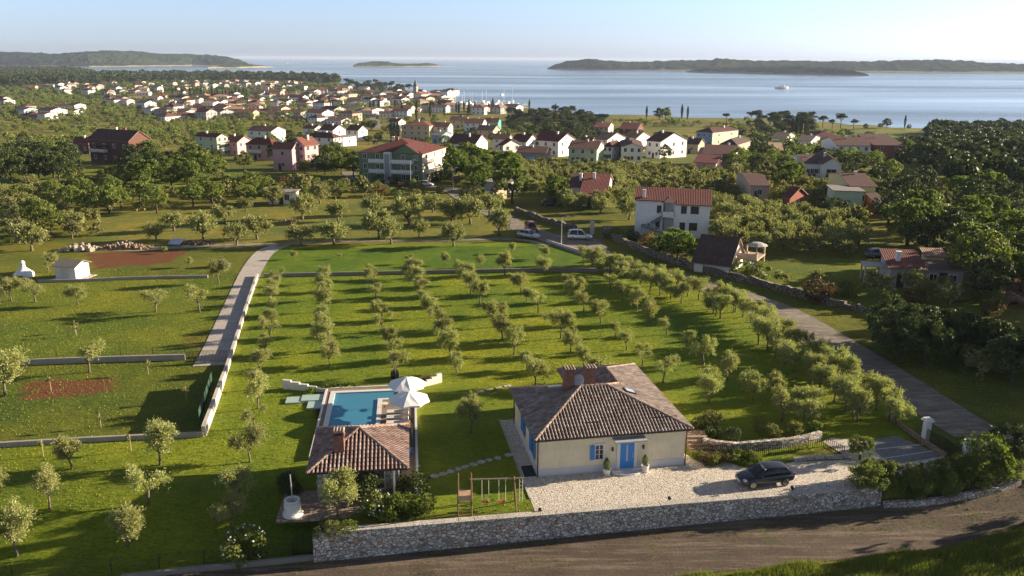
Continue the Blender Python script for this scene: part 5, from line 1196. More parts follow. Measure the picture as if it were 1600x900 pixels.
um = MB().lathe([(0, .5), (.8, .4), (1.6, .05), (1.6, 0)], 10, o=(w_+2.2, d_*.9, 3.6)).tube([(w_+2.2, d_*.9, 2), (w_+2.2, d_*.9, 4)], .04, 5); um.build('canopy', WALLS['greyw'], t)
# red roofed low farmhouse
t = H(1388, 448, 1440, 1450, -12, 2.7, 'shed', 1.3, 'greyw', 'red', 'low grey farmhouse with sloping red roof and small front porch in shaded grass', nf=1, ns=0, floors=1, chim=1, dep=6.5)
MB().box(-3.2, 0, 1.5, 4.5, 2.4, 2.55).box(-3.1, -2.9, 1.5, 1.7, -1, 2.4).box(-3.1, -2.9, 4.2, 4.4, -1, 2.4).build('porch', WALLS['greyw'], t)
H(1441, 447, 1502, 1508, -12, 2.4, 'flat', .1, 'greyw', 'dark', 'flat dark roofed grey extension joined to the red roofed farmhouse', nf=2, ns=0, floors=1, chim=0, dep=5.5)
H(1446, 415, 1474, 1480, -12, 1.5, 'shed', .6, 'yellow', 'pale', 'small lean-to with pale yellow roof behind the farmhouse', nf=0, ns=0, floors=1, chim=0, dep=3, door=False)
# white flat roofed cabin by the dry field
t = H(420, 319, 459, 465, -3, 2.6, 'flat', .1, 'white', 'grey', 'long flat roofed white cabin behind the old olives of the dry field', nf=2, ns=0, floors=1, chim=0, dep=4)
H(757, 300, 792, 800, -30, 2.6, 'shed', .5, 'greyw', 'grey', 'low grey roofed shelter beside the lane and the big green trees', nf=0, ns=0, floors=1, chim=0, door=False, dep=7)
H(768, 312, 776, 786, -35, 2.2, 'gx', 1.0, 'tan', 'orange', 'tiny orange roofed hut under the big green trees by the lane', nf=0, ns=0, floors=1, chim=0, dep=4)
# garden shed
def shed():
    A = P(88, 437); t = thing('garden_shed', 'small white boarded garden shed with a grey brown gable roof on a concrete base', 'shed', A, R(-10))
    MB().box(-.6, 4.0, -.5, 3.6, -.05, .08).build('base', CONC, t)
    b = MB(); wall_mesh(b, 3.2, 3.0, 2.1, 'gy', .0, 0); 
    for k in range(16): b.box(k*.2+.003, k*.2+.185, -.015, 0, .08, 2.1).box(3.2, 3.215, k*.19, k*.19+.175, .08, 2.1)
    b.build('wall', M('white_boards', (.68, .66, .63), .7), t)
    b = MB(); w, d = 3.2, 3.0
    for s_ in (0, 1):
        pts = [(-.35, -.3, 2.05), (w+.35, -.3, 2.05), (w+.35, d/2, 2.75), (-.35, d/2, 2.75)] if s_ == 0 else [(w+.35, d+.3, 2.05), (-.35, d+.3, 2.05), (-.35, d/2, 2.75), (w+.35, d/2, 2.75)]
        b.face(pts); b.face([(p[0], p[1], p[2]-.08) for p in reversed(pts)])
        for i in range(4): p, q = pts[i], pts[(i+1) % 4]; b.face([(p[0], p[1], p[2]-.08), (q[0], q[1], q[2]-.08), q, p])
    b.build('roof', M('felt_roof', (.27, .23, .185), .9), t)
    g = MB(); g.face([(0, 0, 2.1), (0, d/2, 2.65), (0, d, 2.1)]); g.face([(w, 0, 2.1), (w, d, 2.1), (w, d/2, 2.65)]); g.build('gable', M('white_boards'), t)
    MB().box(.9, 1.6, -.03, -.016, .1, 1.95).box(1.65, 2.3, -.03, -.016, .1, 1.95).build('door', M('grey_boards', (.55, .53, .5), .7), t)
shed()
t = thing('outdoor_grill', 'white masonry garden grill with a conical hood and short chimney', 'outdoor grill', P(38, 432)); MB().lathe([(1.35, 0), (1.35, .5), (.9, .9), (.4, 1.35), (.3, 1.9), (.36, 1.95), (.36, 2.1), (.2, 2.35), (0, 2.4)], 16).build('hood', WALLS['white'], t, True); MB().box(-.5, .5, -1.38, -1.2, .05, .45).build('fire_opening', DKMET, t)
# ---- the far town: rows of small houses behind the village
TR_ = random.Random(21)
TOWN = [((0, 6, 158, 172), 2), ((40, 118, 134, 148), 10), ((118, 190, 132, 150), 13), ((190, 260, 131, 147), 10), ((260, 400, 127, 141), 27), ((400, 470, 129, 145), 18), ((150, 250, 150, 172), 12), ((250, 330, 152, 172), 11), ((300, 400, 153, 182), 30), ((392, 470, 148, 172), 20), ((470, 530, 142, 170), 16), ((520, 600, 142, 168), 22),
        ((600, 705, 146, 163), 34), ((25, 75, 175, 190), 5), ((90, 130, 170, 186), 3), ((210, 262, 180, 192), 3), ((262, 340, 172, 188), 9), ((340, 440, 172, 186), 10), ((410, 470, 176, 186), 3), ((560, 640, 168, 184), 8), ((640, 705, 164, 176), 8), ((705, 800, 172, 180), 5), ((480, 545, 178, 196), 6)]
def town_proto():
    out = []
    for k in range(14):
        w, d, h = TR_.uniform(8, 15), TR_.uniform(8, 12), TR_.choice([3.4, 5.6, 5.8, 6.2]); kind = TR_.choice(['gx', 'gx', 'gy', 'hip', 'hip']); rise = TR_.uniform(1.5, 2.4)
        a = MB(); wall_mesh(a, w, d, h, kind, rise); r = MB(); roof_mesh(r, w, d, h, kind, rise, .35)
        wn = MB()
        for f in range(1 if h < 4 else 2):
            for q in range(3): x = w*(q+.5)/3; wn.box(x-.5, x+.5, -.05, -.01, f*2.9+.9, f*2.9+2.2); y = d*(q+.5)/3; wn.box(w+.01, w+.05, y-.5, y+.5, f*2.9+.9, f*2.9+2.2)
        out.append((w, d, h, kind, a, r, wn))
    return out
TP = town_proto(); TM = {}; rc = [('white', 'white')]*6 + [('cream', 'cream'), ('greyw', 'grey'), ('tan', 'tan')]
rfc = [('orange', 'orange'), ('orange', 'orange'), ('brown', 'brown'), ('pale', 'faded'), ('orange', 'orange'), ('brown', 'brown'), ('pale', 'faded')]
TPOS = []; ALLH = []
for (u0, u1, v0, v1), n in TOWN:
    for _ in range(n):
        for tr in range(30):
            u, v = TR_.uniform(u0, u1), TR_.uniform(v0, v1); p = P(u, v)
            if all((p.x-q.x)**2 + ((p.y-q.y)*.8)**2 > 11.5**2 for q in TPOS): break
        else: continue
        TPOS.append(p); ALLH.append((v, u, p))
ALLH.sort(key=lambda q: q[0]); bands = {}
for v, u, p in ALLH: bands.setdefault(int((v-126)//6), []).append((u, p))
BN = ['topmost', 'second highest', 'third', 'fourth', 'fifth', 'sixth', 'seventh', 'eighth', 'ninth', 'lowest', 'nearest', 'last']
for bi, (bk, lst) in enumerate(sorted(bands.items())):
    for i, (u, p) in enumerate(sorted(lst, key=lambda q: q[0])):
        k = TR_.randrange(len(TP)); wc, wn_ = TR_.choice(rc); rr2, rn = TR_.choice(rfc); w, d, h, kind, a, r, wnm = TP[k]
        key = (k, wc, rr2)
        if key not in TM: TM[key] = (a.mesh('wall', M_townwall(wc+'_town', dict(white=(.78, .76, .74), cream=(.66, .58, .44), greyw=(.42, .41, .40), tan=(.5, .38, .28))[wc])), r.mesh('roof', [ROOFS[rr2], SHUT]), wnm.mesh('window', M('far_window', (.05, .05, .06), .3)))
        o = thing('town_house', 'far %s house with %s roof, %s in the %s strip of the town' % (wn_, rn, ordw(i), BN[min(bi, 11)]), 'house', (p.x-w/2, p.y, p.z), R(TR_.choice([-40, -32, -28, -20, -35, -12, 10])), 'houses of the far town')
        s_ = TR_.uniform(.95, 1.3); o.scale = (s_, s_, TR_.uniform(.85, 1.1))
        link('wall', TM[key][0], o); link('roof', TM[key][1], o)
# church, harbour, boats
A = P(646, 158); t = thing('church', 'small church with a pointed bell tower above the town roofs near the sea', 'church', A, R(-20))
MB().box(0, 4.2, 0, 4.2, -1, 17).build('tower', WALLS['stone'], t); MB().lathe([(3.2, 17), (0, 25)], 8, o=(2.1, 2.1, 0)).build('spire', M('spire_grey', (.16, .15, .15)), t)
a_ = MB(); wall_mesh(a_, 9, 18, 8, 'gy', 3); n_ = a_.build('nave', WALLS['cream'], t); n_.location = (4.5, -6, 0); a_ = MB(); roof_mesh(a_, 9, 18, 8, 'gy', 3); n_ = a_.build('roof', [ROOFS['orange'], SHUT], t); n_.location = (4.5, -6, 0)
for (u0, u1, v, h_, lb, ho) in ((1376, 1405, 112.4, 17, 'long white hotel on the wooded island shore', 11), (1472, 1498, 111.5, 10, 'pale low building on the island shore east of the white hotel', 8)):
    a = P(u0, v, SEA); b2 = P(u1, v, SEA); t = thing('hotel', lb, 'building', (a.x, a.y-25, SEA+1)); L = b2.x-a.x
    MB().box(0, L, 0, 22, -2, h_).box(L*.15, L*.3, -4, 0, -2, h_*.8).build('wall', WALLS['cream' if ho == 11 else 'greyw'], t); MB().box(-1, L+1, -1, 23, h_, h_+2).build('roof', ROOFS['pale'], t)
    for f in range(3): MB().box(2, L-2, -.4, -.05, f*h_/3+1.5, f*h_/3+3.4).build('window_band', M('far_window', (.05, .05, .06), .3), t)
for (u, v, lb) in ((192, 85.2, 'white villa on the crest of the wooded headland'), (215, 86.5, 'second white villa just below the headland crest'), (230, 98.5, 'pale house near the water under the headland')):
    a = P(u, 100, SEA); s_ = 1; z_ = CAMZ + ray(u, v).z/math.hypot(ray(u, v).x, ray(u, v).y)*math.hypot(a.x, a.y)*1.05
    t = thing('headland_house', lb, 'house', (a.x*1.05, a.y*1.05, z_-6)); MB().box(0, 40, 0, 25, -12, 8).build('wall', WALLS['white'], t); b_ = MB(); roof_mesh(b_, 40, 25, 8, 'hip', 5); b_.build('roof', [ROOFS['pale'], SHUT], t)
for (u, v, lb) in ((706, 171, 'pale quay running along the harbour'),):
    a, c = P(700, 168, SEA), P(825, 170, SEA); struct(MB().prism([(a.x, a.y-12), (c.x, c.y-12), (c.x, c.y+6), (a.x, a.y+4)], SEA-1, SEA+1.2).build('quay', CONC))
BT = random.Random(8)
def boat(p, L, label, mast=False, rot=0, cab=True, group='boats in the small harbour'):
    t = thing('boat', label, 'boat', (p.x, p.y, SEA), rot, group)
    b = MB(); W = L*.28; n = 9; rows = []
    for k in range(n):
        x = -L/2+L*k/(n-1); w_ = W/2*(1-max(0, (k/(n-1)-.45)/.55)**2.2) ; zt = L*.09*(1+.5*(k/(n-1))**2)
        rows.append([(x, -w_, zt), (x, -w_*.75, -.2), (x, w_*.75, -.2), (x, w_, zt)])
    for r in rows: b.v += r
    for k in range(n-1):
        for q in range(3): b.f.append((k*4+q, (k+1)*4+q, (k+1)*4+q+1, k*4+q+1)); b.mi.append(0)
        b.f.append((k*4+3, (k+1)*4+3, (k+1)*4, k*4)); b.mi.append(0)
    b.f.append((0, 1, 2, 3)); b.mi.append(0); b.build('hull', M('boat_white', (.85, .84, .82), .3, .03), t)
    if cab: MB().prism([(-L*.25, -W*.32), (L*.12, -W*.32), (L*.2, 0), (L*.12, W*.32), (-L*.25, W*.32)], L*.09, L*.09+L*.11).build('cabin', M('boat_white'), t)
    if mast: MB().tube([(0, 0, 0), (0, 0, L*1.25)], .12, 5).tube([(0, 0, L*.2), (-L*.4, 0, L*.22)], .1, 5).build('mast', M('boat_white'), t)
    return t
k = 0
for row, (v, n) in enumerate(((160.2, 9), (162.5, 12), (165, 13), (167.5, 12))):
    for i in range(n):
        u = 706+ (100 if row < 2 else 118)*(i+.5)/n + BT.uniform(-2, 2); p = P(u, v+BT.uniform(-.5, .5), SEA)
        boat(p, BT.uniform(8, 15), 'white boat in the harbour, %s from the town in the %s row of moorings' % (ordw(i), ['outermost', 'second', 'third', 'innermost'][row]), mast=BT.random() < .3, rot=BT.uniform(1.2, 1.9))
boat(P(1222, 138.2, SEA), 26, 'white passenger boat out on the bay with a long wake', rot=R(15), group='boats out on the water')
boat(P(448, 99, SEA), 30, 'tiny white boat far out near the headland tip', rot=0.3, group='boats out on the water'); boat(P(785, 148.5, SEA), 9, 'small motorboat outside the harbour mouth', rot=1, group='boats out on the water')
wk = MB(); a, c = P(1215, 138.6, SEA), P(935, 147.5, SEA); n = 24; d = (c-a)
nrm = Vector((-d.y, d.x, 0)).normalized()
for i in range(n+1):
    p = a+d*i/n; ww_ = 1.2+9*i/n*.6
    for s_ in (-1, 1): q = p+nrm*ww_*s_*.5; wk.v.append((q.x, q.y, SEA+.06))
for i in range(n): wk.f.append((i*2, i*2+1, i*2+3, i*2+2)); wk.mi.append(0)
tm_ = NT('wake_foam'); tm_.col((.62, .66, .72)); tr_ = tm_.n('ShaderNodeBsdfTransparent'); mx = tm_.n('ShaderNodeMixShader'); nzf = tm_.noise(tm_.tc.outputs['Object'], .12, 4)
tm_.l(tm_.ramp(nzf, [(.35, (0,)*3), (.7, (.55,)*3)]), mx.inputs[0]); tm_.l(tr_.outputs[0], mx.inputs[1]); tm_.l(tm_.b.outputs[0], mx.inputs[2]); tm_.l(mx.outputs[0], tm_.out.inputs[0])
struct(wk.build('water_wake', tm_.m))
# ================================================================ vehicles and street furniture
RUB = M('tyre_rubber', (.018, .018, .018), .8); ALLOY = M('alloy', (.55, .50, .42), .3, .05, metal=.8)
def car_mesh(sec, name, mat, parent, sub=2):
    """sec: list of (x, [(y, z)...]) half sections from bottom to top, mirrored"""
    b = MB(); m_ = len(sec[0][1])*2
    for x, h in sec:
        pts = [(x, -y, z) for y, z in h] + [(x, y, z) for y, z in reversed(h)]; b.v += pts
    for k in range(len(sec)-1):
        for q in range(m_):
            r = (q+1) % m_; b.f.append((k*m_+q, k*m_+r, (k+1)*m_+r, (k+1)*m_+q)); b.mi.append(0)
    b.f.append(tuple(range(m_))); b.f.append(tuple((len(sec)-1)*m_+q for q in reversed(range(m_)))); b.mi += [0, 0]
    o = b.build(name, mat, parent, True); bpy_m = o.modifiers.new('smooth', 'SUBSURF'); bpy_m.levels = sub; bpy_m.render_levels = sub; return o
def car(loc, rot, paint, label, L=4.25, W=1.78, H=1.46, wagon=False, group=None):
    t = thing('parked_car', label, 'car', loc, rot, group); s = L/4.25; w = W/2
    def sc(x): return x*s
    # heading +x
    body = [(-2.12, [(w*.55, .42), (w*.75, .50), (w*.78, .72), (w*.70, .92), (w*.3, .98)]),
            (-2.05, [(w*.80, .25), (w*.93, .45), (w*.94, .72), (w*.84, 1.0), (w*.4, 1.06)]),
            (-1.5, [(w*.90, .20), (w, .45), (w, .74), (w*.93, .96), (w*.5, 1.02)]),
            (-.4, [(w*.90, .18), (w, .45), (w*.995, .74), (w*.94, .92), (w*.5, .96)]),
            (.6, [(w*.90, .18), (w, .45), (w*.995, .74), (w*.94, .90), (w*.5, .96)]),
            (1.2, [(w*.90, .20), (w, .45), (w, .68), (w*.90, .82), (w*.5, .91)]),
            (1.75, [(w*.86, .22), (w*.95, .42), (w*.94, .60), (w*.80, .70), (w*.4, .76)]),
            (2.06, [(w*.72, .28), (w*.80, .40), (w*.78, .54), (w*.62, .62), (w*.3, .64)]),
            (2.13, [(w*.55, .34), (w*.6, .42), (w*.58, .50), (w*.45, .55), (w*.2, .57)])]
    car_mesh([(sc(x), h) for x, h in body], 'body', paint, t)
    e = -1.95 if wagon else -1.75; hz = H
    cab = [(e-.12, [(w*.80, .90), (w*.76, 1.0), (w*.66, 1.10), (w*.3, 1.13)]),
           (e+.15, [(w*.88, .88), (w*.80, 1.08), (w*.68, hz-.12), (w*.3, hz-.08)]),
           (-.9, [(w*.92, .86), (w*.84, 1.12), (w*.70, hz-.03), (w*.3, hz)]),
           (-.1, [(w*.93, .86), (w*.85, 1.12), (w*.71, hz-.02), (w*.3, hz+.02)]),
           (.35, [(w*.92, .86), (w*.84, 1.06), (w*.70, hz-.12), (w*.3, hz-.08)]),
           (1.0, [(w*.88, .84), (w*.84, .88), (w*.74, .93), (w*.3, .98)]),
           (1.15, [(w*.80, .82), (w*.78, .84), (w*.66, .87), (w*.3, .90)])]
    car_mesh([(sc(x), h) for x, h in cab], 'windows', M_glass_dark('car_glass', (.015, .02, .022)), t)
    rf = [(e+.02, [(w*.62, hz-.30), (w*.60, hz-.20), (w*.3, hz-.16)]), (e+.3, [(w*.69, hz-.12), (w*.67, hz-.05), (w*.3, hz+.0)]), (-.8, [(w*.72, hz-.08), (w*.70, hz), (w*.3, hz+.035)]), (-.1, [(w*.72, hz-.08), (w*.71, hz+.01), (w*.3, hz+.05)]), (.33, [(w*.70, hz-.14), (w*.68, hz-.08), (w*.3, hz-.03)])]
    car_mesh([(sc(x), h) for x, h in rf], 'roof', paint, t)
    for sy in (-1, 1):
        MB().tube([(sc(.98), sy*w*.84, .90), (sc(.33), sy*w*.715, hz-.09)], .035, 6).tube([(sc(-.35), sy*w*.955, .92), (sc(-.45), sy*w*.735, hz-.06)], .03, 6).tube([(sc(e-.05), sy*w*.83, .98), (sc(e+.35), sy*w*.70, hz-.10)], .075, 6).build('pillar', paint, t)
        MB().box(sc(.62), sc(.78), sy*(w+.1)-.09, sy*(w+.1)+.09, .93, 1.06).build('wing_mirror', paint, t)
        MB().box(sc(1.78), sc(2.0), sy*w*.70-.14, sy*w*.70+.14, .60, .70, rot=0).build('headlight', M('lamp_glass', (.6, .6, .6), .15), t)
        MB().box(sc(-2.13), sc(-1.98), sy*w*.70-.13, sy*w*.70+.13, .80, .94).build('tail_light', M('tail_red', (.35, .01, .01), .3), t)
        for x in (1.32, -1.28):
            wl = MB(); wl.lathe([(.19, -.10), (.31, -.10), (.325, -.05), (.325, .05), (.31, .10), (.19, .10)], 24)
            tw = wl.build('wheel', RUB, t, True); tw.location = (sc(x), sy*(w-.10), .325); tw.rotation_euler = (R(90), 0, 0)
            rm = MB()
            for q in range(5): a = math.tau*q/5; rm.box(0, .20, -.035, .035, .07, .11, rot=a).box(0, .20, -.035, .035, -.11, -.07, rot=a)
            rm.lathe([(.19, -.11), (.225, -.11), (.225, .11), (.19, .11)], 20).lathe([(0, .07), (.06, .10), (.06, -.10), (0, -.07)], 10); rm.build('rim', ALLOY, tw)
    MB().box(sc(2.10), sc(2.145), -.26, .26, .36, .47).build('number_plate', M('plate_white', (.7, .7, .68), .4), t)
    MB().box(sc(-2.15), sc(-2.10), -.26, .26, .52, .63).build('number_plate', M('plate_white'), t)
    return t
def paint(name, c, r=.25):
    if name in MATS: return MATS[name]
    t = NT(name); t.col(c); t.rough(r); t.b.inputs['Metallic'].default_value = .35; t.b.inputs['Coat Weight'].default_value = .8; MATS[name] = t.m; return t.m
wf, wr = P(1176, 764, .05), P(1228, 759, .05); dd = (wf-wr).normalized()
a_ = math.atan2(dd.y, dd.x); cc = (wf+wr)/2 + Vector((-math.sin(a_), math.cos(a_), 0))*(-.86)*1.0
car((cc.x, cc.y, .02), a_, paint('graphite_paint', (.030, .032, .040)), 'dark grey hatchback parked on the pale stone paving')
car(P(906, 374)+Vector((0, 0, .05)), R(-4), paint('white_paint', (.72, .73, .75), .35), 'white van like car parked in the lay-by behind the tall street lamp', L=4.4, H=1.75, wagon=True)
car(P(826, 372)+Vector((0, 0, .05)), R(-35), paint('silver_paint', (.55, .56, .58), .35), 'pale silver car half hidden by olives on the road', L=4.2)
car(P(830, 361)+Vector((0, 0, .05)), R(-75), paint('red_paint', (.28, .03, .025), .35), 'small dark red car on the road behind the pale silver car', L=3.9, H=1.7, wagon=True)
car(P(1372, 402)+Vector((0, 0, .05)), R(8), paint('blue_grey_paint', (.16, .18, .23), .35), 'grey blue car parked in shade behind the red roofed farmhouse', L=4.3)
car(P(638, 291)+Vector((0, 0, .06)), R(0), paint('black_paint', (.03, .03, .03), .35), 'dark car below the green apartment building', L=4.2)
car(P(666, 291)+Vector((0, 0, .06)), R(-10), paint('white_paint', (.72, .73, .75), .35), 'small white car below the lit end of the green apartment building', L=3.9)
car(P(860, 322)+Vector((0, 0, .0)), R(0), paint('black_paint', (.03, .03, .03), .35), 'black car standing in olive trees near the columned bungalow', L=4.0)
LAMPM = M('galvanised_steel', (.50, .50, .50), .4, .08, metal=.5)
def lamp(u, v, h, arm, label, rot=0):
    t = thing('street_lamp', label, 'street lamp', P(u, v), rot, 'street lamps')
    MB().tube([(0, 0, 0), (0, 0, h*.5), (0, 0, h)], [.09, .07, .05], 8).build('pole', LAMPM, t)
    MB().tube([(0, 0, h-.05), (arm*.5, 0, h+.12), (arm, 0, h+.15)], .035, 6).build('arm', LAMPM, t); MB().prism([(arm-.1, -.13), (arm+.6, -.09), (arm+.6, .09), (arm-.1, .13)], h+.08, h+.2).build('lamp_head', LAMPM, t)
lamp(877, 383, 4.9, .9, 'tall pale street lamp beside the road at the orchard corner')
lamp(642, 293, 7.0, .9, 'thin street lamp below the green apartment building', 0)
lamp(708, 297, 5.5, .6, 'slim lamp post by the lane under the big green tree', 0)
# pots with small cypresses at the villa door
for k, (x, lb) in enumerate(((5.25, 'white pot with clipped conical bush on the window side of the blue door'), (8.35, 'white pot with clipped conical bush on the far side of the blue door'))):
    p = fr(VO, VA, x, -.62, .016); t = thing('potted_bush', lb, 'potted plant', p, 0, 'pots beside the front door')
    MB().lathe([(0, 0), (.22, 0), (.32, .45), (.33, .55), (.27, .55), (.26, .48), (0, .48)], 20).build('pot', WHITE, t, True)
    rng = np.random.default_rng(k); n = 1500; tt = rng.uniform(0, 1, n); a = rng.uniform(0, math.tau, n); r = .27*np.sin(np.clip(tt*1.2+.25, 0, 1)*math.pi*.5)*np.clip((1-tt)*1.8, 0, 1)**.7*rng.uniform(.8, 1.03, n)
    pc = np.stack([np.cos(a)*r, np.sin(a)*r, .52+tt*.95], 1); ax = rng.normal(size=(n, 3))*.6+np.array([0, 0, .8]); ax /= np.linalg.norm(ax, axis=1, keepdims=True)
    link('bush', np_mesh('bush', cards(rng, pc, ax, .07, .04), LGREEN), t)
# well
wo = P(458, 803, .08); t = thing('stone_well', 'round white stone well with an iron crank bar on the brown paved pad', 'well', wo)
MB().lathe([(.72, 0), (.72, .12), (.55, .14), (.50, .2), (.60, .55), (.60, .8), (.5, 1.0), (.56, 1.02), (.56, 1.14), (.40, 1.14), (.40, .5), (0, .45)], 28).build('basin', M_plaster('well_stone', (.70, .68, .64), .15), t, True)
MB().tube([(0, .1, .9), (-.05, .1, 3.0)], .05, 6).tube([(0, 0, 1.0), (0, -.1, 1.35)], .03, 6).build('post', LAMPM, t)
hedge([(450, 772), (462, 768)], .9, 'dbush', 'dark bush behind the white well', name='shrub')
# swing set
def swing():
    a, b_ = P(737, 806, 0), P(804, 804, 0); ang = math.atan2(b_.y-a.y, b_.x-a.x); L = (b_-a).length
    t = thing('swing_set', 'wooden swing frame with two red swings and a climbing tower on the lawn', 'swing set', a, ang); wd = M('brown_timber', (.20, .10, .055), .75, .2, 4)
    H_ = 2.35
    MB().tube([(-.1, .9, H_), (L+.75, .9, H_)], .05, 8).build('beam', M('pale_timber', (.42, .33, .22), .7), t)
    for y0 in (0, 1.8): MB().tube([(L+.15, y0, 0), (L, .9, H_+.15)], .055, 8).build('leg', wd, t)
    for (x, y) in ((0, 0), (0, 1.6), (-.95, 0.1), (-.95, 1.6)): MB().tube([(x, y, 0), (x*.97, y*.85+.13, H_+.2)], .06, 8).build('leg', wd, t)
    MB().box(-.95, .0, .1, 1.5, 1.15, 1.22).box(-.95, 0, .05, .1, 1.2, 1.55).build('platform', M('light_planks', (.45, .30, .19), .8), t)
    ldr = MB()
    for k in range(4): ldr.tube([(-.95, .05, .25+.25*k), (0, .05, .25+.25*k)], .03, 6)
    ldr.build('ladder', wd, t)
    for x in (.75, 1.95):
        s = MB()
        for dx in (0, .48): s.tube([(x+dx, .9, H_), (x+dx, .9, .55)], .018, 5)
        sw = s.build('swing', M('white_rope', (.6, .58, .52), .8), t)
        b = MB()
        for k in range(6): x0 = x-.04+.56*k/6; z0, z1 = .50+.35*((k/6-.5)**2), .50+.35*(((k+1)/6-.5)**2); b.box(x0, x0+.56/6, .78, 1.02, z0, z0+.05)
        b.build('swing_seat', M('red_plastic', (.55, .05, .04), .45), sw)
    s = MB(); s.tube([(L+.4, .9, H_), (L+.4, .9, .5)], .02, 5).tube([(L+.62, .9, H_), (L+.62, .9, .5)], .02, 5)
    for k in range(6): s.tube([(L+.4, .9, .55+k*.3), (L+.62, .9, .55+k*.3)], .02, 5)
    s.build('rope_ladder', M('white_rope'), t)
    return t
swing()
t = thing('planter', 'dark round tub on the lawn under an orchard olive behind the parasols', 'planter', P(617, 590, 0)); MB().lathe([(0, 0), (.38, 0), (.45, .35), (.35, .72), (.25, .72), (.2, .5), (0, .5)], 18).build('tub', DKMET, t, True)
# gate pillars and rolling gate
for (u, v, lb) in ((1445, 690, 'white gate pillar with square cap beside the striped lawn'), (1507, 728, 'white gate pillar with square cap sunk in the hedge')):
    p = P(u, v, 0); t = thing('gate_pillar', lb, 'gate pillar', p, R(VA), 'white pillars of the entrance gate')
    MB().box(-.24, .24, -.24, .24, 0, 1.9).build('shaft', WHITE, t); MB().box(-.38, .38, -.38, .38, 1.9, 2.0).box(-.3, .3, -.3, .3, 2.0, 2.14).build('cap', WHITE, t)
def fence(name, px, h, label, step=2.4, bars=0.0, mat=None, wires=0, z=None, cat='fence', post=.03, off=0.0):
    c = smooth_line([P(u, v) if z is None else P(u, v, z) for u, v in px], step); mt = mat or DKMET; t = thing(name, label, cat, (c[0].x, c[0].y, 0)); o = Vector((c[0].x, c[0].y, 0))
    G = lambda p: (ter(p.x, p.y) if z is None else z)+off
    for p in c: MB().tube([(p.x-o.x, p.y-o.y, G(p)-.1), (p.x-o.x, p.y-o.y, G(p)+h)], post, 5).build('post', mt, t)
    b = MB()
    for p, q in zip(c, c[1:]):
        for k in range(wires+1 if wires else 2):
            f = (k+1)/(wires+1) if wires else (.08, .95)[k]; b.tube([(p.x-o.x, p.y-o.y, G(p)+h*f), (q.x-o.x, q.y-o.y, G(q)+h*f)], .008 if wires else .02, 4)
        if bars:
            n = int((q-p).length/bars)
            for k in range(1, n): r = p.lerp(q, k/n); b.box(-.018, .018, -.018, .018, G(p)+h*.08, G(p)+h*.95, o=(r.x-o.x, r.y-o.y, 0))
    b.build('rail', mt, t); return t
fence('metal_gate', [(1447, 692), (1475, 706), (1505, 728)], 1.3, 'dark metal sliding gate between the two white pillars', 1.8, .12, cat='gate')
fence('metal_gate', [(291, 568), (320, 566), (355, 566)], 1.35, 'black barred sliding gate across the pale drive', 1.9, .14, cat='gate')
fence('wire_fence', [(-60, 912), (20, 905), (98, 902), (175, 896), (250, 890), (320, 884), (390, 880), (458, 872)], 1.15, 'dark thin wire fence along the near lawn above the kerb wall', 3.0, wires=6)
fence('wire_fence', [(-60, 572), (0, 570), (140, 564), (290, 558)], 1.3, 'black post and wire fence standing along the bluish white plot wall', 2.6, wires=5)
fence('wire_fence', [(140, 437), (325, 433)], 1.3, 'thin wire fence above the plot wall near the garden shed', 4.0, wires=5, off=.3)
fence('railing', [(1084, 712), (1150, 712), (1200, 712), (1240, 708), (1262, 700)], .95, 'dark iron railing behind the flower bed of the villa', 1.6, .16)
fence('railing', [(1262, 702), (1290, 698), (1318, 712)], .85, 'short iron railing beside the small tree on the driveway', 1.6, .2)
fence('garden_gate', [(459, 868), (487, 866)], 1.35, 'narrow dark metal gate at the near end of the stone wall', 1.2, .12, cat='gate')
# green screen on the drive wall
a, b_ = P(318, 668, 0), P(338, 603, 0); t = thing('privacy_screen', 'dark green fabric screen fixed to the plot side of the drive wall', 'screen', a); d = b_-a; n = 6
for k in range(n+1): q = d*k/n; MB().tube([(q.x-.32, q.y, 0), (q.x-.32, q.y, 1.55)], .03, 5).build('post', DKMET, t)
MB().face([(-.33, 0, .4), (d.x-.33, d.y, .4), (d.x-.33, d.y, 1.5), (-.33, 0, 1.5)]); s = MB(); s.box(0, d.length, -.01, .01, .3, 1.5, rot=math.atan2(d.y, d.x), o=(-.36, 0, 0)); s.build('cloth', M('green_cloth', (.012, .05, .03), .8), t)
# low posts and garden lights
for k, (u, v) in enumerate(((844, 801), (1046, 783), (1238, 766))): t = thing('garden_light', 'small black round light on the paving near the stone wall, %s from the lawn' % ordw(k), 'garden light', P(u, v, .016), 0, 'garden lights along the paving edge'); MB().lathe([(.06, 0), (.06, .18), (.15, .2), (.15, .32), (0, .36)], 12).build('head', DKMET, t, True)
for k, (u, v) in enumerate(((205, 705), (68, 713), (158, 668), (232, 585), (118, 520), (80, 612), (120, 525), (292, 627))): t = thing('stake', 'thin wooden stake with a sapling, %s in the left hand plots' % ordw(k), 'stake', P(u, v), 0, 'stakes in the plots'); MB().tube([(0, 0, 0), (0, 0, 1.5)], .035, 5).build('pole', M('pale_timber', (.42, .33, .22)), t); link('twig', np_mesh('twig', crown_olive(300+k, nl=2, shoots=8, per=7, rx=.3, z0=1.1), LSCRUB), t)
# garden steps at the villa corner
so_ = P(1075, 716, 0); st = MB()
for k in range(7): st.box(0, 1.8, .45*k, .45*k+.5, 0, .14*(k+1) if k < 5 else .7)
tag(st.build('stone_steps', M_stone('brown_steps', [(.3, .2, .13), (.42, .3, .2)], (.14, .1, .07), (3, 3, 4))), 'brown stone garden steps climbing beside the villa end wall', 'steps').location = (so_.x+.4, so_.y+.6, 0); bpy.data.objects['stone_steps'].rotation_euler = (0, 0, R(VA-8))
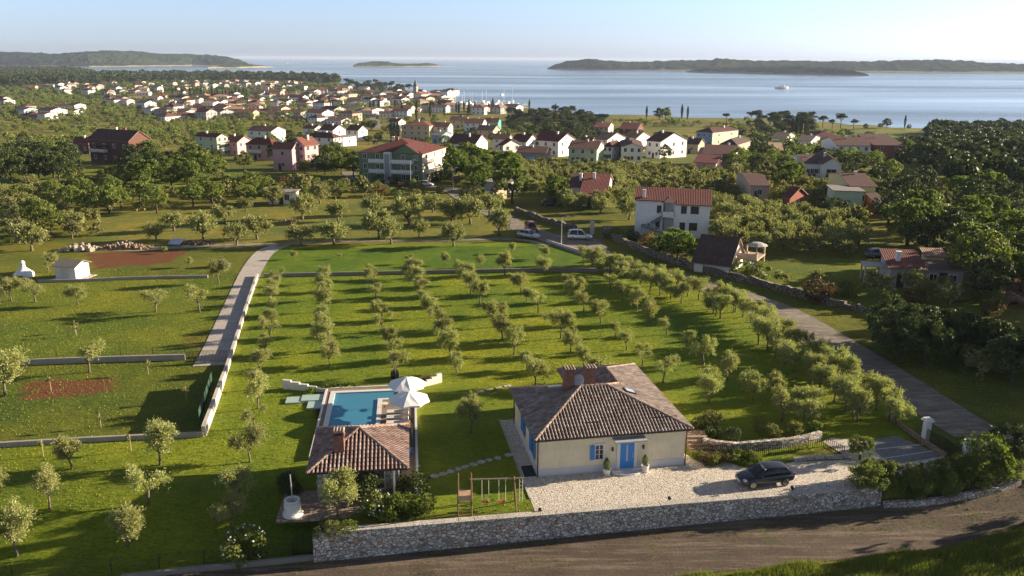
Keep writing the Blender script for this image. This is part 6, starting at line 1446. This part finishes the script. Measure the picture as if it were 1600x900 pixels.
# rubble heaps at the edge of the shed plot, tarpaulin, rocks
def rubble(u0, u1, v, n, label, mat, s=.5, hh=.6):
    rnd = random.Random(int(u0)); b = MB(); a, c = P(u0, v), P(u1, v)
    for k in range(n):
        t_ = rnd.random(); p = a.lerp(c, t_); x, y = p.x, p.y+rnd.uniform(-1.2, 1.2); r = rnd.uniform(.4, 1)*s; z = max(0, hh*math.sin(math.pi*min(1, t_*1.02)) * rnd.random()); i0 = len(b.v)
        m_ = [(math.cos(q*math.tau/6)*r*rnd.uniform(.7, 1.2), math.sin(q*math.tau/6)*r*rnd.uniform(.7, 1.2)) for q in range(6)]
        for zz, f in ((-.2, 1), (.45*r, .95), (.85*r, .5)):
            for (mx_, my) in m_: b.v.append((x+mx_*f-a.x, y+my*f-a.y, z+zz*rnd.uniform(.8, 1.2)))
        for l_ in range(2):
            for q in range(6): b.f.append((i0+l_*6+q, i0+l_*6+(q+1) % 6, i0+l_*6+6+(q+1) % 6, i0+l_*6+6+q)); b.mi.append(0)
        b.f.append(tuple(i0+12+q for q in range(6))); b.mi.append(0)
    o = b.build('rubble', mat); o.location = a; tag(o, label, 'rubble pile'); o['kind'] = 'stuff'
ROCK = M('pale_rock', (.42, .36, .30), .9, .35, 2.5); ROCKB = M('brown_rock', (.26, .17, .12), .9, .4, 2.5)
rubble(150, 236, 388, 130, 'long heap of brown and pale stones at the far edge of the shed plot', ROCKB, .3, .7); rubble(176, 215, 384, 40, 'pale boulders on top of the stone heap', ROCK, .3, .8)
rubble(95, 150, 391, 60, 'pale gravel heaps beside the long stone heap', M('gravel_heap', (.38, .32, .26), .95), .5, .9); rubble(282, 332, 381, 60, 'low reddish stone heap beside the far path', ROCKB, .3, .5); rubble(436, 470, 346, 30, 'dark stones lying in the dry field', ROCKB, .3, .2)
rubble(1540, 1600, 470, 60, 'reddish rubble in shade at the east edge', ROCKB, .6, .8)
tp = MB(); tp.lathe([(1.5, 0), (1.45, .6), (1.0, 1.1), (0, 1.25)], 12, sy=.6); tag(tp.build('tarpaulin', M('dark_blue_tarp', (.03, .04, .06), .4), None, True), 'dark blue tarpaulin over a heap behind an olive near the drive', 'tarpaulin').location = P(345, 417)
tp = MB(); tp.face([(0, 0, .2), (2.2, -.4, .2), (2.8, .8, 1.0), (.4, 1.2, .9)]); tp.face([(0, 0, .14), (.4, 1.2, .84), (2.8, .8, .94), (2.2, -.4, .14)]); tag(tp.build('sheet_of_board', M('bluish_board', (.5, .55, .6), .6)), 'pale bluish board leaning on the stones by the far path', 'board').location = P(262, 383)
tag(MB().box(-.9, .9, -.12, .12, 0, 2.2).build('gate_wall', DRYST), 'square stone gate pier beside the lay-by', 'pier').location = P(949, 372)
tag(MB().box(-.35, .35, -.3, .3, 0, 2.3).box(-.4, .4, -.35, .35, 2.3, 2.45).build('gate_pier', LOWW), 'pale gate pier behind the parked white car', 'pier').location = P(925, 366)
# ================================================================ scattered trees
def scatter(px, n, spacing, kinds, smin, smax, label, group, seed, stuff=False, clear=True):
    rnd = random.Random(seed); poly = px; us = [p[0] for p in poly]; vs = [p[1] for p in poly]; out = []; near = [q for q in PLANTED]; k = 0; tries = 0
    P2 = [tuple(p) for p in poly]
    def inside(x, y):
        c = False; j = len(P2)-1
        for i in range(len(P2)):
            (xi, yi), (xj, yj) = P2[i], P2[j]
            if (yi > y) != (yj > y) and x < (xj-xi)*(y-yi)/(yj-yi)+xi: c = not c
            j = i
        return c
    wp = [P(u, v) for u, v in poly]; xs = [p.x for p in wp]; ys = [p.y for p in wp]
    grid = {}
    while len(out) < n and tries < n*40:
        tries += 1; x, y = rnd.uniform(min(xs), max(xs)), rnd.uniform(min(ys), max(ys)); z = ter(x, y); u, v = pix(x, y, z)
        if not inside(u, v): continue
        g = (int(x//spacing), int(y//spacing))
        if any((x-a)**2+(y-b)**2 < spacing**2 for i in (-1, 0, 1) for j in (-1, 0, 1) for a, b in grid.get((g[0]+i, g[1]+j), ())): continue
        if clear and blocked(x, y, 1.6): continue
        if abs(road_dist(x, y)) < 3.6: continue
        grid.setdefault(g, []).append((x, y)); out.append((x, y, z, u))
    out.sort(key=lambda q: q[3])
    for i, (x, y, z, u) in enumerate(out):
        s = rnd.uniform(smin, smax); kd = rnd.choice(kinds)
        if stuff: lowcrown(kd, (x, y, z), s)
        else: plant(kd, (x, y, z), s, label % ordw(i), group)
BLK = []
for o in list(C.objects):
    if o.parent is None and 'w' in o.keys(): BLK.append((o.location.x, o.location.y, o.rotation_euler.z, o['w'], o['d']))
for p in TPOS: BLK.append((p.x-5, p.y, 0, 10, 10))
def blocked(x, y, m_):
    for (ox, oy, a, w, d) in BLK:
        dx, dy = x-ox, y-oy
        if abs(dx)+abs(dy) > 60: continue
        lx = dx*math.cos(a)+dy*math.sin(a); ly = -dx*math.sin(a)+dy*math.cos(a)
        if -m_ < lx < w+m_ and -m_-1 < ly < d+m_: return True
    return False
sc = scatter
# groves nearer to the camera, each tree its own object
sc([(1118, 376), (1140, 388), (1180, 395), (1300, 400), (1370, 385), (1290, 350), (1180, 330), (1116, 330), (1118, 372)], 56, 4.1, ['bigolive'], .8, 1.1, 'silvery olive in the grove beyond the white three storey house, %s eastward', 'olives of the grove east of the white house', 1)
sc([(800, 300), (885, 330), (985, 345), (985, 300), (960, 280), (880, 300), (800, 262)], 46, 4.2, ['bigolive'], .8, 1.15, 'grey green olive in the grove around the columned bungalow, %s eastward', 'olives around the bungalow', 2)
sc([(0, 300), (110, 300), (180, 330), (160, 378), (60, 385), (0, 375)], 40, 3.8, ['bigolive', 'bigolive', 'broad', 'bigolive'], .7, 1.0, 'bushy tree of the dense thicket past the garden shed, %s from the edge', 'trees of the thicket beyond the shed', 3)
sc([(100, 296), (200, 285), (330, 292), (400, 300), (400, 322), (300, 330), (180, 338)], 50, 4.0, ['bigolive', 'broad', 'scrub'], .8, 1.0, 'rounded tree on the dry field rim beyond the stone heap, %s eastward', 'trees along the rim of the dry field', 4)
sc([(330, 282), (420, 292), (640, 296), (700, 300), (640, 312), (470, 308), (330, 312)], 44, 3.4, ['scrub', 'bbush', 'gbush', 'rbush', 'scrub', 'bigolive'], 1.0, 1.6, 'bush in the brushy strip between the dry field and the green apartments, %s eastward', 'bushes of the strip below the apartments', 5)
sc([(205, 255), (340, 262), (345, 296), (230, 300), (200, 285)], 20, 5.2, ['dark', 'broad', 'bright', 'dark'], .95, 1.45, 'large dark leafy tree beside the big brick house, %s eastward', 'big trees beside the brick house', 6)
sc([(0, 258), (120, 262), (120, 290), (0, 290)], 20, 5.0, ['dark', 'broad', 'dark'], 1.0, 1.6, 'dark leafy tree at the meadow edge before the brick house, %s eastward', 'trees at the meadow edge', 7)
sc([(345, 268), (430, 272), (560, 275), (560, 262), (520, 240), (500, 262), (480, 272)], 26, 4.2, ['dark', 'dark', 'bigolive', 'bright', 'broad'], .7, 1.1, 'garden tree in front of the pink houses, %s eastward', 'trees in front of the pink houses', 8)
sc([(560, 288), (630, 290), (700, 282), (700, 276)], 8, 3.5, ['dbush', 'bbush'], 1.2, 1.8, 'shrub at the foot of the green apartment building, %s eastward', 'shrubs under the green apartments', 9)
sc([(690, 262), (800, 268), (800, 292), (760, 296), (700, 290)], 22, 5.0, ['bright', 'bright', 'bigolive', 'broad'], 1.0, 1.5, 'bright green tree beside the lane below the village, %s eastward', 'bright trees below the village', 10)
trees_at('bright', [(712, 285, 1.5), (800, 318, 1.5), (868, 318, 1.1), (745, 300, 1.2)], 'very large bright green tree along the lane, %s from the apartments', 'large trees along the lane')
trees_at('bright', [(1058, 408, 1.0, .85), (1032, 402, .62), (1085, 410, .55)], 'bright green fig like tree in front of the white three storey house, %s westward', 'fig like trees before the white house')
trees_at('rbush', [(1012, 390, 1.5), (1278, 470, 1.6)], 'brownish shrub beside the dry stone wall, %s along it', 'brown shrubs by the wall')
sc([(960, 372), (1060, 398), (1075, 408), (1060, 388), (990, 372)], 12, 3.0, ['scrub', 'gbush', 'dbush'], .9, 1.4, 'shrub behind the dry stone wall across the road, %s eastward', 'shrubs behind the dry stone wall', 11)
sc([(1130, 430), (1200, 440), (1200, 425), (1150, 418)], 5, 3.0, ['bbush', 'gbush'], .9, 1.3, 'green shrub before the dark roofed house terrace, %s eastward', 'shrubs before the terrace house', 12)
trees_at('bigolive', [(1222, 443, .6), (1277, 443, .6), (1438, 472, .5), (1318, 400, .9), (1262, 395, .9)], 'small bare limbed tree in the sunny meadow near the farmhouse, %s eastward', 'small trees of the sunny meadow')
sc([(1290, 455), (1360, 470), (1480, 480), (1560, 500), (1560, 460), (1500, 452), (1400, 462)], 18, 3.6, ['scrub', 'rbush', 'bbush', 'bigolive'], .9, 1.3, 'low shrub in the grass in front of the red roofed farmhouse, %s eastward', 'shrubs before the farmhouse', 13)
sc([(1385, 540), (1440, 530), (1600, 560), (1640, 600), (1600, 610), (1500, 585), (1400, 570)], 38, 2.4, ['dark', 'dbush', 'dark', 'bigolive', 'rbush'], .7, 1.0, 'dark bush clump in deep shade beyond the road bend, %s eastward', 'dark bushes beyond the bend', 14)
sc([(1400, 380), (1600, 385), (1640, 470), (1510, 450), (1480, 410)], 26, 4.8, ['dark', 'broad', 'bigolive', 'bright'], .9, 1.5, 'tall shaded tree behind the red roofed farmhouse, %s eastward', 'tall trees behind the farmhouse', 15)
sc([(1380, 300), (1640, 300), (1640, 385), (1400, 380), (1290, 345)], 60, 5.4, ['bigolive', 'dark', 'bigolive', 'bright', 'scrub'], .9, 1.35, 'mixed grove tree on the shaded slope under the wooded hill, %s eastward', 'trees on the shaded slope', 16)
# groves between the houses: olive trees until three hundred stand, then a mass
sc([(800, 258), (1000, 262), (1085, 270), (1200, 275), (1250, 290), (1300, 300), (1300, 330), (1200, 318), (1110, 300), (1110, 325), (985, 290), (880, 288), (800, 285)], 330, 3.5, ['bigolive', 'bigolive', 'scrub', 'scrub'], .8, 1.15, '', '', 17, True)
sc([(1130, 255), (1250, 262), (1400, 262), (1400, 300), (1240, 300), (1150, 275)], 60, 5.2, ['broad', 'dark', 'scrub', 'bigolive', 'bright', 'scrub'], .8, 1.3, 'mixed garden tree among the eastern village houses, %s eastward', 'garden trees of the eastern village', 18)
sc([(1110, 205), (1270, 205), (1460, 228), (1460, 262), (1160, 256), (1160, 215)], 240, 4.8, ['broad', 'dark', 'scrub', 'bigolive'], .8, 1.3, '', '', 19, True)
sc([(560, 180), (800, 195), (960, 205), (1100, 212), (1100, 262), (800, 262), (700, 262), (560, 225)], 170, 5.0, ['broad', 'dark', 'bright', 'bigolive', 'scrub', 'dbush'], .6, 1.1, 'village garden tree standing between the houses, %s eastward', 'garden trees of the village', 20)
sc([(0, 190), (400, 185), (560, 198), (560, 218), (400, 235), (300, 225), (240, 240), (240, 215), (110, 240), (0, 255)], 480, 5.0, ['bigolive', 'bigolive', 'scrub', 'scrub', 'broad'], .8, 1.3, '', '', 21, True)
sc([(0, 140), (60, 150), (250, 165), (480, 172), (560, 180), (560, 196), (400, 188), (0, 192)], 900, 6.5, ['bigolive', 'broad', 'scrub', 'scrub', 'scrub'], .9, 1.5, '', '', 22, True)
sc([(0, 130), (260, 128), (420, 128), (600, 140), (705, 160), (700, 176), (480, 170), (240, 165), (0, 150)], 1400, 8.0, ['broad', 'dark', 'scrub'], .9, 1.4, '', '', 23, True)
# shore woods
sc([(0, 110), (110, 111), (150, 119), (330, 119.5), (420, 121), (530, 125), (530, 133), (400, 127), (240, 130), (100, 134), (0, 138)], 1500, 11.0, ['darkbig'], 1.1, 3.1, '', '', 24, True, False)
sc([(540, 134), (590, 136), (640, 142), (640, 147), (560, 143), (540, 140)], 46, 8.0, ['pine', 'dark'], 1.2, 1.7, 'dark shore tree between the town and the open sea, %s eastward', 'shore trees by the town', 25, clear=False)
sc([(792, 188), (830, 182), (905, 184), (945, 190), (945, 210), (900, 226), (880, 222), (800, 206)], 110, 4.6, ['pine', 'dark', 'dark'], 1.0, 1.35, 'tall dark pine of the grove above the village and below the sea, %s eastward', 'pines of the grove by the sea', 26)
trees_at('bright', [(930, 206, 1.3)], 'yellow green round tree at the edge of the tall pine grove'); trees_at('bright', [(1040, 188, 1.9)], 'big round bright green tree on the shore beside cypresses'); trees_at('dark', [(1030, 187, 1.7)], 'dark tree adjoining the big round tree on the shore')
trees_at('cypress', [(827, 172, 1.1), (868, 178, 1.0), (1010, 186, 1.15), (1065, 186, 1.35), (1074, 187, 1.15), (1413, 201, 1.0), (770, 175, 1.3), (764, 174, .9), (792, 174, .9)], 'dark cypress standing against the sea, %s on the shore', 'cypresses against the sea')
trees_at('pine', [(1135, 192, 1.0), (1173, 192, 1.15), (1235, 197, .95), (1285, 200, 1.1), (1313, 201, 1.25), (1333, 203, .95), (1300, 202, .85)], 'lone shore pine with bare trunk against the sea, %s eastward', 'lone pines on the shore')
trees_at('dark', [(1385, 200, 1.2), (1375, 201, .7), (1352, 202, .7), (1420, 202, .6)], 'low round dark tree on the open meadow shore, %s in line', 'round trees on the meadow shore')
sc([(1175, 192), (1270, 196), (1268, 212), (1190, 212)], 34, 6.0, ['dark', 'pine'], 1.1, 1.4, 'dark tree of the clump in front of the shore meadow, %s eastward', 'trees of the clump by the shore meadow', 27)
trees_at('cypress', [(1243, 212, 1.3), (1250, 212, 1.25), (1257, 213, 1.2), (1237, 211, 1.1)], 'tall dark cypress in the clump at the meadow edge, %s eastward', 'cypresses of the meadow clump')
sc([(960, 190), (1175, 192), (1175, 202), (1000, 200)], 50, 5.5, ['scrub', 'broad', 'scrub'], .8, 1.2, '', '', 28, True)
sc([(1450, 205), (1500, 204), (1700, 205), (1700, 300), (1480, 300), (1440, 262), (1455, 225)], 330, 6.0, ['darkbig'], 1.15, 1.7, '', '', 29, True)
CY = [(650, 186), (672, 184), (686, 172), (689, 175), (694, 183), (651, 188), (584, 174), (579, 176), (592, 178), (617, 172), (651, 176), (713, 176), (717, 178), (725, 176), (733, 178), (742, 176), (731, 182), (628, 178), (520, 170), (515, 166), (612, 222), (617, 226), (622, 220)]
trees_at('cypress', [(u, v, TRND.uniform(.85, 1.4)) for u, v in CY], 'slim dark cypress among the town roofs, %s planted', 'cypresses among the town roofs')
trees_at('cypress', [(270+k*5.5+TRND.uniform(-2, 2), 152+TRND.uniform(-2, 3), TRND.uniform(.9, 1.4)) for k in range(22)], 'cypress of the long dark row inside the far town, %s eastward', 'cypress row of the far town')
trees_at('dark', [(430, 252, .9, 1.3), (38, 240, .9, 1.3), (455, 232, .8, 1.4), (1545, 470, 1.1), (1500, 545, .5)], 'tall conical dark tree rising over its neighbours, %s of its kind', 'tall conical dark trees')
# masses of far trees, one object per kind
def mass(name, kinds, label):
    out = []; rng = np.random.default_rng(len(name)); mat = None
    for kd in kinds:
        lst = STUFF.get(kd, [])
        if not lst: continue
        if kd == 'bigolive': tp, mat = [crown_olive(400+k, nl=9, shoots=12, per=7, rx=1.95, rz=1.15, z0=1.7, L=.5, W=.3) for k in range(5)], LOLD
        elif kd in ('scrub', 'dbush'): tp, mat = [crown_broad(410+k, rx=1.5, rz=1.1, z0=.9, nc=26, per=14, L=.42, W=.3, low=-.8, cr=.6) for k in range(4)], LSCRUB
        elif kd == 'darkbig': tp, mat = [crown_broad(420+k, rx=3.1, rz=2.2, z0=3.2, nc=34, per=13, L=.95, W=.75, low=-.8, cr=.9) for k in range(4)], LDARK
        else: tp, mat = [crown_broad(430+k, rx=2.5, rz=2.0, z0=2.4, nc=30, per=14, L=.7, W=.5, low=-.9, cr=.9) for k in range(4)], {'broad': LGREEN, 'dark': LDARK, 'bright': LBRIGHT}[kd]
        for (x, y, z, s, sz) in lst:
            a = rng.uniform(0, math.tau); m_ = np.array([[math.cos(a), math.sin(a), 0], [-math.sin(a), math.cos(a), 0], [0, 0, 1]])
            out.append(tp[rng.integers(len(tp))]@m_*np.array([s, s, sz]) + np.array([x, y, z]))
    o = link(name, np_mesh(name, np.concatenate(out).astype(np.float32), mat)); o['kind'] = 'stuff'; o['label'] = label; return o
mass('olive_scrub', ['bigolive'], 'mass of silvery olive crowns between village and orchard'); mass('scrub', ['scrub', 'dbush'], 'mass of pale green scrub between fields and houses')
mass('woodland', ['broad'], 'mass of mid green trees among the far fields'); mass('dark_woodland', ['dark', 'darkbig'], 'dark woods along the shore and on the hill')
if STUFF.get('bright'): mass('bright_woodland', ['bright'], 'bright green trees among fields')
# trees standing outside the picture to the east, whose long shade falls over the road
for k, (x, y, s) in enumerate(((66, 72, 1.9), (72, 79, 2.2), (78, 84, 2.3), (84, 94, 2.4), (90, 105, 2.4), (98, 116, 2.4), (76, 75, 2.2), (106, 128, 2.4), (118, 140, 2.5), (92, 88, 2.5), (130, 152, 2.5), (73, 90, 1.6), (79, 98, 1.8), (86, 76, 2.4))):
    plant('dark', (x, y), s, 'tall evergreen east of the road outside the orchard, %s northward' % ordw(k), 'evergreens east of the road')
# trees close by at the picture's lower edges
plant('dark', (41.5, 52.0), .85, 'dark leafy tree hanging over the dirt road bend', sz=1.0)
plant('bright', (43.5, 54.5), .5, 'light green sapling at the dirt road bend', sz=.5)
# ---- grass: rough verge below the dirt road, tufts over the road edge
def grass(name, fn, n, h, w, mat, label, seed):
    rng = np.random.default_rng(seed); xs, ys, zs = fn(rng, n); hh = h*rng.uniform(.5, 1.3, len(xs)); a = rng.uniform(0, math.tau, len(xs)); lean = rng.normal(size=(len(xs), 2))*.35
    c = np.stack([xs, ys, zs], 1); d = np.stack([np.cos(a), np.sin(a), np.zeros(len(xs))], 1)*w/2; top = c + np.stack([lean[:, 0]*hh, lean[:, 1]*hh, hh], 1)
    V = np.stack([c-d, c+d, top], 1).reshape(-1, 3); o = link(name, np_mesh(name, V, mat, 3)); o['kind'] = 'stuff'; o['label'] = label
def f1(rng, n):
    x = rng.uniform(-2, 52, n); y = np.array([wall_y(a) for a in x]) - 6.1 - rng.uniform(0, 1, n)**1.3*5 - np.sin(x*.9)*.25; y += np.clip((x-30)*.12, 0, 2)
    z = np.array([ter(a, b) for a, b in zip(x, y)])
    k = (np.sin(x*1.7)+np.sin(y*2.3+x*.6)+rng.normal(size=n)*.8) > -.9; return x[k], y[k], z[k]
GRASS = M_leaf('grass_blade', (.13, .18, .022), (.25, .27, .045), (.36, .29, .12), .35)
grass('grass', f1, 60000, .38, .045, GRASS, 'rough tall grass along the near edge of the dirt road', 1)
def f2(rng, n):
    x = rng.uniform(-60, 46, n); y = np.array([wall_y(a) for a in x]) - .35 - rng.uniform(0, 1, n)**2*1.2; y -= np.where(rng.random(n) < .35, 2.2, 0)*1.0
    z = np.array([ter(a, b) for a, b in zip(x, y)])+.02; k = (np.sin(x*.8)+np.sin(x*2.1)+rng.normal(size=n)*.7 > .9); return x[k], y[k], z[k]
grass('weeds', f2, 9000, .16, .04, GRASS, 'weeds along the foot of the stone wall and in the dirt road', 2)
def f3(rng, n):
    x = rng.uniform(-75, 47, n); y = rng.uniform(52, 122, n); lx = (x-PO.x); k = np.ones(n, bool)
    u = x*0; z = x*0
    pv = inpoly(x, y, [tuple(p[:2]) for p in pav]); k &= ~pv; k &= ~((lx > -2.6) & (lx < 11) & (y > 50) & (y < 77)); k &= ~inpoly(x, y, [tuple(fr(VO, VA, a, b)[:2]) for a, b in ((-1.4, -1), (12.4, -1), (12.4, 14), (-1.4, 14))])
    for i in range(n):
        if k[i]: z[i] = ter(x[i], y[i]); k[i] = abs(road_dist(x[i], y[i])) > 3.3
    dr = inpoly(x, y, pp((300, 580), (352, 572), (402, 430), (445, 378), (405, 386), (375, 430), (335, 520))); k &= ~dr
    return x[k], y[k], z[k]
grass('grass', f3, 90000, .10, .10, M_leaf('lawn_blade', (.13, .18, .018), (.24, .28, .035), None, .3), 'short lawn grass tufts', 3)
# ---- haze over land and sea
hz = MB().box(-61000, 61000, -400, 76000, SEA-6, 62); ho = hz.build('haze', None)
hm = bpy.data.materials.new('haze'); hm.use_nodes = True; hn = hm.node_tree; hn.nodes.remove(hn.nodes['Principled BSDF']); pv_ = hn.nodes.new('ShaderNodeVolumePrincipled')
pv_.inputs['Color'].default_value = (.58, .70, .92, 1); pv_.inputs['Density'].default_value = 0.000055; pv_.inputs['Anisotropy'].default_value = 0.1
hn.links.new(pv_.outputs[0], hn.nodes['Material Output'].inputs['Volume']); ho.data.materials.clear(); ho.data.materials.append(hm); ho['kind'] = 'stuff'
print('COUNTS', COUNT)
